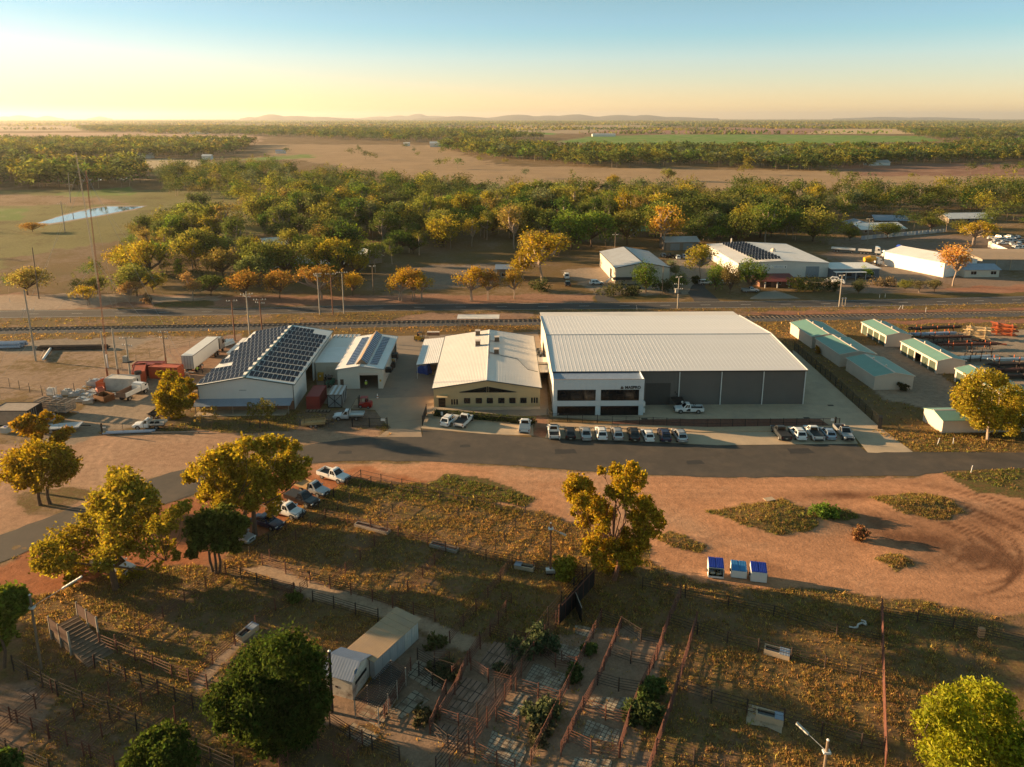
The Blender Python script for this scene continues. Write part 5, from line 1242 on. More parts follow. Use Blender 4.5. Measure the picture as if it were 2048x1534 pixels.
road_train('tanker_trailer', 'white round tanker trailer parked right beside the grain road train', (1846, 536), (1829, 521), ((10, 'tank'),), None)
road_train('tanker_trailer', 'blue tank trailer behind the white tanker', (1822, 519), (1795, 503), ((9, 'bluetank'), (7, 'bluetank')), None)
road_train('flat_truck', 'flat-deck truck with white rails and white cab at the edge of the wood', (1662, 503), (1716, 507), ((9, 'flat'), (5, 'flat')), WP)
t = thing('concrete_truck', 'yellow and white agitator truck behind the small bright tree', 'truck', P(1727, 531), .05)
m2 = MB(); m2.tube((0, 0, 2.3), (2.2, 0, 2.5), .9, 1.3, n=12); m2.tube((2.2, 0, 2.5), (4.2, 0, 2.7), 1.3, .8, n=12); m2.build('drum', M['yellow'], t); cab(t, 4.6, WP, 3.0, 1.9); axles(t, (.8, 2.0, 5.6)); MB().box(-.3, 6.5, -.4, .4, .8, 1.1).build('chassis', M['trim'], t)
# stock crate trailer, tandem trailers
t = thing('stock_crate', 'empty grey slatted stock crate trailer standing open-topped in the yard', 'trailer', P(72, 829), heading((72, 829), (140, 834)))
for s in (0, 2.4):
 for k in range(5): MB().box(0, 6.4, s - .03, s + .03, .8 + k * .38, 1.05 + k * .38).build('slat', M['rustpale'], t)
for x in (0, 6.4):
 for k in range(5): MB().box(x - .03, x + .03, .04, 2.36, .8 + k * .38, 1.05 + k * .38).build('slat', M['rustpale'], t)
for k in range(5):
 for s in (-.05, 2.45): MB().box(k * 1.6 - .05, k * 1.6 + .05, s - .04, s + .04, .7, 2.7).build('post', M['palewood'], t)
 MB().box(k * 1.6 - .04, k * 1.6 + .04, 0, 2.4, 2.62, 2.7).build('top_bar', M['palewood'], t)
MB().box(0, 6.4, .0, 2.4, .68, .78).build('floor', M['rustdark'], t); axles(t, (2.6, 3.7), .42, 2.2); MB().beam((6.4, 1.2, .6), (8.0, 1.2, .5), .12).build('drawbar', M['zinc'], t)
for w_ in t.children:
 if w_.name.startswith('wheel'): w_.location.y += 1.2
def trailer(lab, a, b_, tm, sides=.35):
 pa, pb = P(*a), P(*b_); rz = math.atan2(pb.y - pa.y, pb.x - pa.x); ln = (pb - pa).length * .72
 t = thing('tandem_trailer', lab, 'trailer', pa, rz)
 MB().box(0, ln, -1.0, 1.0, .55, .65).build('deck', tm, t)
 for s in (-1, 1): MB().box(0, ln, s - .03, s + .03, .66, .66 + sides).build('side_board', tm, t)
 for x in (0, ln): MB().box(x - .03, x + .03, -.96, .96, .66, .66 + sides * .8).build('end_board', tm, t)
 m2 = MB(); m2.beam((ln, .8, .5), (ln * 1.36, 0, .45), .1); m2.beam((ln, -.8, .5), (ln * 1.36, 0, .45), .1); m2.build('drawbar', M['rustdark'], t)
 axles(t, (ln * .4, ln * .4 + .8), .34, 2.3)
 MB().box(ln * .4 - .5, ln * .4 + 1.3, -1.25, -1.02, .62, .74).build('mudguard', tm, t)
trailer('yellow timber-sided tandem trailer on the grass behind the street fence', (604, 853), (669, 848), M['timber'])
trailer('black box tandem trailer beside the golden yard tree', (330, 833), (293, 832), M['trim'])
# forklifts
def forklift(lab, loc, rz, col, driver=False, load=None):
 t = thing('forklift', lab, 'forklift', loc, rz)
 m2 = MB(); m2.prism([(-1.3, .25), (.9, .25), (.9, .9), (.2, .95), (-.2, 1.25), (-1.3, 1.3)], 1, -.58, .58); m2.build('chassis', col, t)
 MB().box(-1.45, -1.0, -.56, .56, .3, 1.15).build('counterweight', M['trim'] if col is not M['redpaint'] else col, t)
 for x in (.75, -.75):
  for s in (1, -1): MB().beam((x, s * .5, .9), (x * .7, s * .48, 2.1), .07).build('guard_post', col if col is M['redpaint'] else M['trim'], t)
 m2 = MB(); m2.box(-.65, .65, -.55, .55, 2.1, 2.16); m2.build('overhead_guard', col if col is M['redpaint'] else M['trim'], t)
 MB().box(-.7, -.2, -.25, .25, 1.2, 1.75).build('seat', M['trim'], t)
 for s in (1, -1): MB().box(.95, 1.1, s * .35 - .06, s * .35 + .06, .1, 2.3).build('mast', M['trim'], t); MB().box(1.1, 2.2, s * .3 - .06, s * .3 + .06, .12 if not load else .8, .17 if not load else .85).build('fork', M['rustdark'], t)
 for x, r in ((.6, .35), (-.9, .27)):
  for s in (1, -1): wheel(t, x, s * .5, r, .22)
 return t
forklift('red forklift parked in front of the black rail gate', P(729, 815), math.pi - .1, M['redpaint'])
forklift('green forklift in the corner between the solar shed and the workshop', P(659, 772), -.3 - U, M['greenpaint'])
forklift('yellow forklift carrying brick-coloured pallets behind the carport', P(840, 681), .1, M['yellow'], load=1)
t = thing('brick_pallet', 'pallet of orange-brown goods held up on the yellow forklift', 'pallet', P(867, 677))
MB().box(-1.6, 1.6, -.6, .6, .9, 1.0).build('pallet', M['timber'], t); MB().box(-1.5, 1.5, -.5, .5, 1.0, 1.7).build('goods', mat('orange_goods', (.34, .17, .10), .8, var=.2, ribs=(.5, 0, .02)), t); MB().box(-1.55, 1.55, -.55, .55, 1.7, 1.78).build('lid', M['shedwall'], t)
# ---------------- containers
def container(lab, loc, rz, m_, ln=6.06, doors_end=True, frame=None, w=2.44, h=2.6):
 t = thing('shipping_container', lab, 'container', loc, rz); fr_ = frame or m_
 m2 = MB(); m2.box(.08, ln - .08, .06, w - .06, .15, h - .06); m2.build('box', m_, t)
 m2 = MB()
 for x in (.06, ln - .06):
  for y in (.06, w - .06): m2.box(x - .07, x + .07, y - .07, y + .07, 0, h)
 m2.build('corner_post', fr_, t)
 m2 = MB()
 for y in (.05, w - .05):
  m2.box(.13, ln - .13, y - .06, y + .06, 0, .16); m2.box(.13, ln - .13, y - .06, y + .06, h - .12, h)
 for x in (.05, ln - .05): m2.box(x - .06, x + .06, .12, w - .12, h - .12, h); m2.box(x - .06, x + .06, .12, w - .12, 0, .16)
 m2.build('frame_rail', fr_, t)
 for k in range(2): MB().box(ln, ln + .04, .08 + k * (w / 2 - .06), w / 2 - .02 + k * (w / 2 - .06), .18, h - .14).build('door', fr_, t)
 for k in range(4): MB().tube((ln + .06, .35 + k * .58, .2), (ln + .06, .35 + k * .58, h - .15), .025, n=5).build('lock_bar', M['zinc'], t)
 return t
c = P(612, 819); container('red shipping container lengthways beside the solar panel shed', c + Vector((2.6, 0, 0)), U + .02, M['redcont'], 6.06)
t = thing('cage_container', 'grey container with black cross-braced end wall and striped roof', 'container', P(656, 815.5), .02)
MB().box(.06, 2.6, .08, 5.0, .12, 2.55).build('box', M['greycont'], t)
for a_, b_ in (((.06, .04, .15), (2.6, .04, 2.5)), ((.06, .03, 2.5), (2.6, .03, .15)), ((0, .03, 0), (0, .03, 2.6)), ((2.66, .03, 0), (2.66, .03, 2.6)), ((0, .03, .06), (2.66, .03, .06)), ((0, .03, 2.56), (2.66, .03, 2.56)), ((2.64, .05, .15), (2.64, 2.5, 2.5)), ((2.65, 2.5, .15), (2.65, 5.0, 2.5)), ((1.33, .02, 0), (1.33, .02, 2.6))): MB().beam(a_, b_, .09).build('brace', M['black'], t)
for k in range(6): MB().box(.0 + k * .445, .43 + k * .445, 0, 5.05, 2.6, 2.64 + (k % 2) * .03).build('roof_sheet', M['zinc'] if k % 2 else M['rustpale'], t)
c1, c2 = P(300, 757), P(339, 757)
container('rust-orange container with its bright door end beside the white trailer', P(369, 751), math.pi - .10, M['orange'], 6.4)
o = container('second orange container standing nose to the big container behind the white tank', P(292, 766), heading((292, 772), (300, 756)) + .1, M['orange'], 6.06)
container('white container with a black tyre on its roof behind the tipper truck', P(283, 774), math.pi - .09, M['whitecont'], 6.06)
t = thing('tyre', 'big black tyre lying on the white container roof', 'tyre', P(276, 748, 2.6)); MB().tube((0, 0, .02), (0, 0, .6), .7, n=16).build('tread', M['tyre'], t); MB().tube((0, 0, .6), (0, 0, .62), .4, n=14).build('rim', M['rustdark'], t)
container('dark red container behind the white container', P(262, 756) + Vector((0, 1, 0)), .05, M['redcont'], 6.0)
container('long container-frame shed with black ribs at the left edge of the yard', P(-14, 852), .0, M['rustpale'], 6.6, frame=M['black'], w=4.0, h=2.9)
# white stacked pipes beside the truck and along the paddock
def pipes(lab, a, b_, n_, r, m_, layers=1, cat='pipes', name='pipe_stack'):
 pa, pb = P(*a), P(*b_); t = thing(name, lab, cat, (pa + pb) / 2, math.atan2(pb.y - pa.y, pb.x - pa.x)); ln = (pb - pa).length
 src = {}
 for l in range(layers):
  for k in range(n_ - l):
   y = (k - (n_ - 1 - l) / 2) * r * 2.1; z = r + .1 + l * r * 1.75; off = rnd.uniform(-.4, .4)
   if 0 not in src: m2 = MB(); m2.tube((-ln / 2, 0, 0), (ln / 2, 0, 0), r, n=8); src[0] = m2.build('pipe', m_, t); o = src[0]
   else: o = part('pipe', src[0], t)
   o.location = (off, y, z)
 for x in (-ln * .3, ln * .3): MB().box(x - .08, x + .08, -n_ * r * 1.1, n_ * r * 1.1, 0, .1).build('bearer', M['wood'], t)
 return t
pipes('white pipes stacked on the ground just ahead of the truck cab', (441, 694), (463, 686), 5, .28, M['white'], 2)
pipes('pale blue-white pipes lying along the front fence beneath the white flatbed ute', (212, 868), (310, 864), 3, .16, M['bluepipe'])
pipes('single long pale pipe lying end on from the blue-white pipes', (305, 867), (420, 865), 1, .1, M['rustpale'])
pipes('blue-grey pipes stacked at the left edge of the paddock', (-20, 696), (48, 694), 4, .35, M['bluepipe'], 2)
pipes('long row of dark old poles lying across the paddock', (80, 699), (215, 697), 4, .22, M['rustdark'], 2, 'poles', 'pole_stack')
pipes('white steel beam lying at an angle on the paddock', (86, 723), (101, 701), 1, .3, M['white'], 1, 'beam', 'steel_beam')
pipes('thin pale beam lying beside the white beam on the paddock', (81, 718), (89, 703), 1, .12, M['rustpale'], 1, 'beam', 'steel_beam')
# junk: bins, tanks, stillages
def bin_(lab, a, b_, m_, w=2.2, h=1.2, name='open_bin', cat='bin'):
 pa, pb = P(*a), P(*b_); ln = (pb - pa).length; t = thing(name, lab, cat, pa, math.atan2(pb.y - pa.y, pb.x - pa.x))
 for y in (0, w): MB().box(0, ln, y - .04, y + .04, .05, h).build('side_wall', m_, t)
 for x in (0, ln): MB().box(x - .04, x + .04, .045, w - .045, .05, h).build('end_wall', m_, t)
 MB().box(.05, ln - .05, .05, w - .05, .05, .15).build('floor', M['rustdark'], t)
bin_('rusty brown open waste bin beside the tipper truck', (209, 807), (230, 799), mat('rust_brown_sheet', (.20, .085, .03), .85, var=.3), 3.0, 1.3)
bin_('orange slatted cage bin leaning beside the white container', (211, 781), (232, 770), M['orangepaint'], 2.0, 1.7)
bin_('small salmon pink open crate among the stillages', (196, 789), (210, 786), mat('salmon_paint', (.52, .17, .11), .7), 1.4, 1.1)
GJ = 'stillages and scrap stacked in the left yard'
for k, (x, y, lab, m_, sz) in enumerate(((104, 790, 'white square tank on a stand at the end of the scrap row', 'white', (1.3, 1.2, 1.7)), (115, 799, 'white and blue drum bundle below the square tank', 'bluepipe', (1.4, 1.0, .9)), (134, 789, 'brown-topped white machine between tank and stillages', 'whitecont', (1.5, 1.2, 1.2)), (150, 792, 'grey stillage beside the brown-topped machine', 'zinc', (1.8, 1.4, 1.0)),
                                  (164, 803, 'wire basket full of galvanised parts near the rusty bin', 'zinc', (1.9, 1.4, .9)), (178, 806, 'second wire basket of galvanised parts beside the rusty bin', 'alu', (1.8, 1.4, .9)), (192, 798, 'round white drum between wire baskets and rusty bin', 'whitecont', (1.2, 1.2, 1.2)), (175, 793, 'row of pale trestles behind the wire baskets', 'alu', (2.4, 1.2, .6)),
                                  (188, 786, 'pale stack of sheet offcuts in the middle of the scrap row', 'zinc', (2.2, 1.4, .7)), (189, 775, 'tall pile of white crates behind the salmon crate', 'whitecont', (2.2, 1.6, 1.9)), (203, 771, 'second pile of white crates against the orange cage', 'shedwall', (1.6, 1.4, 1.6)), (158, 785, 'flat pale panels leaning at the back of the scrap row', 'shedwall', (2.6, .8, .6)), (175, 780, 'brown timber crate at the back of the scrap row', 'timber', (1.6, 1.2, .8)),
                                  (232, 792, 'low grey rack beside the orange cage bin', 'zinc', (2.0, 1.2, .6)), (262, 780, 'low heap of rusty plate behind the tipper cab', 'rust', (2.6, 1.4, .6)))):
 t = thing('stillage', lab, 'stillage', P(x, y), rnd.uniform(-.3, .3), GJ); w_, d_, h_ = sz
 MB().box(-w_ / 2, w_ / 2, -d_ / 2, d_ / 2, 0, .12).build('pallet', M['timber'], t)
 MB().box(-w_ / 2 + .06, w_ / 2 - .06, -d_ / 2 + .06, d_ / 2 - .06, .12, h_ * .8).build('crate', M[m_], t)
 for sx in (-1, 1):
  for sy in (-1, 1): MB().box(sx * w_ / 2 - .04, sx * w_ / 2 + .04, sy * d_ / 2 - .04, sy * d_ / 2 + .04, .12, h_).build('corner_post', M['zinc'], t)
 for q in range(3): MB().cbox((rnd.uniform(-.3, .3) * w_, rnd.uniform(-.3, .3) * d_, h_ * .8 + .1), (w_ * rnd.uniform(.2, .5), d_ * rnd.uniform(.2, .5), .2)).build('contents', M[rnd.choice(('alu', 'zinc', 'whitecont', m_))], t)
for k, (x, y, lab, m_) in enumerate(((70, 823, 'white tank cube with a blue cap beside the black-ribbed shed', 'white'), (72, 842, 'white liquid tank in a cage below the stock crate', 'whitecont'), (103, 841, 'bluish white liquid tank nearest the stock crate wheels', 'bluepipe'), (60, 850, 'pale liquid tank beside the black-ribbed shed wall', 'shedwall'), (30, 860, 'white bulk tank beside the boxy white pump', 'white'), (12, 866, 'boxy white pump unit at the left edge', 'whitecont'))):
 t = thing('liquid_tank', lab, 'tank', P(x, y), rnd.uniform(-.4, .4), 'white liquid tanks by the yard entrance')
 MB().box(-.65, .65, -.55, .55, 0, .15).build('pallet', M['timber'], t); MB().box(-.6, .6, -.5, .5, .15, 1.15).build('tank', M[m_], t); MB().tube((0, 0, 1.15), (0, 0, 1.25), .2, n=8).build('cap', M['bluelid'], t)
 m2 = MB()
 for z in (.3, .6, .9, 1.12):
  for s in (-.52, .52): m2.beam((-.62, s, z), (.62, s, z), .02)
  for s in (-.62, .62): m2.beam((s, -.52, z), (s, .52, z), .02)
 m2.build('cage', M['zinc'], t)
t = thing('flat_trailer', 'grey flat trailer deck under the sparse golden branches by the entrance', 'trailer', P(120, 862), .2); MB().box(-3.5, 3.5, -1.2, 1.2, .8, 1.0).build('deck', M['zinc'], t); axles(t, (-2, -1), .45, 2.3); MB().beam((3.5, 0, .8), (5, 0, .6), .15).build('drawbar', M['rustdark'], t)
# fuel cabinet, black skip by the wall, traffic cone, timber skids
t = thing('gas_cabinet', 'yellow cabinet against the cream link building', 'cabinet', P(642, 761)); MB().box(-.55, .55, -.4, .4, .05, 1.7).build('case', M['yellow'], t); MB().box(-.45, .45, -.44, -.403, .2, 1.6).build('door', M['yellow'], t); MB().box(-.15, .15, -.455, -.442, 1.0, 1.3).build('notice', M['white'], t)
t = thing('cylinder_trolley', 'trolley of dark gas cylinders by the link building door', 'trolley', P(655, 761)); MB().box(-.8, .8, -.4, .4, .15, .22).build('deck', M['trim'], t)
for k in range(5): MB().tube((-.6 + k * .3, 0, .22), (-.6 + k * .3, 0, 1.35), .12, n=7).build('cylinder', M['trim' if k % 2 else 'zinc'], t)
for s in (-.6, .6): wheel(t, s, .35, .15, .08)
t = thing('tipping_skip', 'black tipping skip leaning against the charcoal wall behind the white ute', 'skip', P(1352, 812) + Vector((0, -.9, 0)))
m2 = MB(); m2.prism([(-1.2, 1.9), (1.0, 2.0), (1.1, .3), (.2, .2)], 1, -.7, .7); m2.build('hopper', M['black'], t); MB().box(-.2, 1.2, -.6, .6, 0, .2).build('base', M['rustdark'], t); MB().tube((.75, -.72, 1.5), (.75, -.76, 1.5), .22, n=10).build('sticker', M['white'], t)
t = thing('traffic_cone', 'white and orange traffic cone standing alone on the yard concrete', 'cone', P(755, 797)); MB().box(-.25, .25, -.25, .25, .02, .08).build('base', M['orangepaint'], t); MB().tube((0, 0, .08), (0, 0, 1.0), .2, .06, n=10).build('cone', M['white'], t); MB().tube((0, 0, .35), (0, 0, .55), .17, .13, n=10).build('band', M['orangepaint'], t)
t = thing('timber_skid', 'flat timber skids lying in front of the red container', 'skids', P(636, 823)); 
for k in range(2): MB().box(-2.3, 2.3, -.4 + k * .6, -.2 + k * .6, 0, .15).build('runner', M['rustdark'], t)
for k in range(7): MB().box(-2.2 + k * .66, -1.8 + k * .66, -.5, .6, .15, .2).build('plank', M['wood'], t)
t = thing('machine_row', 'row of dark machinery parts along the workshop side', 'machinery', P(786, 730))
for k in range(6): MB().cbox((rnd.uniform(-.3, .3), k * 1.5 - 3, .6), (1.1, 1.1, 1.0 + rnd.random() * .5)).build('machine_case', M[('rustdark', 'trim', 'yellow', 'zinc', 'rust', 'trim')[k]], t)
for k in range(3): MB().tube((.2, k * 2.6 - 2.5, .6), (.45, k * 2.6 - 2.5, .6), .5, n=12).build('flywheel', M['trim'], t)
# skip bins on the turning area
def skip_bin(lab, a, b_, lid, openf=False, h=1.25):
 pa, pb = P(*a), P(*b_); ln = (pb - pa).length; t = thing('dumpster', lab, 'dumpster', pa, math.atan2(pb.y - pa.y, pb.x - pa.x), 'white waste bins with blue lids')
 d = 1.35; wm = M['white']
 for x in (.02, ln - .02): m2 = MB(); m2.prism([(0, .08), (d, .08), (d, h + .45), (.05, h)], 0, x - .03, x + .03); m2.build('end_wall', wm, t)
 if not openf: MB().box(.055, ln - .055, 0, .05, .08, h).build('front_wall', wm, t)
 else:
  MB().box(.055, ln - .055, 0, .05, .08, .32).build('front_lip', wm, t); MB().box(.055, ln - .055, 0, .06, h - .12, h).build('front_rail', wm, t)
  for k in range(10): MB().cbox((.3 + rnd.random() * (ln - .6), .4 + rnd.random() * .5, .35 + rnd.random() * .35), (rnd.uniform(.2, .6), rnd.uniform(.2, .5), rnd.uniform(.15, .4))).build('rubbish', M[rnd.choice(('timber', 'rustdark', 'zinc', 'trim', 'shedwall'))], t)
 MB().box(.055, ln - .055, d - .05, d, .08, h + .42).build('rear_wall', wm, t); MB().box(.055, ln - .055, .055, d - .055, .08, .14).build('floor', M['rustdark'], t)
 for k in range(2):
  x0, x1 = .0 + k * ln / 2 + .02, (k + 1) * ln / 2 - .02
  o = slab_roof('lid', [(x0, -.04, h + .03), (x1, -.04, h + .03), (x1, d + .02, h + .49), (x0, d + .02, h + .49)], .04, lid, t)
  for j in range(4): xx = x0 + .08 + j * (x1 - x0 - .1) / 4; MB().beam((xx, 0, h + .06), (xx, d, h + .52), .09, .05).build('rib', lid, o)
 for s in (-.08, ln + .08): MB().box(s - .06, s + .06, .35, .75, .6, .8).build('fork_pocket', M['trim'], t)
skip_bin('white waste bin with dark blue ribbed lid and open front full of rubbish', (1416, 1156), (1447, 1159), M['bluelid'], True, 1.5)
skip_bin('lowest white waste bin with a bright sky-blue lid, between two dark blue lids', (1462, 1155.5), (1493, 1159), M['cyanlid'], False, 1.05)
skip_bin('closed white waste bin with dark blue lid at the end of the trio', (1501, 1163.5), (1533, 1167), M['bluelid'], False, 1.4)
# pipe yard on the right
PY = 'racks and stacks in the pipe yard'
def rack(lab, a, b_, n_, m_, r=.16, h=1.0, mk=None):
 pa, pb = P(*a), P(*b_); ln = (pb - pa).length; t = thing('pipe_rack', lab, 'pipe rack', (pa + pb) / 2, math.atan2(pb.y - pa.y, pb.x - pa.x), PY)
 for x in (-ln * .35, 0, ln * .35):
  m2 = MB(); m2.box(x - .08, x + .08, -.9, .9, h - .15, h); m2.build('bearer', M['rustdark'], t)
  for y in (-.85, .85): MB().box(x - .07, x + .07, y - .07, y + .07, 0, h + .9).build('upright', M['orangepaint'] if mk else M['rustdark'], t)
 src = None
 for k in range(n_):
  if src is None: m2 = MB(); m2.tube((-ln / 2, 0, 0), (ln / 2, 0, 0), r, n=6); src = m2.build('pipe', m_, t); o = src
  else: o = part('pipe', src, t)
  o.location = (rnd.uniform(-1.2, 1.2), -.7 + (k % 5) * .34, h + r + (k // 5) * r * 1.9)
for lab, a, b_, n_, m_, h, mk in (('rack of dark pipes farthest back beside the green sheds', (1822, 668), (1915, 664), 9, 'rustdark', 1.2, 1), ('rack of blue pipes behind the four-door green shed', (1824, 676), (1905, 673), 8, 'bluepipe', .8, 1), ('rack of brown rails between the orange uprights', (1850, 682), (1932, 680), 8, 'rust', .7, 0), ('low rack of dusty pipes behind the five-door shed', (1868, 690), (1935, 688), 7, 'rustdark', .4, 0),
                                 ('long rack of dark brown pipe in the middle of the pipe yard', (1885, 698), (1990, 696), 8, 'rust', .9, 1), ('open low rack with few pipes in mid yard', (1930, 711), (1985, 709), 3, 'rustpale', 1.0, 0), ('rack of pale steel sections above the golden gum', (1925, 722), (1985, 719), 6, 'alu', .7, 0), ('rack of galvanised pipe running out of the picture', (1975, 727), (2090, 725), 7, 'alu', .8, 1),
                                 ('stack of dark pipe below the galvanised rack', (1975, 735), (2090, 733), 8, 'rustdark', .5, 0), ('stack of brown tubes behind the gum crown', (1985, 745), (2090, 743), 8, 'rust', .4, 0), ('last stack of dark tubes at the yard edge beyond the gum', (1990, 757), (2090, 755), 8, 'rustdark', .4, 0)):
 rack(lab, a, b_, n_, M[m_], .16, h, mk)
for lab, x, y, m_ in (('leaning heap of cream steel frames in the pipe yard', 1953, 676, M['cream']), ('leaning heap of bright orange steel frames in the pipe yard', 2007, 670, M['orangepaint'])):
 t = thing('steel_frame_heap', lab, 'steel frames', P(x, y), -.5)
 for l in range(7):
  for k in range(2): o = MB().box(-2.6, 2.6, -.12, .12, 0, .22).build('beam', mat('cream_steel', (.55, .40, .22), .6) if m_ is M['cream'] else m_, t); o.location = (rnd.uniform(-.6, .6), k * 1.2 - .6 + rnd.uniform(-.2, .2), .1 + l * .42); o.rotation_euler = (0, rnd.uniform(-.1, .12), rnd.uniform(-.25, .25))
  for k in range(2): o = MB().box(-.1, .1, -1.1, 1.1, 0, .18).build('spacer', m_, t); o.location = (-1.6 + 3.2 * k, 0, .32 + l * .42 - .1)
for k in range(5):
 q = P(1960 + k * 9, 683 + k * 1.4); t = thing('scrap_bar', ['orange flat bar lying below the cream frames', 'brown plate lying below the cream frames', 'rusty plate between the two steel heaps', 'dark ring lying below the orange frames', 'orange beam lying in front of the orange frames'][k], 'scrap', q, rnd.uniform(-.8, .2), PY); MB().box(-1.8, 1.8, -.3, .3, .02, .25).build('bar', M[('orangepaint', 'rust', 'rust', 'rustdark', 'orangepaint')[k]], t); MB().box(-.2, .2, -.6, .6, .25, .4).build('lug', M['rustdark'], t)
# white guide posts by the roads
for k, (x, y) in enumerate(((1875, 889), (1906, 889), (1942, 945), (1797, 619), (1805, 618), (1851, 626), (1759, 596), (1770, 595), (1274, 619), (20, 604))):
 t = thing('guide_post', ['white guide post leaning on the kerb outside the green sheds', 'second white guide post outside the green sheds near the gum', 'white guide post on the grass across the street', 'leaning white guide post south of the highway', 'white guide post standing beside the leaning one', 'thick white marker post between highway and railway', 'white post on the far highway verge by the round bush', 'second white post on the far verge by the round bush', 'thin white guide post behind the warehouse roof', 'white guide post at the dirt turn-off'][k], 'guide post', P(x, y), 0, 'white roadside guide posts')
 m2 = MB(); m2.box(-.06, .06, -.03, .03, 0, 1.2 if k != 5 else 1.6); o = m2.build('post', M['white'], t); o.rotation_euler = (0, (.2, 0, .1, .5, 0, 0, 0, 0, -.2, 0)[k], 0); MB().box(-.05, .05, -.036, -.031, .9, 1.05).build('reflector', M['redpaint'], o)
# ---------------- people
def person(label, loc, rz, top, legs, hat=None):
 vs = [(0, 0, .95), (0, 0, 1.15), (0, 0, 1.38), (0, 0, 1.50), (0, .02, 1.60), (0, .01, 1.74), (.10, 0, .88), (.11, .02, .5), (.12, 0, .09), (.13, .13, .04), (-.10, 0, .88), (-.12, -.03, .5), (-.12, -.06, .09), (-.13, .07, .04), (.19, 0, 1.40), (.25, .0, 1.13), (.24, .12, .92), (-.19, 0, 1.40), (-.25, .02, 1.13), (-.22, .14, .95)]
 es = [(0, 1), (1, 2), (2, 3), (3, 4), (4, 5), (0, 6), (6, 7), (7, 8), (8, 9), (0, 10), (10, 11), (11, 12), (12, 13), (2, 14), (14, 15), (15, 16), (2, 17), (17, 18), (18, 19)]
 rs = [.15, .14, .16, .06, .09, .085, .095, .065, .045, .04, .095, .065, .045, .04, .065, .045, .035, .065, .045, .035]
 me = bpy.data.meshes.new('person'); me.from_pydata(vs, es, []); o = bpy.data.objects.new('tmp_person', me); COL.objects.link(o)
 o.modifiers.new('s', 'SKIN'); 
 for k, r in enumerate(rs): me.skin_vertices[0].data[k].radius = (r, r * (.75 if k in (0, 1, 2) else 1))
 me.skin_vertices[0].data[0].use_root = True
 ss = o.modifiers.new('d', 'SUBSURF'); ss.levels = 1; ss.render_levels = 1
 m2 = bpy.data.meshes.new_from_object(o.evaluated_get(bpy.context.evaluated_depsgraph_get())); bpy.data.objects.remove(o)
 for x in (M['skin'], top, legs, M['trim']): m2.materials.append(x)
 for p in m2.polygons:
  c = p.center; p.use_smooth = True
  p.material_index = 0 if c.z > 1.47 or (abs(c.x) > .2 and c.z < 1.02) else (1 if c.z > .93 else (2 if c.z > .12 else 3))
 t = thing('person', label, 'person', loc, rz); link('body', m2, t)
 h = MB(); h.tube((0, .015, 1.72), (0, .015, 1.80), .115, .10, n=10); h.tube((0, .03, 1.715), (0, .03, 1.725), .17, .16, n=10); h.build('hat', hat or M['white'], t)
 v = MB()
 for z in (1.05, 1.25): v.tube((0, 0, z), (0, 0, z + .04), .182, .182, n=10, caps=False)
 v.build('vest_band', M['alu'], t)
 return t
person('person in a red-orange vest and dark trousers standing behind the white trailer', P(357.5, 756), 2.8, M['hivisorange'], M['navy'])
person('person in a yellow-green vest and dark trousers beside the trailer wheels', P(395.5, 747), .3, M['hivis'], M['navy'])
person('person in a pale orange shirt walking away from the trailer', P(405.5, 745.5), 1.2, mat('pale_orange_cloth', (.6, .3, .18), .9), M['navy'])
person('person in a yellow hi-vis vest standing in the lit workshop doorway', P(732.5, 777), 3.4, M['hivis'], M['navy'])
person('person in a red shirt sitting up on the yellow forklift', P(842, 681) + Vector((-.45, 0, .35)), -1.4, M['redpaint'], M['navy'])
# ------------------------------------------------------------------ fences, yards, poles
POST = {}
def fence(lab, pts, rails=5, h=1.45, sp=3.2, m_=None, pm=None, r=.036, pr=.07, name='yard_fence', cat='fence', group=None, mesh=None, gate=False):
 m_ = m_ or M['rust']; pm = pm or m_
 q = [P(*p) for p in pts]
 t = thing(name, lab, cat, q[0], 0, group); o0 = q[0]
 key = (pm.name, round(pr, 3), h)
 if key not in POST:
  a = MB(); a.tube((0, 0, -.05), (0, 0, h + .12), pr, n=6); o = a.build('post', pm); POST[key] = o.data; bpy.data.objects.remove(o)
 placed = set()
 for a, b in zip(q, q[1:]):
  ln = (b - a).length; n = max(1, round(ln / sp))
  for i in range(n + 1):
   p = a.lerp(b, i / n) - o0; k = (round(p.x, 1), round(p.y, 1))
   if k in placed: continue
   placed.add(k); o = link('post', POST[key], t); o.location = (p.x, p.y, 0); o.rotation_euler = (rnd.gauss(0, .015), rnd.gauss(0, .015), 0); o.scale = (1, 1, rnd.uniform(.94, 1.06))
 for i in range(rails):
  z = h * (1 - i / rails) if rails > 2 else (h if i == 0 else h * .5)
  mb = MB()
  for a, b in zip(q, q[1:]):
   n = max(1, int((b - a).length / 4)); ps = [(a.lerp(b, k / n) - o0) for k in range(n + 1)]
   ps = [(p.x, p.y, z + (rnd.gauss(0, .015) if 0 < k < n else 0)) for k, p in enumerate(ps)]
   mb.path(ps, r, 4)
  mb.build('rail', m_, t)
 if mesh:
  mb = MB()
  for a, b in zip(q, q[1:]):
   ln = (b - a).length; n = int(ln / mesh); d = (b - a) / n
   for k in range(n): p = a + d * k - o0; mb.beam((p.x, p.y, .05), (p.x, p.y, h), .025)
  mb.build('pickets' if False else 'picket_infill', m_, t)['kind'] = 'stuff'
 return t
RD = M['rustdark']
G1 = 'pipe fences of the old stock yards'
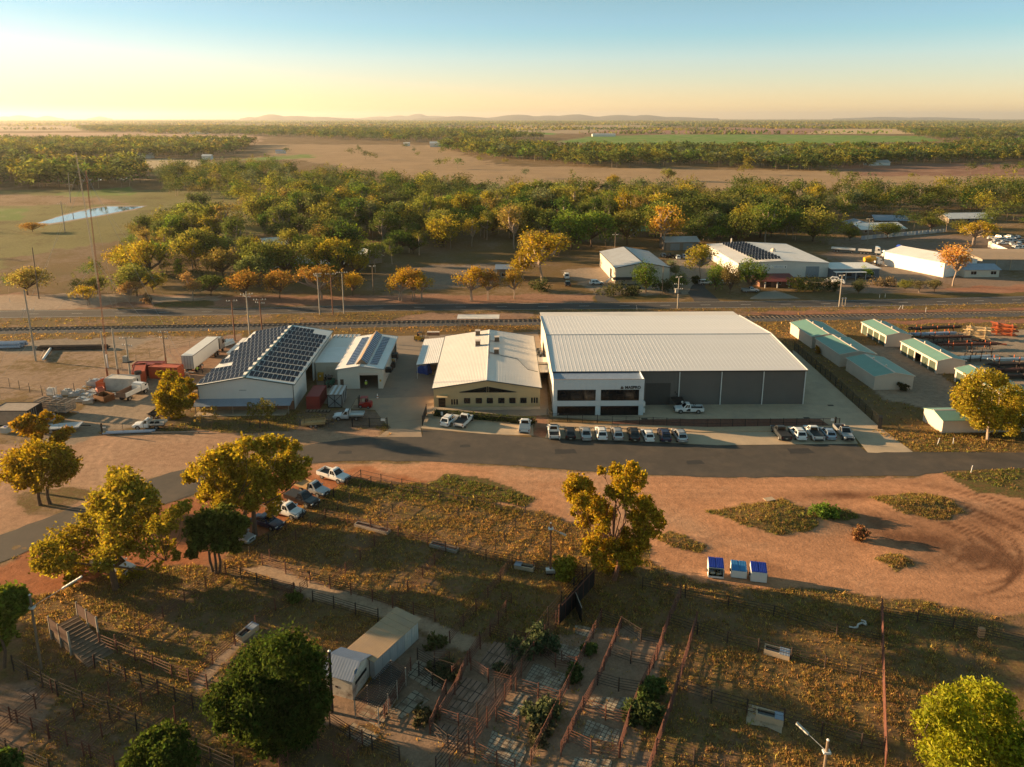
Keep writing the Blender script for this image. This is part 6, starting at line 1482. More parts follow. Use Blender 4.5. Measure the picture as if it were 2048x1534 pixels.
FN = [
 ('wire fence of dark posts running beside the parked utes', [(722, 955), (500, 1112)], 2, 1.25, RD, 3.4), ('boundary wire fence of dark posts along the grassy top edge of the yards', [(722, 955), (804, 974), (907, 996), (1051, 1031)], 2, 1.25, RD, 4.2),
 ('short inner fence parallel to the utes fence', [(742, 969), (676, 1020)], 2, 1.25, RD, 3.0), ('inner top fence one lane inside the boundary wire', [(742, 969), (826, 990), (935, 1011)], 2, 1.25, RD, 4.0), ('dark fence dividing the first green pen from the second', [(826, 990), (785, 1025), (741, 1057)], 2, 1.3, RD, 3.2),
 ('dark fence dividing the second green pen from the third', [(935, 1011), (896, 1055), (855, 1087)], 2, 1.3, RD, 3.4), ('pale-railed fence closing the green pens near the slim light pole', [(1051, 1031), (1009, 1080), (972, 1119)], 2, 1.3, RD, 3.0), ('long rusty rail fence with troughs across the middle of the green pens', [(651, 1037), (741, 1058), (855, 1088), (972, 1119), (1067, 1140), (1165, 1155)], 4, 1.3, M['rust'], 4.2),
 ('red pipe fence dropping from the long trough fence, nearest the utes', [(775, 1066), (721, 1120), (660, 1175)], 5, 1.4, M['rust'], 3.3), ('red pipe fence dropping from the long trough fence, second from the utes', [(892, 1103), (845, 1155), (785, 1215)], 5, 1.4, M['rust'], 3.3), ('red pipe fence running down from the silver trough to the cream-roofed shed yard', [(1024, 1132), (976, 1195), (927, 1252), (900, 1286)], 5, 1.4, M['rust'], 3.2),
 ('faint rusty rail fence beside the dusty white ute', [(651, 1037), (592, 1080), (540, 1120)], 4, 1.3, M['rust'], 3.3), ('pipe fence on the upper side of the pale dirt lane', [(525, 1130), (620, 1165), (745, 1202), (870, 1242)], 5, 1.45, M['rust'], 3.2), ('pipe fence and gates on the lower side of the pale dirt lane', [(452, 1149), (546, 1179), (590, 1190)], 5, 1.45, RD, 2.6),
 ('pipe fence on the lower side of the lane leading to the cream-roofed shed', [(626, 1204), (711, 1230), (756, 1243)], 5, 1.45, RD, 2.6), ('sunlit pipe fence slanting from the lane down to the loading ramp', [(452, 1149), (370, 1204), (281, 1268), (232, 1297)], 5, 1.45, M['rust'], 3.3), ('pipe fence slanting down beside the concrete trough roll', [(588, 1190), (512, 1255), (426, 1328), (379, 1365)], 5, 1.45, M['rust'], 3.0),
 ('dark pipe fence running from the loading ramp towards the big dark tree', [(190, 1337), (252, 1362), (317, 1389), (386, 1419), (440, 1440)], 4, 1.5, RD, 2.4), ('pipe fence one pen above the ramp fence, ending at the dark tree', [(200, 1292), (271, 1322), (344, 1354), (415, 1377)], 4, 1.45, M['rust'], 2.6), ('long heavy pipe rail running below the lamp pole at the left', [(28, 1342), (116, 1392), (220, 1437), (330, 1486), (470, 1550)], 4, 1.7, RD, 2.8),
 ('small cross fence from the ramp corner to the heavy pipe rail', [(190, 1337), (115, 1392)], 5, 1.45, M['rust'], 2.2), ('second cross fence below the ramp, between heavy rail and dark fence', [(252, 1362), (219, 1390), (150, 1442), (98, 1478)], 5, 1.45, M['rust'], 2.4), ('third cross fence below the ramp', [(317, 1389), (284, 1411), (240, 1440), (168, 1512)], 5, 1.45, M['rust'], 2.4), ('fourth cross fence, close beside the big dark tree', [(386, 1419), (351, 1440), (300, 1475)], 5, 1.45, M['rust'], 2.4),
 ('pipe fence leaving the heavy rail near the lamp pole towards the left edge', [(105, 1385), (72, 1417), (35, 1446), (-20, 1490)], 5, 1.45, M['rust'], 2.4), ('pipe fence along the bottom left corner pens', [(-20, 1425), (66, 1462), (135, 1492), (230, 1540)], 4, 1.45, M['rust'], 2.4), ('lowest pipe fence in the bottom left corner', [(-20, 1490), (47, 1522), (100, 1548)], 4, 1.45, RD, 2.4),
 ('tall twin-rail race fence running from the black shade wall to the bottom edge, left side', [(1172, 1165), (1096, 1252), (1025, 1350), (955, 1450), (872, 1560)], 5, 2.3, RD, 3.0), ('tall twin-rail race fence running from the black shade wall to the bottom edge, right side', [(1186, 1170), (1112, 1257), (1042, 1355), (974, 1455), (900, 1560)], 5, 2.1, M['rust'], 3.0),
 ('cross fence of the paved pens, first below the shade wall on its right', [(1082, 1312), (1111, 1334), (1152, 1340)], 5, 1.45, M['rust'], 2.2), ('cross fence of the paved pens, second below the shade wall', [(1032, 1382), (1076, 1395), (1120, 1410)], 5, 1.5, M['rust'], 2.2), ('cross fence of the paved pens, third below the shade wall', [(992, 1442), (1037, 1462)], 5, 1.5, M['rust'], 2.2), ('cross fence of the paved pens at the bottom edge', [(950, 1512), (994, 1535), (1030, 1550)], 5, 1.5, M['rust'], 2.2),
 ('cross fence left of the race beside the dark saltbush', [(980, 1271), (1029, 1285), (1052, 1292)], 5, 1.45, M['rust'], 2.2), ('cross fence left of the race above the slatted floor', [(942, 1340), (977, 1365), (1022, 1378)], 5, 1.45, M['rust'], 2.2), ('cross fence left of the race below the slatted floor', [(872, 1440), (917, 1455), (955, 1465)], 5, 1.45, M['rust'], 2.2), ('low dark cross fence left of the race near the bottom', [(860, 1465), (896, 1497), (930, 1510)], 4, 1.4, RD, 2.2),
 ('pipe fence slanting down through the weeds left of the race', [(1012, 1225), (980, 1272), (940, 1325), (905, 1360)], 5, 1.45, M['rust'], 2.4), ('red pipe fence on the left side of the dirt lane right of the race', [(1202, 1243), (1169, 1312), (1120, 1412), (1062, 1530)], 4, 1.45, M['rust'], 2.8), ('red pipe fence on the right side of the dirt lane right of the race', [(1242, 1257), (1220, 1312), (1195, 1370), (1166, 1422), (1122, 1512)], 5, 1.45, M['rust'], 2.8),
 ('cross fence at the top of the bare pens right of the lane', [(1202, 1243), (1242, 1257), (1282, 1283), (1326, 1292)], 5, 1.45, RD, 2.4), ('cross fence between the first and second bare pen', [(1220, 1312), (1261, 1327), (1307, 1336)], 5, 1.45, RD, 2.2), ('cross fence between the second bare pen and the paved pen', [(1195, 1370), (1237, 1382), (1285, 1390)], 5, 1.45, RD, 2.2), ('cross fence below the first paved pen right of the lane', [(1166, 1422), (1211, 1440), (1257, 1452)], 5, 1.45, M['rust'], 2.2), ('cross fence below the second paved pen right of the lane', [(1136, 1485), (1182, 1507), (1240, 1515)], 5, 1.45, M['rust'], 2.2),
 ('end-on rusty fence beside the round dark bushes', [(1361, 1195), (1337, 1250), (1314, 1320), (1280, 1392), (1257, 1452), (1238, 1515)], 5, 1.6, M['rust'], 3.0), ('end-on rusty fence left of the big weedy paddock', [(1392, 1252), (1365, 1345), (1342, 1422), (1312, 1507), (1295, 1560)], 5, 1.6, M['rust'], 3.0), ('long dark rail fence across the weeds just below the waste bins', [(1285, 1175), (1370, 1195), (1547, 1232), (1673, 1272), (1762, 1290)], 4, 1.3, RD, 4.5),
 ('long dark rail fence with a silver trough, middle of the weedy paddock', [(1337, 1250), (1454, 1287), (1581, 1320), (1720, 1355), (1765, 1365)], 4, 1.4, RD, 4.0), ('long dark rail fence with the concrete trough pad, lower weedy paddock', [(1354, 1382), (1422, 1407), (1567, 1447), (1722, 1497), (1768, 1507)], 4, 1.5, RD, 3.4), ('dark rail fence at the bottom edge of the weedy paddock', [(1312, 1507), (1387, 1530), (1450, 1550)], 4, 1.5, RD, 3.4),
 ('tall orange-brown pipe fence seen end-on running straight down the weedy paddock', [(1762, 1226), (1765, 1362), (1770, 1540)], 6, 1.7, M['rust'], 3.0), ('low dark rail fence sweeping to the right edge below the red dirt', [(1763, 1234), (1906, 1258), (2048, 1292), (2250, 1350)], 4, 1.2, RD, 4.5)]
FN += [('pipe fence along the open side of the wire-roofed pen', [(822, 1342), (796, 1390), (770, 1437)], 5, 1.45, M['rust'], 2.2), ('short cross fence right of the wire-roofed pen', [(838, 1352), (865, 1372), (892, 1388)], 5, 1.45, RD, 2.0), ('slanting fence from the short cross fence to the weeds', [(892, 1388), (876, 1430), (860, 1468)], 5, 1.45, M['rust'], 2.2), ('bottom pen fence under the big dark tree, upper run', [(637, 1500), (668, 1514), (697, 1527)], 5, 1.45, M['rust'], 2.0), ('bottom pen fence rising from the edge beside the dark tree', [(697, 1527), (725, 1490)], 5, 1.45, M['rust'], 2.0), ('pipe fence beside the slabs below the wire-roofed pen', [(660, 1452), (700, 1478), (745, 1500), (800, 1522)], 5, 1.45, RD, 2.2), ('pipe fence slanting from the dark tree to the bottom edge', [(610, 1465), (575, 1520), (560, 1545)], 5, 1.45, M['rust'], 2.2), ('pipe fence dividing the slatted floors left of the race', [(960, 1290), (935, 1330), (910, 1390), (880, 1440)], 5, 1.45, M['rust'], 2.2), ('low gate fence along the slabs right of the hut yard', [(835, 1320), (870, 1340), (908, 1352)], 5, 1.4, RD, 2.2)]
for lab, pts, rails, h, m_, sp in FN: fence(lab, pts, rails, h, sp, m_, group=G1)
# swing gates seen in the lane
def yard_gate(lab, a, b):
 pa, pb = P(*a), P(*b); ln = (pb - pa).length; t = thing('yard_gate', lab, 'gate', pa, math.atan2(pb.y - pa.y, pb.x - pa.x))
 for x in (0, ln): MB().tube((x, 0, .1), (x, 0, 1.4), .045, n=5).build('upright', M['rust'], t)
 for k in range(5): MB().tube((0, 0, .2 + k * .28), (ln, 0, .2 + k * .28), .03, n=5).build('bar', M['rust'], t)
 MB().beam((0, .0, .15), (ln, .0, 1.35), .04).build('brace', M['rust'], t)
yard_gate('gate half open across the pale dirt lane', (601, 1187), (615, 1176)); yard_gate('barred gate hanging beside the dark bush at the lane corner', (546, 1180), (584, 1189)); yard_gate('short gate on the lower side of the lane nearest the bend', (587, 1190), (602, 1198))
yard_gate('gate standing open in the paved pen right of the race', (1123, 1325), (1152, 1342)); yard_gate('dark gate panel among weeds behind the wire-roofed pen', (869, 1325), (899, 1326)); yard_gate('red gate leaning by the trough fence left of the shade wall', (1004, 1200), (1023, 1208))
# paved pen floors
def pave_mat(name, c1, c2, sx, sy, mort):
 m, N, L, b = new_mat(name); ge = N.new('ShaderNodeTexCoord')
 br = N.new('ShaderNodeTexBrick'); br.offset = 0; br.inputs['Scale'].default_value = 1; br.inputs['Brick Width'].default_value = sx; br.inputs['Row Height'].default_value = sy; br.inputs['Mortar Size'].default_value = mort
 br.inputs['Color1'].default_value = (*c1, 1); br.inputs['Color2'].default_value = (*[x * .8 for x in c1], 1); br.inputs['Mortar'].default_value = (*c2, 1)
 L.new(ge.outputs['Object'], br.inputs['Vector'])
 n = N.new('ShaderNodeTexNoise'); n.inputs['Scale'].default_value = .9; n.inputs['Detail'].default_value = 7; L.new(ge.outputs['Object'], n.inputs['Vector'])
 r = N.new('ShaderNodeMapRange'); r.inputs[1].default_value = .48; r.inputs[2].default_value = .66; L.new(n.outputs[0], r.inputs[0])
 x = N.new('ShaderNodeMix'); x.data_type = 'RGBA'; L.new(r.outputs[0], x.inputs[0]); L.new(br.outputs['Color'], x.inputs[6]); x.inputs[7].default_value = (.15, .095, .06, 1)
 L.new(x.outputs[2], b.inputs['Base Color']); b.inputs['Roughness'].default_value = .95
 bp = N.new('ShaderNodeBump'); bp.inputs['Distance'].default_value = .04; bp.invert = True; L.new(br.outputs['Fac'], bp.inputs['Height']); L.new(bp.outputs[0], b.inputs['Normal'])
 return m
PAVE = pave_mat('grid_paving', (.42, .35, .26), (.13, .09, .065), .42, .42, .035); SLAT = pave_mat('slatted_floor', (.34, .215, .15), (.045, .03, .025), 6.0, .55, .05); SLABP = pave_mat('broken_slabs', (.36, .29, .21), (.06, .05, .035), .75, .75, .045)
def floor(name, pts, m_, rot):
 q = [P(*p) for p in pts]; c = sum(q, Vector()) / len(q); R = Matrix.Rotation(-rot, 3, 'Z')
 mb = MB(); qq = [R @ (p - c) for p in q]; mb.add([(p.x, p.y, 0) for p in qq], [tuple(range(len(qq)))]); o = mb.build(name, m_); o.location = (c.x, c.y, .04); o.rotation_euler = (0, 0, rot)
 if o.data.polygons[0].normal.z < 0: o.data.flip_normals()
 return structure(o)
dirv = P(900, 1560) - P(1186, 1170); RA = math.atan2(dirv.y, dirv.x)
for pts, m_ in (([(1095, 1282), (1165, 1297), (1150, 1330), (1085, 1307)], PAVE), ([(1068, 1326), (1135, 1350), (1115, 1385), (1042, 1372)], PAVE), ([(1040, 1385), (1062, 1392), (1030, 1440), (1000, 1425)], PAVE), ([(985, 1460), (1050, 1490), (1052, 1505), (1035, 1545), (965, 1520)], PAVE),
    ([(1180, 1395), (1262, 1395), (1240, 1425), (1178, 1415)], PAVE), ([(1175, 1440), (1240, 1460), (1235, 1490), (1165, 1470)], PAVE), ([(1150, 1515), (1225, 1520), (1215, 1560), (1130, 1560)], PAVE), ([(1150, 1250), (1195, 1258), (1180, 1275), (1150, 1268)], PAVE),
    ([(988, 1283), (1030, 1292), (1015, 1345), (955, 1335)], SLAT), ([(915, 1350), (1005, 1378), (980, 1415), (900, 1395)], SLAT), ([(905, 1400), (960, 1410), (935, 1450), (890, 1435)], SLAT), ([(880, 1445), (945, 1465), (915, 1500), (865, 1470)], SLAT),
    ([(835, 1320), (905, 1350), (870, 1385), (810, 1350)], SLABP), ([(800, 1440), (860, 1400), (830, 1380), (770, 1430)], SLABP), ([(705, 1445), (760, 1470), (735, 1495), (690, 1470)], SLABP), ([(30, 1380), (72, 1374), (75, 1395), (45, 1400)], SLAT)):
 floor('pen_floor', pts, m_, RA)
floor('pen_floor', [(715, 1432), (785, 1360), (812, 1366), (760, 1458)], SLABP, RA + .1)
floor('trough_pad', [(1495, 1408), (1568, 1425), (1563, 1468), (1535, 1455), (1492, 1448)], M['conc'], 0)
# loading ramp, left
a, b = P(190, 1312), P(140, 1272); t = thing('loading_ramp', 'old timber loading ramp with two dark rusty side panels under the lamp pole', 'loading ramp', P(165, 1290), math.atan2(b.y - a.y, b.x - a.x))
for s in (-1.4, 1.4):
 MB().box(-.6, 3.6, s - .04, s + .04, 1.3, 2.7).build('side_panel', mat('rusty_sheet', (.075, .035, .025), .9, var=.3), t)
 for x in (-.6, 1.5, 3.6): MB().box(x - .06, x + .06, s - .08, s + .08, 0, 2.8).build('post', M['palewood'], t)
m2 = MB(); m2.prism([(-3.8, 0), (3.6, 0), (3.6, 1.25), (-3.8, .05)], 1, -1.3, 1.3); m2.build('ramp_bed', mat('ramp_earth', (.22, .15, .10), .95, var=.25), t)
for k in range(12): x = -3.4 + k * .58; MB().box(x, x + .12, -1.2, 1.2, .1 + (x + 3.8) * .162, .2 + (x + 3.8) * .162).build('cleat', M['wood'], t)
# troughs
def trough(lab, a, b, w=.9, h=.55, hood=None, m_=None, roll=False):
 pa, pb = P(*a), P(*b); ln = (pb - pa).length; t = thing('water_trough', lab, 'trough', pa, math.atan2(pb.y - pa.y, pb.x - pa.x)); m_ = m_ or M['conc']
 for y in (-w / 2, w / 2): MB().box(0, ln, y - .07, y + .07, 0.02, h).build('side_wall', m_, t)
 for x in (.07, ln - .07): MB().box(x - .07, x + .07, -w / 2 + .073, w / 2 - .073, .02, h).build('end_wall', m_, t)
 MB().box(.1, ln - .1, -w / 2 + .05, w / 2 - .05, .05, h - .18).build('water', M['water'] if not roll else M['rustdark'], t)
 if hood: MB().box(ln * hood[0], ln * hood[1], -w / 2 - .1, w / 2 + .1, h + .01, h + .07).build('cover', M['bluezinc'], t)
 return t
trough('concrete trough with a silver-blue float cover in the middle weedy paddock', (1528, 1302), (1579, 1316), hood=(.6, 1.0)); trough('trough with a bright blue-white cover standing on the pale concrete pad', (1511, 1433), (1566, 1447), .8, .7, hood=(.68, 1.0))
trough('silver-capped trough on the long rusty fence left of the slim light pole', (1030, 1134), (1068, 1141), .7, .5, hood=(.0, .35)); trough('long old trough under the rusty fence behind the dusty white ute', (712, 1050), (778, 1067), .8, .4, m_=M['rustpale']); trough('long old trough in the rusty fence of the third green pen', (862, 1090), (915, 1104), .8, .4, m_=M['rustpale']); trough('fawn concrete trough at the end of the slanting lane fence', (478, 1282), (512, 1256), .9, .6, hood=(.55, 1.0))
t = thing('switch_box', 'white metal box at the foot of the slim light pole', 'box', P(1101, 1147)); MB().box(-.55, .55, -.35, .35, .25, .6).build('case', M['alu'], t); MB().box(-.5, .5, -.3, .3, 0, .25).build('stand', M['rustdark'], t); MB().box(-.57, .57, -.37, .37, .6, .65).build('lid', M['white'], t)
# sheds of the yards
a, b = P(658, 1378), P(706, 1394)
ang = math.atan2(b.y - a.y, b.x - a.x)
c0, c1, c2 = P(706, 1400), P(748, 1352), P(650, 1384)
ux = (c0 - c2); W1 = ux.length; ang = math.atan2(ux.y, ux.x)
q = thing('yard_hut', 'small peeling white hut with a blue-grey gabled iron roof', 'hut', c2, ang)
D1 = (c1 - c0).length * .95; eh, rh = 2.35, 3.15
mb = MB(); wall_box(mb, 0, W1, 0, D1, eh, .1)
for x in (0, W1 - .1): mb.prism([(0, eh + .002), (D1, eh + .002), (D1 * .42, rh)], 0, x, x + .1)
mb.build('wall', M['oldwhite'], q)
for k in range(9): MB().box(W1 + .003, W1 + .03, .02 + (k - 5.2) * .12 * (k > 6), D1 - .02 - max(0, k - 6) * .5, .15 + k * .31, .42 + k * .31).build('weatherboard', M['oldwhite'], q)
MB().box(W1 + .031, W1 + .05, D1 * .15, D1 * .8, 1.25, 1.6).build('window', M['dark'], q)
HR = mat('hut_roof_iron', (.13, .18, .27), .6, var=.15, scale=.8, ribs=(.3, 0, .006))
slab_roof('roof', [(-.2, -.25, eh - .12), (W1 + .2, -.25, eh - .12), (W1 + .2, D1 * .42, rh + .08), (-.2, D1 * .42, rh + .08)], .05, HR, q)
slab_roof('roof', [(-.2, D1 * .42, rh + .08), (W1 + .2, D1 * .42, rh + .08), (W1 + .2, D1 + .2, eh), (-.2, D1 + .2, eh)], .05, HR, q)
MB().box(1.2, 1.5, -.02, -.003, .9, 1.1).build('meter_box', M['rustdark'], q)
sa_, sb_ = P(750, 1359), P(837, 1277); t = thing('yard_shed', 'long skillion shed with a flat fawn iron roof beside the peeling hut', 'shed', sa_, math.atan2(sb_.y - sa_.y, sb_.x - sa_.x)); Lx = (sb_ - sa_).length; Wy = 2.9
mb = MB(); wall_box(mb, 0, Lx, 0, Wy, 2.15, .1); mb.build('wall', mat('faded_blue_sheet', (.36, .38, .40), .7, var=.1, ribs=(.25, 0, .01)), t)
for k in range(6): MB().box(.05 + k * Lx / 6, (k + 1) * Lx / 6 - .05, -.03, -.003, .05, 2.1).build('wall_sheet', M['whitecont' if k > 3 else 'zinc'], t)
slab_roof('roof', [(-.3, -.25, 2.3), (Lx + .3, -.25, 2.3), (Lx + .3, Wy + .3, 2.42), (-.3, Wy + .3, 2.42)], .05, M['tan'], t)
for k in range(8): MB().beam((.2 + k * Lx / 8, -.25, 2.31), (.2 + k * Lx / 8, Wy + .3, 2.43), .05, .03).build('roof_rib', M['tan'], t)
MB().box(-.03, -.003, .6, 2.0, .05, 2.0).build('door', M['dark'], t)
# roofless wire-topped pen beside it
t = thing('wire_roof_pen', 'pen with white-tipped posts and a dark wire mesh cover beside the sheds', 'pen', Vector((0, 0, 0)))
pc_ = [P(711, 1436), P(783, 1357), P(812, 1372), P(758, 1455)]; tops = []
for k in range(4):
 a, b = pc_[k], pc_[(k + 1) % 4]
 for i in range(3 if k % 2 == 0 else 1): p = a.lerp(b, i / (3 if k % 2 == 0 else 1)); MB().tube((p.x, p.y, 0), (p.x, p.y, 2.1), .06, n=5).build('post', M['palewood'], t)
 MB().tube((a.x, a.y, 2.05), (b.x, b.y, 2.05), .04, n=5).build('top_rail', M['rustdark'], t)
 for z in (.4, .8, 1.2): MB().tube((a.x, a.y, z), (b.x, b.y, z), .03, n=4).build('rail', M['rust'], t)
mb = MB()
for k in range(1, 22): f_ = k / 22; a = pc_[0].lerp(pc_[1], f_); b = pc_[3].lerp(pc_[2], f_); mb.beam((a.x, a.y, 2.06), (b.x, b.y, 2.06), .05)
for k in range(1, 12): f_ = k / 12; a = pc_[0].lerp(pc_[3], f_); b = pc_[1].lerp(pc_[2], f_); mb.beam((a.x, a.y, 2.07), (b.x, b.y, 2.07), .05)
mb.build('mesh_cover', M['black'], t)['kind'] = 'stuff'
# black shade-cloth wall
t = thing('shade_wall', 'black shade-cloth wall running down from the golden gum into the yards', 'wall', P(1188, 1172)); o0 = P(1188, 1172)
ps = [P(1188, 1172), P(1152, 1212), P(1118, 1250)]
for a, b in zip(ps, ps[1:]):
 a, b = a - o0, b - o0; MB().beam((a.x, a.y, 1.25), (b.x, b.y, 1.25), .05, 2.4).build('cloth', M['shadecloth'], t)
a, b = P(1148, 1208) - o0, P(1163, 1246) - o0; MB().beam((a.x, a.y, .95), (b.x, b.y, .95), .05, 1.8).build('cloth', M['shadecloth'], t); MB().beam((a.x, a.y, 1.9), (b.x, b.y, 1.9), .07).build('top_rail', M['palewood'], t)
for k in range(7): p = ps[0].lerp(ps[2], k / 6) - o0; MB().tube((p.x, p.y, 0), (p.x, p.y, 2.55), .06, n=5).build('post', M['rust'], t)
a, b = ps[0] - o0, ps[2] - o0
for z in (2.5, ): MB().tube((a.x + .3, a.y, z), (b.x + .3, b.y, z), .05, n=5).build('top_rail', M['rust'], t)
# loose hose, marker block
pts = [(1698, 1256), (1706, 1258), (1714, 1257), (1716, 1251), (1724, 1248), (1732, 1252), (1730, 1245), (1722, 1243)]
o = MB().path([P(*p) + Vector((0, 0, .15)) for p in pts], .10, 6).build('hose', M['whitecont']); tag(o, 'loose white hose lying curled in the weeds by the end-on orange fence', 'hose')
t = thing('marker_post', 'stubby pale orange concrete marker by the low dark fence on the right', 'marker', P(1961, 1274)); MB().box(-.28, .28, -.2, .2, 0, 1.1).build('block', mat('orange_block', (.5, .26, .13), .9), t)
for k in range(3): MB().box(-.29, .29, -.21, .21, .2 + k * .3, .26 + k * .3).build('band', M['rust'], t)
t = thing('lying_board', 'pale board lying on the edge of the largest weedy mound', 'board', P(1538, 1003), .3); MB().box(-.75, .75, -.45, .45, .35, .42).build('sheet', M['conc'], t)
# street fences
BL = M['black']
fence('long black picket fence along the kerb in front of the warehouse', [(1105, 842), (1225, 847), (1415, 855), (1540, 853), (1645, 852)], 2, 1.45, 2.45, BL, r=.03, pr=.045, name='picket_fence', mesh=.22)
fence('short black picket return beside the red bark at the office corner', [(1094, 833), (1105, 842)], 2, 1.45, 2.0, BL, r=.03, pr=.045, name='picket_fence', mesh=.22)
fence('black picket fence down the wide driveway beside the storage sheds', [(1588, 700), (1660, 763), (1757, 853)], 3, 2.0, 2.7, BL, r=.03, pr=.05, name='picket_fence', mesh=.2)
t = thing('sliding_gate', 'tall black gate stack at the street end of the driveway fence', 'gate', P(1759, 856), 1.1)
for k in range(5): MB().box(-.5 + k * .25, -.4 + k * .25, -.3, .3, 0, 2.2).build('bar', BL, t)
MB().box(-.55, .65, -.05, .05, 2.0, 2.1).build('top_rail', BL, t)
t = thing('entry_gate', 'black barred gate with a thick black post between bark bed and wide driveway', 'gate', P(1645, 852), .0)
for z in (.15, 1.4): MB().box(0, 2.9, -.03, .03, z, z + .06).build('rail', BL, t)
for k in range(15): MB().box(.1 + k * .19, .13 + k * .19, -.02, .02, .2, 1.4).build('bar', BL, t)
MB().box(2.1, 2.35, -.12, .12, 0, 1.75).build('post', BL, t); MB().box(2.9, 3.0, -.06, .06, 0, 1.5).build('post', BL, t)
MB().box(1.35, 1.95, -.07, -.04, 1.0, 1.45).build('notice', M['white'], t)
t = thing('rail_gate', 'black three-bay barred gate with a small white notice behind the dirt apron', 'gate', P(705, 854), .02); ln = (P(775, 852) - P(705, 854)).length
for z in (.15, 1.55): MB().box(0, ln, -.03, .03, z, z + .07).build('rail', BL, t)
for x in (0, ln * .49, ln): MB().box(x - .08, x + .08, -.08, .08, 0, 1.75).build('post', BL, t)
for k in range(30): MB().box(.1 + k * ln / 30.5, .12 + k * ln / 30.5, -.015, .015, .2, 1.5).build('bar', BL, t)
MB().box(ln - 1.1, ln - .35, -.06, -.04, 1.15, 1.6).build('notice', M['white'], t)
a, b = P(845, 852), P(853, 828); t = thing('open_gate', 'black mesh gate leaf standing open beside the hedge', 'gate', a, math.atan2(b.y - a.y, b.x - a.x)); ln = (b - a).length
MB().box(0, ln, -.03, .03, .15, 1.85).build('mesh_panel', mat('dark_mesh_panel', (.025, .024, .022), .8), t)
for x in (0, ln): MB().box(x - .06, x + .06, -.06, .06, 0, 2.0).build('post', BL, t)
GREYF = mat('galvanised_post', (.16, .14, .12), .7)
fence('thin wire fence with slim dark posts along the grass in front of the solar shed', [(205, 868), (330, 864), (500, 858), (610, 855), (705, 854)], 2, 1.7, 3.4, M['trim'], r=.012, pr=.035, name='wire_fence')
fence('chain wire fence with tall dark posts along the back of the scrap yard', [(-60, 768), (20, 775), (60, 786), (110, 796), (150, 786)], 2, 2.0, 3.6, M['trim'], r=.012, pr=.05, name='wire_fence')
fence('high wire boundary fence along the railway behind the sheds', [(500, 670), (700, 668), (800, 664), (915, 662)], 2, 1.9, 4.5, M['trim'], r=.015, pr=.045, name='wire_fence')
fence('high wire boundary fence across the paddock to the truck', [(150, 792), (300, 715), (455, 682), (460, 667)], 2, 1.9, 5.0, GREYF, r=.015, pr=.04, name='wire_fence')
fence('old paddock fence crossing the bare dirt at the left edge', [(-60, 812), (60, 782), (112, 800)], 1, 1.0, 5.0, GREYF, r=.02, pr=.03, name='wire_fence')
t = thing('gate_post', 'black gate post with a small white sign at the gravel yard entrance', 'post', P(205, 869)); MB().box(-.1, .1, -.1, .1, 0, 2.1).build('post', BL, t); MB().box(.15, .75, -.03, .03, 1.2, 1.45).build('sign', M['white'], t)
m2 = MB()
for a, b in ((P(1734, 478), P(1850, 469)), (P(1850, 469), P(1893, 466))): pass
t = thing('iron_fence', 'long grey corrugated iron boundary fence below the homestead', 'fence', P(1722, 480)); q = [P(1722, 480), P(1760, 476), P(1852, 468), P(1893, 464)]
n_ = 0
for a, b in zip(q, q[1:]):
 ln = (b - a).length; n = int(ln / 2.4)
 for k in range(n): p, p2 = a.lerp(b, k / n) - q[0], a.lerp(b, (k + .96) / n) - q[0]; MB().beam((p.x, p.y, .95), (p2.x, p2.y, .95), .06, 1.8).build('sheet', M['zinc'] if k % 3 else M['bluezinc'], t)
t = thing('boundary_wall', 'long cream wall in front of the wrecking yard', 'wall', P(1976, 494)); q = [P(1976, 494) , P(2010, 508), P(2080, 527)]
for a, b in zip(q, q[1:]): a, b = a - q[0], b - q[0]; MB().beam((a.x, a.y, 1.2), (b.x, b.y, 1.2), .25, 2.4).build('panel', M['creamroof'], t)
# poles
def pole(lab, base, top, r=.16, m_=None, arms=(), trafo=False, lower=None, cap=None):
 b = P(*base); hgt = Zat(top[1], b.y); tp = at_depth(top[0], top[1], b.y)
 t = thing('power_pole', lab, 'power pole', b); m_ = m_ or M['wood']; d = Vector((tp.x - b.x, 0, hgt))
 d.x *= .35
 if lower: f_ = lower; MB().tube((0, 0, 0), d * f_, r * 1.1, r, n=7).build('pole_base', M['redwood'], t); MB().tube(d * f_, d, r, r * .7, n=7).build('pole', m_, t)
 else: MB().tube((0, 0, -.1), d, r * 1.1, r * .7, n=7).build('pole', m_, t)
 for fr_, ln, ya in arms:
  c = d * fr_; v = Vector((math.cos(ya), math.sin(ya), 0)) * ln / 2
  MB().beam(c - v + Vector((0, .15, 0)), c + v + Vector((0, .15, 0)), .11).build('crossarm', M['palewood'], t)
  m2 = MB()
  for k in (-.9, -.45, .45, .9): p = c + v * k + Vector((0, .15, .05)); m2.tube(p, p + Vector((0, 0, .28)), .08, .05, n=6)
  m2.build('insulators' if False else 'insulator', M['white'], t)
 if trafo: c = d * .55; MB().box(c.x - .9, c.x - .1, -.5, .5, c.z - .5, c.z + .7).build('transformer', mat('transformer_grey', (.32, .30, .27), .6), t); MB().box(c.x - 1.0, c.x + .8, -.6, .6, c.z - .62, c.z - .52).build('platform', M['rustdark'], t)
 return t, b + d
PG = 'timber power poles'
pw = {}
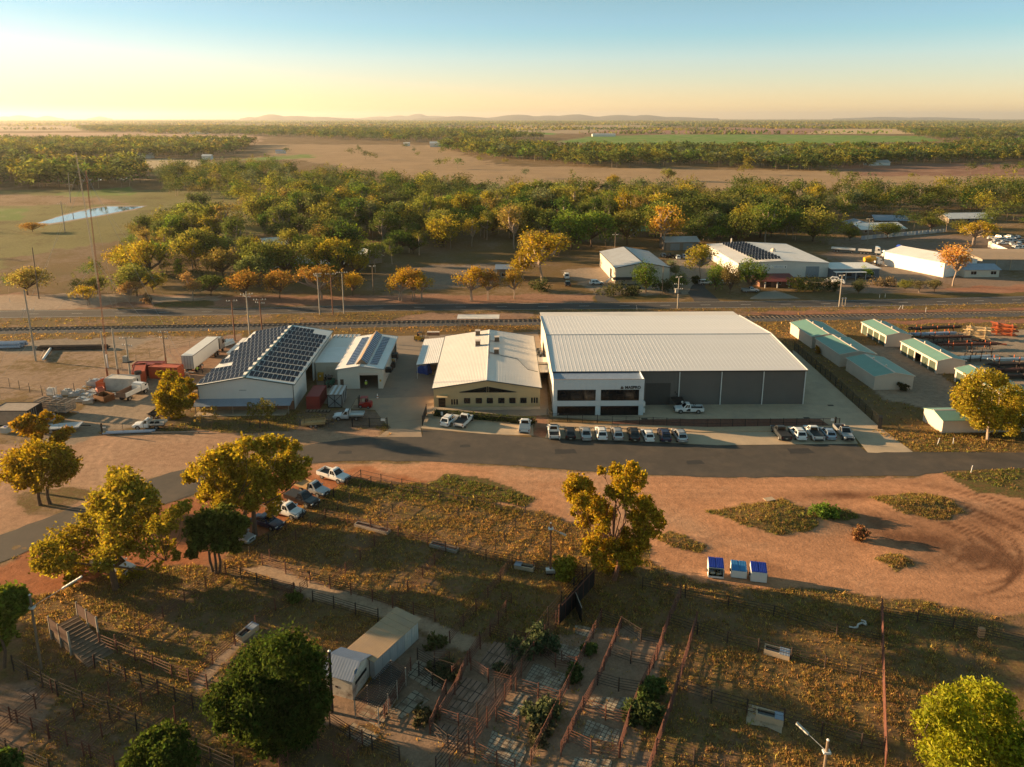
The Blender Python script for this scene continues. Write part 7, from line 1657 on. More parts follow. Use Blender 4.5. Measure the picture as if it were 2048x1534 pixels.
for key, lab, base, top, r, m_, arms, tf, lower in (
 ('a', 'tall leaning pale pole with one white crossarm at the far left', (72, 722), (45, 580), .2, M['palewood'], ((.72, 2.6, .1),), 0, 0), ('b', 'two-tone pole with a red-brown foot, first beside the scrap row', (217, 765), (198, 663), .2, M['palewood'], (), 0, .3), ('c', 'taller two-tone pole with a dark foot beside the white container', (240, 772), (222, 657), .22, M['palewood'], (), 0, .3),
 ('d', 'pole carrying a grey transformer box above the white container', (263, 772), (252, 674), .2, M['palewood'], ((.97, 2.6, .3), (.82, 2.6, -.3)), 1, 0), ('e', 'pole with two crossarms rising beside the bright orange container', (334, 742), (324, 663), .2, M['wood'], ((.97, 2.4, -.2), (.82, 2.6, -.4)), 0, .35), ('f', 'red-brown pole with crossarms behind the truck near the railway', (470, 681), (463, 600), .17, M['redwood'], ((.97, 2.6, .2),), 0, 0),
 ('g', 'pale pole behind the solar shed, tallest of its trio', (500, 672), (491, 583), .2, M['palewood'], ((.93, 3.0, .3), (.88, 2.4, -.4)), 0, 0), ('h', 'dark pole just behind the solar shed ridge', (525, 667), (517, 598), .17, M['redwood'], ((.97, 3.2, .1), (.88, 2.8, -.3)), 0, 0), ('i', 'white-topped roadside pole, left of the highway trio', (640, 629), (633, 546), .17, M['palewood'], ((.97, 2.2, .4), (.92, 2.2, -.4)), 0, 0),
 ('j', 'orange-brown roadside pole, middle of the highway trio', (666, 629), (660, 546), .16, M['redwood'], ((.97, 3.0, .1),), 0, 0), ('k', 'pale roadside pole, right of the highway trio', (688, 627), (684, 544), .16, M['palewood'], ((.98, 3.0, .1),), 0, 0), ('l', 'slim dark pole among the orange trees across the highway', (747, 588), (744, 532), .15, M['wood'], ((.98, 2.0, .1),), 0, 0),
 ('m', 'orange-lit pole with a transformer behind the warehouse roof', (1355, 617), (1358, 553), .19, M['palewood'], ((.97, 2.0, .3), (.75, 2.4, -.2), (.6, 2.6, .1)), 1, 0), ('n', 'thin bare pole in front of the grey-roofed shed', (1324, 590), (1327, 531), .13, M['wood'], (), 0, 0), ('o', 'pale pole with crossarms at the bushes right of the white factory', (1678, 613), (1685, 550), .17, M['palewood'], ((.97, 2.0, .3), (.8, 2.0, -.3)), 0, 0),
 ('p', 'pole standing in the trees above the grey-roofed shed', (1229, 522), (1231, 464), .16, M['wood'], ((.9, 2.4, .2),), 0, 0), ('q', 'pale pole in front of the homestead roof', (1735, 481), (1739, 437), .18, M['palewood'], ((.97, 3.0, .2), (.85, 3, -.2)), 0, 0), ('r', 'slim pole at the end of the iron boundary fence', (1892, 467), (1893, 432), .16, M['wood'], ((.97, 2.4, .1),), 0, 0),
 ('s', 'dark leaning pole among bushes at the far left beyond the highway', (78, 597), (68, 495), .18, M['wood'], (), 0, 0), ('t', 'thin pole standing beside the shining pond', (130, 464), (122, 402), .2, M['palewood'], ((.9, 4, .1),), 0, 0), ('u', 'second thin pole on the far bank of the pond', (141, 405), (143, 345), .25, M['palewood'], ((.6, 4, .1),), 0, 0)):
 t, pw[key] = pole(lab, base, top, r, m_, arms, tf, lower)
for lab, base, top in (('short white sign post, left of the pair by the highway pole', (1684, 612), (1686, 595)), ('short white sign post, right of the pair by the highway pole', (1690, 612), (1693, 595))):
 b = P(*base); t = thing('sign_post', lab, 'post', b); MB().tube((0, 0, 0), (0, 0, Zat(top[1], b.y)), .07, n=6).build('post', M['palewood'], t); MB().box(-.25, .25, -.12, -.08, Zat(top[1], b.y) - .5, Zat(top[1], b.y)).build('plate', M['zinc'], t)
def wire(lab, p, q, sag, n=3, gap=.9, r=.022):
 t = thing('power_line', lab, 'power line', (0, 0, 0)); 
 d = (q - p); d.z = 0; s_ = Vector((-d.y, d.x, 0)).normalized()
 for k in range(n):
  o_ = s_ * (k - (n - 1) / 2) * gap
  MB().path([p.lerp(q, i / 14) + o_ - Vector((0, 0, sag * 4 * (i / 14) * (1 - i / 14))) for i in range(15)], r, 3).build('wire', M['trim'], t)
wire('overhead wires between the transformer pole and the two-crossarm pole', pw['d'], pw['e'], .8); wire('overhead wires from the two-crossarm pole to the pole behind the truck', pw['e'], pw['f'], 1.5); wire('overhead wires crossing the highway from shed pole to roadside trio', pw['h'], pw['j'], 1.2); wire('overhead wires from the roadside trio to the slim dark pole', pw['k'], pw['l'], 1.0)
wire('overhead wires running left from the pale pole behind the solar shed', pw['g'], pw['a'], 3.0); wire('overhead wires from the transformer pole along the highway to the bushes pole', pw['m'], pw['o'], 2.5); wire('pale service cable drooping from the bushes pole to the white factory', pw['o'], P(1605, 558, 4.4), 1.6, 1, r=.05); wire('long overhead wires in front of the homestead trees', pw['q'], pw['r'], 3.0)
# radio mast
b = P(216, 735); t = thing('radio_mast', 'tall thin red-brown guyed radio mast rising above the left paddock', 'mast', b); hM = 43.0; lean = Vector((.9, 0, hM))
for k in range(3):
 a_ = k * 2.094; o_ = Vector((math.cos(a_), math.sin(a_), 0)) * .16; MB().tube(o_, lean + o_ * .6, .04, .03, n=4).build('leg', M['redwood'], t)
m2 = MB()
for k in range(56):
 c0_, c1_ = lean * (k / 56), lean * ((k + 1) / 56)
 for j in range(3): a_, b2 = j * 2.094, (j + 1) * 2.094; m2.beam(c0_ + Vector((math.cos(a_), math.sin(a_), 0)) * .15, c1_ + Vector((math.cos(b2), math.sin(b2), 0)) * .15, .022)
m2.build('lattice', M['redwood'], t)
MB().tube((0, 0, 0), (-.02, 0, 3), .2, n=6).build('base_post', M['white'], t)
for k, an in enumerate((-.3, 1.9, 3.9)):
 for f_ in (.55, .98): MB().path([lean * f_, Vector((math.cos(an) * 22, math.sin(an) * 22, 0))], .018, 3).build('guy_wire', M['zinc'], t)
t = thing('radio_mast', 'faint second mast with white guy wires beyond the highway', 'mast', P(201, 598)); hM = 44
for k in range(3): a_ = k * 2.094; MB().tube((math.cos(a_) * .25, math.sin(a_) * .25, 0), (math.cos(a_) * .15 - 1.5, math.sin(a_) * .15, hM), .05, .04, n=4).build('leg', M['palewood'], t)
m2 = MB()
for k in range(50):
 z0, z1 = hM * k / 50, hM * (k + 1) / 50
 for j in range(3): m2.beam((math.cos(j * 2.094) * .22 - 1.5 * k / 50, math.sin(j * 2.094) * .22, z0), (math.cos((j + 1) * 2.094) * .22 - 1.5 * (k + 1) / 50, math.sin((j + 1) * 2.094) * .22, z1), .03)
m2.build('lattice', M['palewood'], t)
for an in (0, 2.1, 4.2): MB().path([(-1.2, 0, hM * .9), (math.cos(an) * 20, math.sin(an) * 20, 0)], .02, 3).build('guy_wire', M['zinc'], t)
# lamp poles in the yards
def lamp_pole(lab, base, top, arm, m_=M['wood'], r=.13):
 b = P(*base); h = Zat(top[1], b.y); t = thing('lamp_pole', lab, 'lamp pole', b); tx = (at_depth(top[0], top[1], b.y).x - b.x) * .5
 MB().tube((0, 0, -.05), (tx, 0, h), r, r * .8, n=8).build('pole', m_, t); MB().tube((tx, 0, h), (tx, 0, h + .12), r * .9, .03, n=8).build('cap', M['white'], t)
 (az, a0, ln, up) = arm
 if ln:
  s = Vector((tx * a0, 0, h * a0)); e = s + Vector((math.cos(az) * ln, math.sin(az) * ln, up)); m_ = s.lerp(e, .6)
  MB().tube(s, m_, .03, n=5).build('arm', M['zinc'], t); MB().beam(m_, e, .22, .14).build('lamp', M['whitecont'], t); MB().box(s.x - .3, s.x + .3, -.2, .2, s.z - .12, s.z + .05).build('bracket', M['white'], t)
 return t
lamp_pole('leaning lamp pole with a long white fluorescent arm at the left of the yards', (83, 1338), (61, 1190), (.35, .84, 4.6, 2.3)); lamp_pole('slim brown light pole with a short arm in the green pens', (1101, 1147), (1101, 1046), (-.35, .9, 1.9, -.55), M['redwood']); lamp_pole('dark pole with a white insulator cap in front of the peeling hut', (664, 1424), (661, 1302), (0, 0, 0, 0), M['trim'], .17); lamp_pole('lamp pole cut by the bottom edge holding a slanted white tube light', (1646, 1560), (1657, 1480), (2.4, .72, 2.6, 1.1), M['wood'], .15)
# ------------------------------------------------------------------ vegetation
GOLD = (.175, .125, .018); GOLDB = (.20, .128, .02); OLIVE = (.092, .092, .022); DKGREEN = (.036, .058, .013); GREEN = (.070, .098, .017); BRIGHT = (.135, .165, .018); PINKY = (.20, .125, .05); BROWN = (.165, .098, .026); GREYGREEN = (.078, .086, .040)
def leaf_cloud(blobs, n, size, rng, flat=.75, shell=.55, sub=10, spread=.16):
 """blobs: (x, y, z, r). Sprays of sub leaf cards scattered near the shell of each blob -> (verts, quads)"""
 B = np.array(blobs, float); w = B[:, 3] ** 2; w /= w.sum(); ns = max(1, n // sub)
 k = rng.choice(len(B), ns, p=w); d = rng.normal(size=(ns, 3)); d /= np.linalg.norm(d, axis=1)[:, None]
 rad = (shell + (1 - shell) * rng.random(ns) ** .7) * (1 + .16 * rng.normal(size=ns))
 c = B[k, :3] + d * (rad * B[k, 3])[:, None] * np.array([1, 1, flat])
 c = np.repeat(c, sub, 0); rr = np.repeat(B[k, 3], sub)
 c = c + rng.normal(size=c.shape) * np.minimum(rr * spread, size * 2.2)[:, None]
 N = len(c); a = rng.normal(size=(N, 3)); a /= np.linalg.norm(a, axis=1)[:, None]; b = np.cross(a, rng.normal(size=(N, 3))); b /= np.linalg.norm(b, axis=1)[:, None]
 s = size * (.6 + .8 * rng.random(N))[:, None]
 v = np.stack([c - a * s, c + b * s * .5, c + a * s, c - b * s * .5], 1).reshape(-1, 3)
 return v, np.arange(4 * N).reshape(N, 4)
def wood_mesh(name, blobs, th, tr, rng, m_, trunks=((0, 0),), bend=.1):
 mb = MB(); top = max(b[2] for b in blobs)
 forks = []
 for tx_, ty_ in trunks:
  f_ = Vector((tx_ + rng.normal() * th * .06, ty_ + rng.normal() * th * .06, th)); base = Vector((tx_, ty_, -.1))
  mid = base.lerp(f_, .5) + Vector((rng.normal(), rng.normal(), 0)) * th * .05
  mb.tube(base, mid, tr, tr * .82, 7); mb.tube(mid, f_, tr * .82, tr * .66, 7); forks.append((f_, tr * .62))
 for (x, y, z, r) in sorted(blobs, key=lambda b: b[2]):
  e = Vector((x, y, z)); f_, rr = min(forks, key=lambda q: (q[0] - e).length + max(0, q[0].z - e.z) * 2)
  m1 = f_.lerp(e, .5) + Vector((rng.normal(), rng.normal(), -.3)) * (e - f_).length * bend
  r2 = max(.03, min(rr, tr * (.18 + .35 * r / max(b[3] for b in blobs))))
  mb.tube(f_, m1, r2, r2 * .75, 5); mb.tube(m1, e, r2 * .75, r2 * .3, 5)
  if len(forks) < 14 and r > .5: forks.append((m1, r2 * .7))
  for q in range(3):
   d = Vector((rng.normal(), rng.normal(), rng.normal() * .5 + .3)).normalized() * r * .8; mb.tube(e.lerp(m1, .2), e + d, r2 * .35, r2 * .12, 4)
 return mb
def crown_obj(name, v, q, parent, tint, material=None):
 me = bpy.data.meshes.new(name); fast_mesh(me, v, q); me.materials.append(material or LEAF); o = link(name, me, parent); o.color = (*tint, 1); return o
def near_tree(lab, base, blobs, tint, n, size=.30, name='gum_tree', th=.33, tr=.30, bark='bark', trunks=((0, 0),), depth=.75, yoff=0, flat=.8, hgt=1.0, sub=10):
 """blobs measured on the photograph as (px, py, radius px); their depth is spread around the trunk"""
 rng = np.random.default_rng(abs(hash(lab)) % 9999 if False else sum(map(ord, lab)))
 b = P(*base); bl = []
 xs = [p[0] for p in blobs]; halfw = (max(xs) - min(xs)) / 2 * scale_at(b) + 1e-3
 for px_, py_, r in blobs:
  dy = rng.uniform(-1, 1) * math.sqrt(max(.05, 1 - min(1, abs((px_ - base[0]) * scale_at(b)) / (halfw * 1.2)) ** 2)) * halfw * depth * .8 + yoff
  p = at_depth(px_, py_, b.y + dy); rr = r * .92 * scale_at(p)
  bl.append((p.x - b.x, dy, max(rr * .4, p.z), rr))
  if r > 16 and depth > .3 and rng.random() < .6:       # a companion clump behind or in front fills the crown in depth
   p = at_depth(px_ + rng.normal() * r * .5, py_ + rng.normal() * r * .4, b.y - dy * .8 + yoff); bl.append((p.x - b.x, p.y - b.y, max(rr * .4, p.z), rr * .85))
 top = max(k[2] for k in bl)
 t = thing(name, lab, 'tree', b)
 v, q = leaf_cloud(bl, n, size, rng, flat, sub=sub); crown_obj('crown', v, q, t, tint)
 wood_mesh('trunk', bl, top * th, tr, rng, None, trunks).build('trunk', M[bark], t)
 return t
near_tree('rounded golden twin-trunk tree left of the dirt apron', (85, 1010), [(75, 905, 32), (35, 920, 28), (20, 948, 22), (110, 910, 30), (140, 930, 20), (60, 945, 30), (100, 950, 28), (128, 945, 22), (40, 965, 18), (75, 975, 14)], GOLD, 16000, .21, tr=.26, trunks=((-.3, 0), (.9, .3)), th=.3)
near_tree('sparse flat-topped golden tree reaching over the liquid tanks', (72, 985), [(55, 838, 14), (90, 832, 14), (118, 838, 9), (60, 858, 18), (85, 855, 14), (118, 872, 16), (135, 862, 12), (112, 888, 12), (40, 850, 10), (75, 873, 10)], GOLDB, 4200, .26, tr=.22, th=.55, depth=.5)
near_tree('broad spreading golden gum shading a white utility, largest on the left', (232, 1178), [(240, 965, 32), (275, 985, 24), (200, 1000, 30), (250, 1010, 34), (300, 1015, 26), (185, 1040, 32), (230, 1045, 36), (280, 1050, 34), (320, 1048, 24), (345, 1030, 22), (365, 1012, 16), (130, 1075, 34), (175, 1085, 34), (225, 1090, 32), (90, 1100, 28), (110, 1125, 28), (150, 1130, 26), (75, 1125, 16), (290, 1095, 26), (330, 1090, 20), (320, 1130, 14), (350, 1110, 14), (200, 1135, 22), (240, 1150, 22), (140, 1160, 16), (275, 1165, 14)], (.165, .13, .02), 24000, .21, tr=.42, th=.22, flat=.7)
near_tree('large gold gum with open branching beside the parked utes', (492, 1078), [(560, 885, 18), (585, 895, 18), (530, 892, 26), (490, 892, 24), (455, 905, 24), (420, 925, 26), (395, 940, 20), (470, 935, 32), (520, 930, 26), (575, 930, 26), (610, 925, 14), (600, 945, 20), (560, 960, 26), (430, 960, 26), (480, 970, 30), (525, 975, 28), (415, 985, 22), (455, 1000, 26), (500, 1005, 22), (545, 1000, 18), (440, 1010, 18), (545, 1020, 14)], (.185, .14, .02), 28000, .21, tr=.36, th=.33, trunks=((0, 0), (.9, .8)))
near_tree('small darker gum leaning over the silver hatchback', (432, 1147), [(410, 1035, 22), (445, 1030, 24), (470, 1040, 18), (390, 1055, 24), (430, 1060, 26), (465, 1065, 22), (400, 1085, 20), (440, 1090, 20), (470, 1092, 14), (385, 1105, 14)], (.062, .070, .016), 9500, .24, tr=.18, th=.35, trunks=((0, 0), (.4, .1), (-.4, .2)))
near_tree('tall clumped golden gum at the black shade wall in the middle of the yards', (1228, 1160), [(1262, 938, 18), (1232, 942, 16), (1205, 942, 10), (1275, 960, 20), (1245, 965, 22), (1225, 985, 16), (1255, 1000, 18), (1145, 970, 20), (1165, 968, 18), (1180, 980, 12), (1140, 990, 14), (1160, 1000, 20), (1195, 1010, 22), (1215, 1025, 18), (1180, 1030, 20), (1150, 1022, 12), (1165, 1045, 16), (1205, 1048, 18), (1290, 1005, 18), (1305, 1030, 20), (1275, 1035, 22), (1320, 1045, 14), (1290, 1060, 20), (1310, 1068, 12), (1250, 1065, 14), (1190, 1080, 18), (1215, 1095, 18), (1250, 1090, 20), (1275, 1085, 18), (1175, 1100, 14), (1200, 1120, 20), (1240, 1120, 22), (1270, 1115, 18), (1215, 1140, 16), (1255, 1140, 14)], (.21, .145, .018), 30000, .19, tr=.30, th=.30, bark='redwood', depth=.6, flat=.85)
near_tree('dense round dark green tree beside the peeling hut at the bottom', (545, 1495), [(530, 1310, 40), (570, 1300, 44), (610, 1320, 36), (500, 1340, 40), (560, 1350, 50), (625, 1365, 34), (480, 1385, 42), (540, 1400, 52), (600, 1410, 44), (460, 1425, 34), (510, 1445, 44), (570, 1455, 44), (620, 1440, 30), (640, 1395, 24), (445, 1450, 22), (540, 1480, 34), (600, 1480, 28)], (.030, .043, .009), 42000, .17, 'broadleaf_tree', tr=.35, th=.12, flat=.9)
near_tree('mid green tree at the bottom edge left of the big dark tree', (320, 1590), [(325, 1465, 24), (350, 1480, 28), (300, 1490, 28), (275, 1520, 30), (330, 1515, 36), (370, 1515, 26), (290, 1550, 34), (345, 1555, 34), (260, 1545, 24)], (.036, .05, .010), 20000, .16, 'broadleaf_tree', tr=.2, th=.15, flat=.9)
near_tree('green tree cut by the left edge above the heavy pipe rail', (8, 1335), [(30, 1190, 20), (5, 1195, 28), (-20, 1205, 26), (25, 1215, 26), (40, 1220, 14), (5, 1235, 26), (-15, 1250, 26), (20, 1262, 16), (0, 1285, 16)], (.085, .10, .016), 9000, .24, tr=.18, th=.4)
near_tree('bright yellow-green rounded tree in the bottom right corner', (1955, 1600), [(1900, 1395, 28), (1935, 1390, 34), (1975, 1392, 34), (2010, 1410, 28), (1870, 1420, 30), (1915, 1430, 38), (1960, 1430, 40), (2000, 1440, 34), (1850, 1445, 24), (1880, 1465, 38), (1930, 1475, 42), (1980, 1480, 40), (2030, 1470, 34), (1865, 1500, 30), (1915, 1520, 40), (1970, 1525, 42), (2025, 1520, 40), (2060, 1500, 34), (1900, 1555, 34), (1960, 1560, 40), (2020, 1560, 40), (1900, 1380, 12)], (.155, .155, .014), 36000, .15, 'broadleaf_tree', tr=.3, th=.12, flat=.9)
near_tree('white-limbed golden gum in front of the last green-roofed shed', (1975, 880), [(1970, 750, 20), (1950, 765, 20), (1990, 760, 20), (1930, 785, 22), (1960, 790, 26), (1995, 790, 26), (2025, 780, 20), (2040, 800, 22), (1915, 795, 14), (1940, 815, 24), (1975, 820, 26), (2010, 820, 26), (2045, 830, 22), (1955, 840, 20), (1990, 848, 18), (2030, 850, 18), (1912, 810, 12), (2060, 850, 18)], (.18, .14, .018), 22000, .2, tr=.26, th=.3, bark='palebark')
near_tree('dense golden tree in the gravel yard beside the solar shed', (345, 838), [(340, 752, 14), (320, 748, 8), (358, 762, 12), (335, 772, 18), (360, 782, 18), (325, 795, 18), (350, 805, 22), (372, 808, 14), (330, 820, 16), (355, 828, 14)], (.165, .125, .016), 9000, .22, tr=.16, th=.2)
near_tree('smaller golden tree tucked behind the yard tree by the solar shed wall', (381, 822), [(376, 762, 9), (384, 775, 10), (372, 780, 8), (386, 795, 9), (380, 805, 8)], (.19, .125, .018), 2600, .22, tr=.10, th=.3)
near_tree('thin half-bare olive tree on the grass in front of the solar shed awning', (519, 855), [(505, 812, 12), (525, 808, 13), (540, 815, 12), (515, 825, 12), (535, 828, 12), (500, 828, 8)], (.095, .085, .022), 1500, .16, tr=.10, th=.3, trunks=((0, 0), (.2, .1)))
near_tree('thin bare yellow sapling left of the half-bare olive tree', (425, 858), [(410, 822, 9), (425, 818, 9), (400, 835, 7), (430, 832, 8), (395, 842, 6)], (.15, .11, .03), 600, .15, tr=.07, th=.3)
near_tree('leafy shrub-tree in the bottom left corner', (15, 1580), [(10, 1515, 18), (28, 1522, 14), (-8, 1525, 20), (20, 1540, 18)], (.045, .065, .014), 3500, .2, tr=.1, th=.2)
def bush(lab, base, r, h, tint, n=900, size=.2, cat='bush', name='bush', group=None):
 rng = np.random.default_rng(sum(map(ord, lab))); b = P(*base); t = thing(name, lab, cat, b, 0, group); s_ = scale_at(b); R_ = r * s_; H = h * s_ * 1.05
 bl = [(rng.normal() * R_ * .45, rng.normal() * R_ * .35, H * rng.uniform(.3, .75), R_ * rng.uniform(.4, .62)) for k in range(9)]
 v, q = leaf_cloud(bl, n, size, rng, min(1, H / R_ / 1.2), sub=8); v[:, 2] = np.maximum(v[:, 2], .02); crown_obj('foliage', v, q, t, tint)
 mb = MB()
 for k in range(5): mb.tube((rng.normal() * .1, rng.normal() * .1, -.05), Vector(bl[k][:3]), .05, .015, 4)
 mb.build('stem', M['bark'], t); return t
for a in (('dark saltbush straddling the race fence near the shade wall', (1070, 1310), 32, 42, (.05, .062, .03), 2600), ('round dark bush beside the end-on rusty fence, upper of two', (1300, 1395), 26, 48, (.055, .075, .022), 2600), ('round dark bush beside the end-on rusty fence, lower of two', (1288, 1445), 30, 36, (.042, .055, .02), 2400), ('grey-green grassy bush in the paved pen right of the race', (1078, 1435), 30, 24, (.065, .075, .035), 1800), ('dark green weed clump at the gate of the paved pen', (1150, 1358), 20, 22, (.045, .06, .02), 1100), ('leafy weed clump at the end of the pen fence near the lane', (1182, 1308), 14, 22, (.055, .075, .022), 900),
          ('tangle of dark weeds behind the wire-roofed pen', (888, 1345), 30, 14, (.06, .06, .028), 1300), ('weed tangle left of the race near the slatted floor', (852, 1440), 24, 14, (.065, .06, .03), 1100), ('low saltbush at the cross fence left of the race', (1010, 1345), 18, 10, (.07, .07, .035), 800), ('weeds crowding the bottom of the race', (1070, 1470), 30, 14, (.06, .055, .03), 1100), ('green weed clump at the corner of the lane gate', (588, 1205), 16, 22, (.07, .08, .02), 900), ('weedy clump against the long dirt lane fence', (870, 1290), 20, 12, (.08, .075, .028), 800),
          ('small dark bush against the end wall of the nearest storage shed', (1803, 781), 9, 20, (.05, .045, .022), 700), ('little orange-lit bush beside the middle storage shed', (1636, 706), 8, 16, (.21, .11, .02), 600), ('dry round tumble bush alone on the red dirt', (1718, 1078), 17, 24, (.14, .075, .035), 1300), ('bright sunlit shrub at the foot of the black shade wall', (1130, 1150), 30, 32, (.135, .13, .02), 2400),
          ('broad green shrub patch joined to the largest mound', (1655, 1035), 26, 22, (.08, .115, .02), 1500)):
 bush(a[0], a[1], a[2], a[3], a[4], a[5])
# clipped hedge in front of the cream building
a, b = P(869, 831), P(1067, 848); t = thing('hedge', 'long clipped dark hedge between the parked cars and the cream building', 'hedge', a, math.atan2(b.y - a.y, b.x - a.x)); ln = (b - a).length
rng = np.random.default_rng(5); bl = [(x, 0, .55, .75) for x in np.arange(.4, ln, .5)]
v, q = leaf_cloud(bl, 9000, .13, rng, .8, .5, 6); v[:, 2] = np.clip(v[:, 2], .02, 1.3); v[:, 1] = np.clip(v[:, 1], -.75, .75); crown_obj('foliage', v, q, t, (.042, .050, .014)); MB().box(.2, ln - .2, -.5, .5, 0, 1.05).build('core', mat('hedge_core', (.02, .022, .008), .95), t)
MB().box(1.5, 1.9, -.85, -.80, .5, 1.2).build('notice', M['white'], t)
# ---- medium trees: prototypes copied (crown and trunk share their meshes)
PROTO = []
def make_proto(kind, seed):
 rng = np.random.default_rng(seed); bl = []
 if kind == 'gum':
  for k in range(rng.integers(9, 14)):
   a_, rr = rng.uniform(0, 6.28), rng.uniform(.05, .30); z = rng.uniform(.42, .88); bl.append((math.cos(a_) * rr * (1.2 - z * .5), math.sin(a_) * rr * (1.2 - z * .5), z, rng.uniform(.09, .17)))
  n, sz, th, tr = 2200, .021, .38, .018
 elif kind == 'dome':
  for k in range(12): a_, rr = rng.uniform(0, 6.28), rng.uniform(.05, .38); z = .72 - rr * .55 + rng.normal() * .05; bl.append((math.cos(a_) * rr, math.sin(a_) * rr, z, rng.uniform(.16, .24)))
  n, sz, th, tr = 2600, .026, .2, .02
 elif kind == 'round':
  for k in range(11): d = rng.normal(size=3); d /= np.linalg.norm(d); bl.append((d[0] * .26, d[1] * .26, .55 + d[2] * .24, rng.uniform(.16, .24)))
  n, sz, th, tr = 2800, .024, .14, .022
 elif kind == 'umbrella':
  for k in range(13): a_, rr = rng.uniform(0, 6.28), rng.uniform(.08, .52); bl.append((math.cos(a_) * rr, math.sin(a_) * rr, .80 - rr * .55 + rng.normal() * .07, rng.uniform(.12, .21)))
  n, sz, th, tr = 2400, .026, .30, .022
 elif kind == 'pine':
  for k in range(11): z = .15 + .8 * k / 11; rr = .22 * (1 - z) + .03; a_ = k * 2.4; bl.append((math.cos(a_) * rr * .7, math.sin(a_) * rr * .7, z, rr + .05))
  n, sz, th, tr = 1600, .024, .15, .02
 v, q = leaf_cloud(bl, n, sz, rng, .62 if kind == 'umbrella' else .8, .5, 9, .3)
 me = bpy.data.meshes.new('crown_' + kind); fast_mesh(me, v, q); me.materials.append(LEAF)
 o = wood_mesh('trunk', bl, th, tr, rng, None, ((0, 0), (.06, .02)) if kind == 'umbrella' else ((0, 0),)).build('trunk', M['palebark' if kind in ('gum', 'umbrella') else 'bark']); tm = o.data; bpy.data.objects.remove(o)
 return (me, tm)
KIND = {k: [make_proto(k, s + i * 10) for i, s in enumerate(ss)] for k, ss in dict(gum=(1, 2, 3, 4), dome=(5, 6, 7), round=(8, 9, 10), umbrella=(11, 12), pine=(13,)).items()}
NT = [0]
def tree(lab, kind, loc, h, tint, wide=1.0, group=None, name='tree', cat='tree', rng=RNG):
 t = thing(name, lab, cat, loc, rng.uniform(0, 6.28), group); me, tm = KIND[kind][int(rng.integers(len(KIND[kind])))]
 c = link('crown', me, t); w = link('trunk', tm, t); c.scale = (h * wide, h * wide, h); w.scale = (h * wide, h * wide, h); j = rng.uniform(.95, 1.35); c.color = (tint[0] * j, tint[1] * j, tint[2] * j, 1); NT[0] += 1
 return t
def ptree(lab, kind, base, top, wpx, tint, name='tree'):
 b = P(*base); h = Zat(top, b.y) * 1.0; s_ = scale_at(b); nominal = dict(gum=.74, dome=1.05, round=.9, umbrella=1.15, pine=.5)[kind]
 return tree(lab, kind, b, h, tint, (wpx * s_) / (nominal * h), name=name)
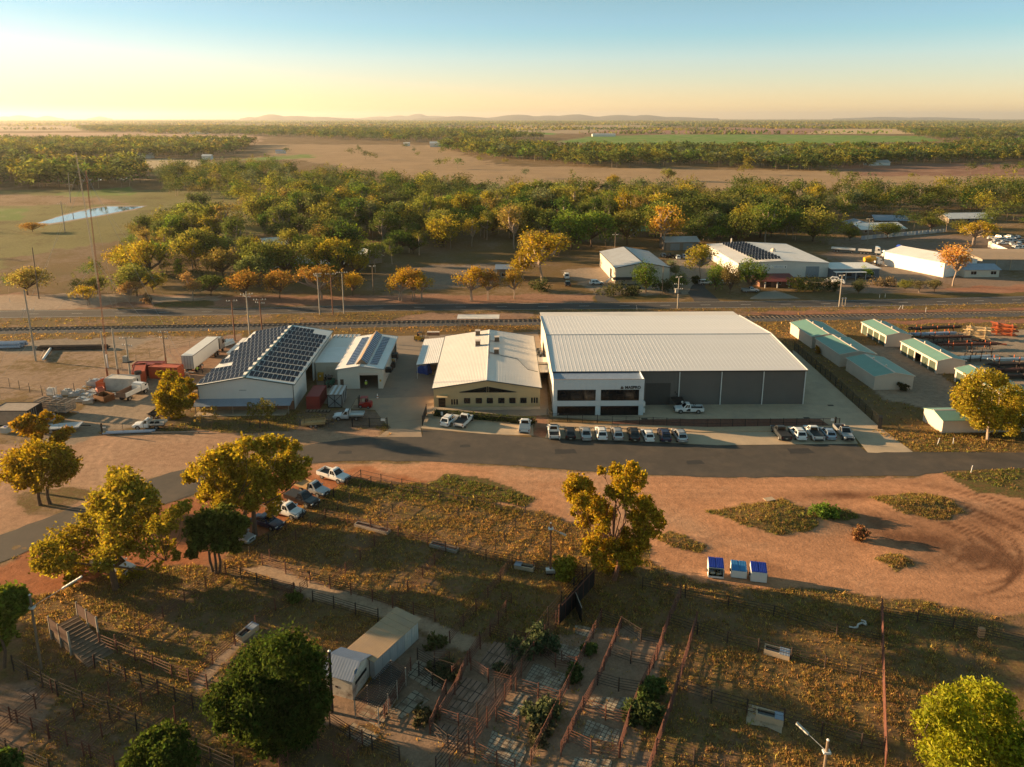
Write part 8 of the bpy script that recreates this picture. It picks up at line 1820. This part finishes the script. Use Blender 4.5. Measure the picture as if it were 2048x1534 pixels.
for a in (('small golden flat-topped tree beside the pale dirt turn-off', 'umbrella', (176, 612), 567, 52, GOLD), ('pinkish round tree with open branches left of the sparse twiggy tree', 'umbrella', (258, 602), 559, 62, PINKY), ('sparse twiggy pinkish tree on the green verge strip', 'gum', (387, 601), 540, 46, PINKY), ('broad grey-green tree mass behind the pinkish tree', 'dome', (275, 592), 515, 100, OLIVE), ('golden bushy tree at the far left beyond the highway', 'dome', (55, 590), 522, 90, (.14, .11, .03)),
          ('wide orange-brown tree with low branches left of the highway poles', 'dome', (490, 598), 535, 82, BROWN), ('orange-brown tree between two rounded trees near the red verge', 'dome', (560, 597), 528, 66, BROWN), ('orange-brown spreading tree behind the white-topped roadside pole', 'umbrella', (640, 598), 528, 110, BROWN), ('broad golden tree mass at the paddock edge above the pinkish trees', 'dome', (300, 560), 462, 92, (.15,.115,.02)), ('orange-gold tree beside the broad golden tree mass', 'dome', (245, 545), 478, 60, GOLD), ('grey-green tree in front of the white roofed cottage', 'dome', (545, 522), 472, 60, GREYGREEN), ('pale gold tree at the cottage corner', 'gum', (508, 520), 476, 44, GOLD), ('yellow-green tree in front of the iron roofed house', 'round', (612, 560), 508, 52, (.12,.125,.02)), ('second yellow-green tree in front of the iron roofed house', 'round', (660, 558), 510, 44, (.10,.11,.02)), ('golden tree beside the pale bungalow', 'dome', (715, 555), 500, 46, GOLD), ('dark tree beside the homestead verandah', 'dome', (1700, 482), 452, 40, OLIVE), ('olive tree between homestead and iron fence', 'dome', (1775, 476), 438, 60, (.08,.09,.02)), ('green tree hiding the end of the white house above the fence', 'dome', (1860, 462), 428, 54, (.10,.10,.02)), ('olive tree in front of the white house above the fence', 'round', (1920, 468), 436, 40, OLIVE), ('orange tree right of the roadside pole trio', 'dome', (705, 592), 540, 50, GOLDB),
          ('flat-topped orange gum, left of the red-trunked roadside trio', 'umbrella', (803, 602), 532, 66, GOLDB), ('flat-topped orange gum, middle of the red-trunked roadside trio', 'umbrella', (826, 601), 530, 60, BROWN), ('flat-topped orange gum, right of the red-trunked roadside trio', 'umbrella', (844, 603), 534, 58, GOLDB), ('orange umbrella gum with a red trunk beside the verge sign', 'umbrella', (942, 602), 528, 82, GOLDB), ('smaller orange gum right of the umbrella gum', 'umbrella', (975, 600), 534, 54, BROWN), ('small dark gold gum in front of the blue-roofed hut', 'umbrella', (1028, 597), 533, 46, (.15, .10, .02)),
          ('very large golden gum left of the gravel drive', 'gum', (1085, 566), 466, 118, GOLD), ('golden side gum leaning beside the very large golden gum', 'gum', (1045, 560), 500, 70, GOLD), ('large round green tree hiding the corner of the grey-roofed shed', 'round', (1292, 584), 517, 60, GREEN), ('round green tree on the sealed drive beside the grey-roofed shed', 'round', (1359, 577), 538, 46, (.075, .09, .02)), ('grey-green tree behind the round tree on the sealed drive', 'gum', (1350, 560), 519, 40, GREYGREEN), ('tall golden-topped tree at the end of the sealed drive', 'gum', (1402, 562), 486, 70, (.15, .125, .02)),
          ('green street tree, left of the row before the white factory', 'round', (1431, 580), 516, 46, GREEN), ('dark rusty-green street tree between two green street trees', 'round', (1460, 588), 520, 40, (.085, .065, .025)), ('largest green street tree in front of the white factory sign', 'round', (1502, 580), 513, 62, GREEN), ('ball-clipped dark bush tree by the highway verge', 'round', (1716, 588), 556, 32, (.045, .05, .02)), ('small bright green lollipop tree by the flat office', 'round', (1732, 556), 526, 24, BRIGHT), ('orange-gold gum with white limbs in front of the depot', 'gum', (1905, 572), 488, 72, (.25, .14, .04)),
          ('dark bushy tree at the verge left of the bent dark tree', 'dome', (1810, 582), 556, 34, OLIVE), ('bent dark tree on the depot verge', 'umbrella', (1838, 585), 558, 50, (.075, .065, .03)), ('dark olive tree just left of the orange-gold depot gum', 'dome', (1868, 583), 556, 36, (.085, .075, .03)), ('golden umbrella tree beside the wrecking yard', 'umbrella', (1945, 490), 437, 86, GOLD), ('pale yellow-green pine by itself in the house clearing', 'pine', (700, 502), 443, 60, BRIGHT), ('tight round green tree above the paddock clearing', 'round', (408, 470), 412, 60, GREEN), ('small yellow-green cypress beside the dirt track', 'pine', (358, 548), 516, 22, BRIGHT), ('lone dark tree in the middle of the bare paddock', 'dome', (1335, 362), 333, 32, OLIVE), ('lone golden tree on the bare paddock beside the river wood', 'round', (1224, 368), 342, 30, GOLD), ('small dark tree at the near corner of the shining pond', 'dome', (66, 464), 440, 46, BROWN), ('tall white-limbed gum rising above the wood behind the grey-roofed shed', 'gum', (1250, 470), 383, 48, GOLD), ('huge orange gum behind the garage', 'gum', (1328, 500), 408, 86, (.21, .13, .025)), ('bright green dome tree in the wood above the white factory', 'dome', (1558, 462), 408, 62, (.09, .13, .02)), ('yellow-orange gum just above the solar block of the white factory', 'gum', (1472, 478), 432, 70, GOLDB)):
 ptree(*a)
for k, a in enumerate((('long dark garden hedge in front of the grey-roofed shed', (1225, 587), 32, 18, (.05, .05, .02)), ('dark garden bush under the round tree of the grey-roofed shed', (1262, 588), 20, 16, (.045, .05, .02)), ('dark clipped bush right of the round tree at the shed corner', (1330, 585), 24, 24, (.045, .05, .02)), ('dark round bush at the corner of the sealed drive', (1392, 567), 10, 14, (.035, .038, .016)), ('yellow-topped bush at the white factory door', (1597, 582), 18, 30, (.12, .11, .02)), ('big dark bush right of the yellow-topped bush', (1628, 584), 28, 26, (.05, .055, .02)), ('dark bush at the right end of the factory garden', (1664, 582), 14, 24, (.045, .05, .02)), ('dark bush left of the gravel drive gate', (1080, 580), 26, 20, (.045, .05, .02)), ('pale grey bush on the depot side of the flat office', (1770, 572), 20, 14, (.12, .09, .05)), ('brown bush beside the pinkish verge tree', (298, 608), 16, 16, (.13, .085, .045)))):
 bush(*a, 900, .3)
# ---- the woods: the largest 300 trees are things of their own, the rest is one mass per wood
WOODS = [('river wood', [(440, 440), (560, 402), (700, 374), (1000, 392), (1300, 406), (1600, 408), (2400, 384), (2400, 455), (1990, 450), (1880, 440), (1790, 442), (1690, 445), (1640, 486), (1560, 490), (1420, 492), (1340, 488), (1210, 522), (1120, 545), (1010, 515), (860, 505), (800, 548), (640, 545), (560, 580), (470, 560), (380, 520), (300, 500)], 118, (10, 19)),
         ('paddock side trees', [(215, 520), (330, 455), (460, 430), (480, 560), (330, 560)], 75, (7, 13)), ('roadside scrub', [(0, 560), (140, 545), (300, 560), (470, 560), (480, 590), (250, 595), (0, 592)], 150, (4, 8)), ('paddock wood', [(300, 352), (520, 342), (700, 372), (560, 402), (440, 440), (420, 400), (330, 392)], 170, (10, 18)), ('factory wood', [(1640, 486), (1690, 470), (1690, 510), (1640, 508)], 110, (8, 13)), ('depot trees', [(1770, 446), (1880, 452), (1880, 462), (1780, 472)], 110, (7, 12)), ('right edge trees', [(1960, 455), (2400, 455), (2400, 500), (2060, 478), (1970, 470)], 200, (7, 12))]
FAR = [('left wood', [(-400, 338), (265, 340), (290, 374), (0, 380), (-400, 388)], 190, (14, 22)), ('stubble wood', [(-400, 292), (330, 287), (500, 290), (470, 312), (300, 318), (-400, 330)], 260, (14, 22)), ('far river wood', [(880, 293), (1000, 288), (1120, 306), (1500, 307), (1880, 306), (1950, 292), (2500, 288), (2500, 327), (1850, 326), (1640, 342), (1400, 333), (1240, 338), (1000, 320), (900, 303)], 200, (13, 21)), ('middle wood', [(150, 256), (500, 258), (900, 265), (1100, 278), (900, 287), (700, 281), (500, 272), (180, 265)], 900, (15, 24)), ('far right wood', [(1800, 264), (2500, 260), (2500, 280), (1900, 282), (1830, 274)], 900, (15, 24)), ('paddock trees', [(500, 296), (880, 296), (1600, 345), (2300, 335), (2300, 372), (1200, 378), (800, 340)], 9000, (8, 14)), ('left paddock trees', [(-300, 390), (420, 400), (330, 470), (200, 530), (-300, 550)], 4500, (5, 9))]
CLEAR = [(P(x, y), r) for x, y, r in ((100, 440, 26), (140, 430, 26), (185, 425, 26), (230, 418, 26), (275, 415, 26), (590, 536, 12), (530, 500, 8), (393, 510, 10), (725, 528, 10), (1722, 466, 22), (1750, 448, 12), (1697, 460, 10), (1897, 443, 22), (1331, 499, 16), (1335, 515, 22), (1000, 552, 10), (1260, 474, 8), (700, 500, 8), (1270, 555, 40), (1530, 545, 55), (1400, 540, 24), (1245, 505, 16), (830, 565, 12), (950, 550, 14), (1085, 560, 12), (1716, 505, 18))]
def sample(poly, area_per, rng, sep):
 q = np.array([P(*p)[:2] for p in poly]); lo_, hi = q.min(0), q.max(0)
 n = int((hi - lo_).prod() / area_per); p = lo_ + (hi - lo_) * rng.random((n, 2))
 wx = (fbm(p[:, 0], p[:, 1], 60, 41, 3) - .5) * 40; p2 = p[:, 0] + wx, p[:, 1] + (fbm(p[:, 0] + 99, p[:, 1], 60, 45, 3) - .5) * 40
 ok = inside(p2[0], p2[1], [tuple(r) for r in q]) & (np.abs(p[:, 0]) < p[:, 1] * .80 + 30)
 for c, r in CLEAR: ok &= np.hypot(p[:, 0] - c.x, p[:, 1] - c.y) > r
 return p[ok]
cand = []
for nm, poly, ap, hr in WOODS:
 for p in sample(poly, ap, RNG, 5): cand.append((p[0], p[1], RNG.uniform(*hr) * (1 if RNG.random() < .8 else .65), nm))
cand.sort(key=lambda c: math.hypot(c[0], c[1]) / c[2] ** .6)
PAL = [OLIVE, (.085, .09, .02), GREYGREEN, (.11, .102, .022), (.14, .12, .02), (.16, .128, .02), GREEN, DKGREEN, (.05, .062, .016), (.125, .095, .028), (.085, .092, .02), (.05, .06, .02)]
PNAME = ['olive', 'olive', 'grey-green', 'dull gold', 'gold-tinged', 'golden', 'fresh green', 'dark green', 'deep olive', 'brownish', 'mid olive', 'dusky green']
NMAX = 296 - NT[0]
LM = [(60, 'the shining pond'), (200, 'the second radio mast'), (330, 'the small cypress'), (400, 'the dark-roofed cabin'), (500, 'the white roofed cottage'), (590, 'the iron roofed house'), (660, 'the roadside pole trio'), (720, 'the pale bungalow'), (790, 'the slim dark pole'), (850, 'the red-trunked trio'), (930, 'the umbrella gum'), (1000, 'the blue-roofed hut'), (1080, 'the huge golden gum'), (1150, 'the gravel drive'), (1230, 'the grey shed'), (1300, 'the round street tree'), (1370, 'the garage'), (1440, 'the factory solar block'), (1520, 'the factory sign'), (1590, 'the factory roller door'), (1660, 'the flat-deck truck'), (1740, 'the homestead'), (1830, 'the iron fence'), (1900, 'the white house'), (9999, 'the wrecking yard')]
seen = {}
for k, (x, y, h, nm) in enumerate(cand[:NMAX]):
 kd = ('gum', 'gum', 'dome', 'dome', 'round')[int(RNG.integers(5))]
 if nm == 'roadside scrub': kd = ('dome', 'umbrella')[int(RNG.integers(2))]
 ci = int(RNG.integers(len(PAL))); d = y * CP + CAM_H * SP; px_ = CX + FPX * x / d
 row = ('at front edge', 'in second rank', 'midway back', 'well back')[min(3, max(0, int((y - 215) / 55)))]
 sz = 'small' if h < 8.5 else ('mid-sized' if h < 12.5 else 'tall')
 lab = '%s %s %s %s of %s beyond %s' % (sz, PNAME[ci], dict(gum='gum', dome='domed tree', round='round-headed tree', umbrella='flat-topped tree')[kd], row, nm.split()[0] + ' trees', [n_ for e, n_ in LM if px_ < e][0])
 seen[lab] = seen.get(lab, 0) + 1
 if seen[lab] > 1: lab = lab.replace(PNAME[ci], PNAME[ci] + (', shaggy' if seen[lab] == 2 else ', lopsided'))
 tree(lab, kd, (x, y, 0), h, PAL[ci], RNG.uniform(.85, 1.25), group='trees of the ' + nm)
def mass_proto(n, size, seed):
 rng = np.random.default_rng(seed); bl = []
 for k in range(8): a_, rr = rng.uniform(0, 6.28), rng.uniform(.05, .30); z = .74 - rr * .6 + rng.normal() * .1; bl.append((math.cos(a_) * rr, math.sin(a_) * rr, z, rng.uniform(.13, .22)))
 v, q = leaf_cloud(bl, n, size, rng, .85, .5, 5, .3); return v.reshape(-1, 4, 3)[:, [0, 1, 2]]          # one triangle per spray
def mass(name, lab_, trees_, n, size, wide=1.15):
 if not len(trees_): return
 T = np.array([(a, b, c) for a, b, c in trees_]); rng = np.random.default_rng(len(T)); protos = [mass_proto(n, size, 60 + s) for s in range(6)]
 vs, cs = [], []
 pid = rng.integers(0, 6, len(T)); pal = np.array(PAL)
 for s in range(6):
  t = T[pid == s]
  if not len(t): continue
  a_ = rng.uniform(0, 6.28, len(t)); w = t[:, 2] * wide * rng.uniform(.85, 1.3, len(t)); pr = protos[s].reshape(-1, 3)
  X = pr[None, :, 0] * np.cos(a_)[:, None] - pr[None, :, 1] * np.sin(a_)[:, None]; Y = pr[None, :, 0] * np.sin(a_)[:, None] + pr[None, :, 1] * np.cos(a_)[:, None]
  v = np.stack([X * w[:, None] + t[:, 0:1], Y * w[:, None] + t[:, 1:2], pr[None, :, 2] * t[:, 2:3] + 0 * X], -1)
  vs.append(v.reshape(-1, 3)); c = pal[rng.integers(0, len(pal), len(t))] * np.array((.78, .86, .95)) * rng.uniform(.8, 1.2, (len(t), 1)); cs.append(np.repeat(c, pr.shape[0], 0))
  # trunks
  k = len(t); tw = t[:, 2] * .014; z0 = np.zeros(k); tv = np.stack([np.stack([t[:, 0] - tw, t[:, 1], z0], -1), np.stack([t[:, 0] + tw, t[:, 1], z0], -1), np.stack([t[:, 0] + tw * .3, t[:, 1] + tw, t[:, 2] * .6], -1)], 1)
  vs.append(tv.reshape(-1, 3)); cs.append(np.tile(np.array([(.16, .12, .09)]), (3 * k, 1)))
 v = np.concatenate(vs); c = np.concatenate(cs); me = bpy.data.meshes.new(name); fast_mesh(me, v, np.arange(len(v)).reshape(-1, 3))
 at_ = me.attributes.new('tint', 'FLOAT_COLOR', 'POINT'); at_.data.foreach_set('color', np.concatenate([c, np.ones((len(c), 1))], 1).astype(np.float32).ravel())
 me.materials.append(LEAF_ATTR); o = link(name, me); o['kind'] = 'stuff'; o['label'] = lab_; return o
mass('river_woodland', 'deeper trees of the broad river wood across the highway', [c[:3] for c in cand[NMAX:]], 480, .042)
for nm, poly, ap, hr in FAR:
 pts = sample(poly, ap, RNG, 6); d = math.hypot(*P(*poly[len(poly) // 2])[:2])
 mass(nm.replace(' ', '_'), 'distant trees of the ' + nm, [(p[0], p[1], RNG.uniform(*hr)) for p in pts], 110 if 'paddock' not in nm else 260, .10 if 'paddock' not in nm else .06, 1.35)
# wooded plain out to the horizon: long low clumps
pts = []
for y0, y1, n, sx, sz in ((2600, 4500, 900, 26, 13), (4500, 8000, 1700, 45, 15), (8000, 15000, 2600, 85, 18), (15000, 30000, 2600, 170, 22)):
 yy = y0 + (y1 - y0) * RNG.random(n); xx = (RNG.random(n) * 2 - 1) * yy * .8
 keep = fbm(xx, yy * 2.2, y0 * .35, 90, 3) > (.56 if y0 < 4000 else (.50 if y0 < 8000 else .40))
 pts += [(x, y, sx, sz) for x, y in zip(xx[keep], yy[keep])]
vs, cs = [], []
for x, y, sx, sz in pts:
 n = 26; cx_ = RNG.normal(size=n) * sx * 1.6 + x; cy_ = RNG.normal(size=n) * sx * .8 + y; cz = RNG.random(n) * sz * .75; s_ = sz * RNG.uniform(.35, .8, n); a_ = RNG.normal(size=(n, 3)); a_ /= np.linalg.norm(a_, axis=1)[:, None]; b_ = np.cross(a_, RNG.normal(size=(n, 3))); b_ /= np.linalg.norm(b_, axis=1)[:, None]
 c = np.stack([cx_, cy_, cz], -1); v = np.stack([c - a_ * s_[:, None], c + b_ * s_[:, None] * .9, c + a_ * s_[:, None]], 1); vs.append(v.reshape(-1, 3)); cs.append(np.tile(np.array(PAL[int(RNG.integers(len(PAL)))]) * .95, (3 * n, 1)))
v = np.concatenate(vs); c = np.concatenate(cs); me = bpy.data.meshes.new('plain_woodland'); fast_mesh(me, v, np.arange(len(v)).reshape(-1, 3)); at_ = me.attributes.new('tint', 'FLOAT_COLOR', 'POINT'); at_.data.foreach_set('color', np.concatenate([c, np.ones((len(c), 1))], 1).astype(np.float32).ravel()); me.materials.append(LEAF_ATTR); link('plain_woodland', me)['kind'] = 'stuff'
# trees standing out of the picture on the left and below, whose shade falls across the yards
mass('gum_belt', 'belt of gums beyond the left side of the stock yards', [(-66, 61, 11), (-90, 73, 13), (-62, 45, 12), (-118, 80, 14), (-100, 58, 12), (-54, 38, 11), (-82, 50, 12), (-140, 92, 14)], 2600, .03, 1.2)
# ---- grass tufts
def grass(name, lab, n, region, hgt, rngs, dens=1.6):
 rng = np.random.default_rng(rngs); q = np.array([P(*p)[:2] for p in region]); lo_, hi = q.min(0), q.max(0)
 p = lo_ + (hi - lo_) * rng.random((n * 4, 2)); ok = inside(p[:, 0], p[:, 1], [tuple(r) for r in q]) & (np.abs(p[:, 0]) < p[:, 1] * .72 + 4); p = p[ok]
 p = p[~inside(p[:, 0], p[:, 1], [tuple(r) for r in px(*(up + lo))])]
 col, g, gr = ground_attr(p[:, 0], p[:, 1]); keep = rng.random(len(p)) < np.clip((g - .22) * dens, 0, 1) * (.25 + .75 * (fbm(p[:, 0], p[:, 1], 1.6, 95, 3) > .47)); p, g, gr = p[keep][:n], g[keep][:n], gr[keep][:n]
 N = len(p); B = 4; base = np.repeat(p, B, 0) + rng.normal(size=(N * B, 2)) * .13; a_ = rng.uniform(0, 6.28, N * B); big = np.repeat(np.exp(rng.normal(size=N) * .35), B); hh = hgt * big * rng.uniform(.6, 1.3, N * B); ww = hgt * .22 * big
 z0 = np.repeat(mounds(p[:, 0], p[:, 1]) - .03, B); u = np.stack([np.cos(a_), np.sin(a_)], -1); lean = rng.normal(size=(N * B, 2)) * hh[:, None] * .45
 v = np.stack([np.concatenate([base - u * ww[:, None], z0[:, None]], 1), np.concatenate([base + u * ww[:, None], z0[:, None]], 1), np.concatenate([base + lean, (z0 + hh)[:, None]], 1)], 1).reshape(-1, 3)
 dry = np.array((.27, .165, .055)); brn = np.array((.15, .09, .042)); grn = np.array((.082, .10, .022)); f_ = np.clip(gr * 1.3 + rng.normal(size=N) * .25 - .1, 0, 1)[:, None]; c = (dry * (1 - f_) + grn * f_); m_ = rng.random(N) < .3; c[m_] = brn; c *= rng.uniform(.7, 1.25, (N, 1)); c = np.repeat(c, B * 3, 0)
 me = bpy.data.meshes.new(name); fast_mesh(me, v, np.arange(len(v)).reshape(-1, 3)); at_ = me.attributes.new('tint', 'FLOAT_COLOR', 'POINT'); at_.data.foreach_set('color', np.concatenate([c, np.ones((len(c), 1))], 1).astype(np.float32).ravel()); me.materials.append(LEAF_ATTR); o = link(name, me); o['kind'] = 'stuff'; o['label'] = lab; return o
grass('grass', 'weeds and grass of the stock yards', 110000, [(0, 1120), (640, 950), (850, 940), (1100, 1000), (1320, 1050), (1500, 990), (1950, 980), (2048, 1180), (2200, 1600), (-150, 1600)], .15, 1)
grass('dry_grass', 'long dry grass along fences and railway', 42000, [(-200, 640), (1070, 622), (2300, 600), (2300, 940), (1840, 905), (1760, 850), (1590, 700), (1480, 640), (1075, 660), (460, 672), (-200, 700)], .21, 2, 1.3)
grass('verge_grass', 'grass on the near verges', 9000, [(200, 866), (600, 820), (780, 850), (780, 876), (200, 876)], .15, 3, 1.2)
grass('verge_grass', 'grass on the right-hand verges', 9000, [(1740, 860), (2300, 860), (2300, 1040), (1890, 950), (1840, 905)], .18, 4, 1.4)
# ---- hills on the horizon
HM = mat('hill_scrub', (.09, .085, .055), .95, var=.3, scale=.003)
def hill(lab, peaks, Y, dep):
 x0 = min(p[0] - p[2] * 2.6 for p in peaks); x1 = max(p[0] + p[2] * 2.6 for p in peaks); U = np.linspace(x0, x1, 70); D = np.linspace(-1, 1, 15); a = at_depth(0, 237, Y); s_ = scale_at((0, Y, 0)); V = []
 hz = np.zeros_like(U)
 for cx_, hp, wd in peaks: hz = np.maximum(hz, hp * np.exp(-((U - cx_) / wd) ** 2))
 hz = hz * (1 + .25 * (fbm(U * 9, U * 0 + Y, 120, 98, 4) - .5))
 for d in D:
  for u, h in zip(U, hz): V.append(((u - CX) * s_ * (1 + d * dep / Y), Y + d * dep, (h * s_ + 55) * (1 - d * d) * (h > .15) - 2))
 i = np.arange(len(V)).reshape(len(D), len(U)); q = np.stack([i[:-1, :-1], i[:-1, 1:], i[1:, 1:], i[1:, :-1]], -1).reshape(-1, 4); me = bpy.data.meshes.new('hill_range'); fast_mesh(me, np.array(V), q); me.materials.append(HM); me.polygons.foreach_set('use_smooth', [True] * len(q)); structure(link('hill_range', me))['label'] = lab
hill('low hill at the far left', [(40, 6, 28), (95, 5, 18), (200, 4, 14), (10, 4, 20)], 21000, 1800); hill('hill left of centre', [(545, 8, 30), (500, 3, 12), (590, 5, 50), (640, 3, 40)], 19000, 1800); hill('pale far range', [(835, 9, 26), (800, 6, 30), (760, 4, 30), (870, 5, 40)], 27000, 2500); hill('long range in the centre', [(920, 4.5, 50), (1035, 7.5, 45), (1100, 6, 40), (1150, 8, 45), (1240, 7, 50), (1290, 7, 40), (1340, 3, 60)], 20000, 2500); hill('faint rise at the right', [(1770, 3, 60), (1860, 2.5, 60)], 24000, 2500)
# ---- evening air
hz = MB(); hz.box(-34000, 34000, -400, 40000, -3.0, 330); o = hz.build('haze', mat('_', (1, 1, 1)))
m = bpy.data.materials.new('haze_air'); m.use_nodes = True; N = m.node_tree.nodes; N.remove(N['Principled BSDF']); pv = N.new('ShaderNodeVolumePrincipled'); pv.inputs['Color'].default_value = (.93, .92, .90, 1); pv.inputs['Density'].default_value = 4.0e-5; pv.inputs['Anisotropy'].default_value = .5
m.node_tree.links.new(pv.outputs[0], N['Material Output'].inputs['Volume']); o.data.materials.clear(); o.data.materials.append(m); o['kind'] = 'stuff'; o['label'] = 'thin evening haze over the plain'
bpy.data.materials.remove(MATS.pop('_'))
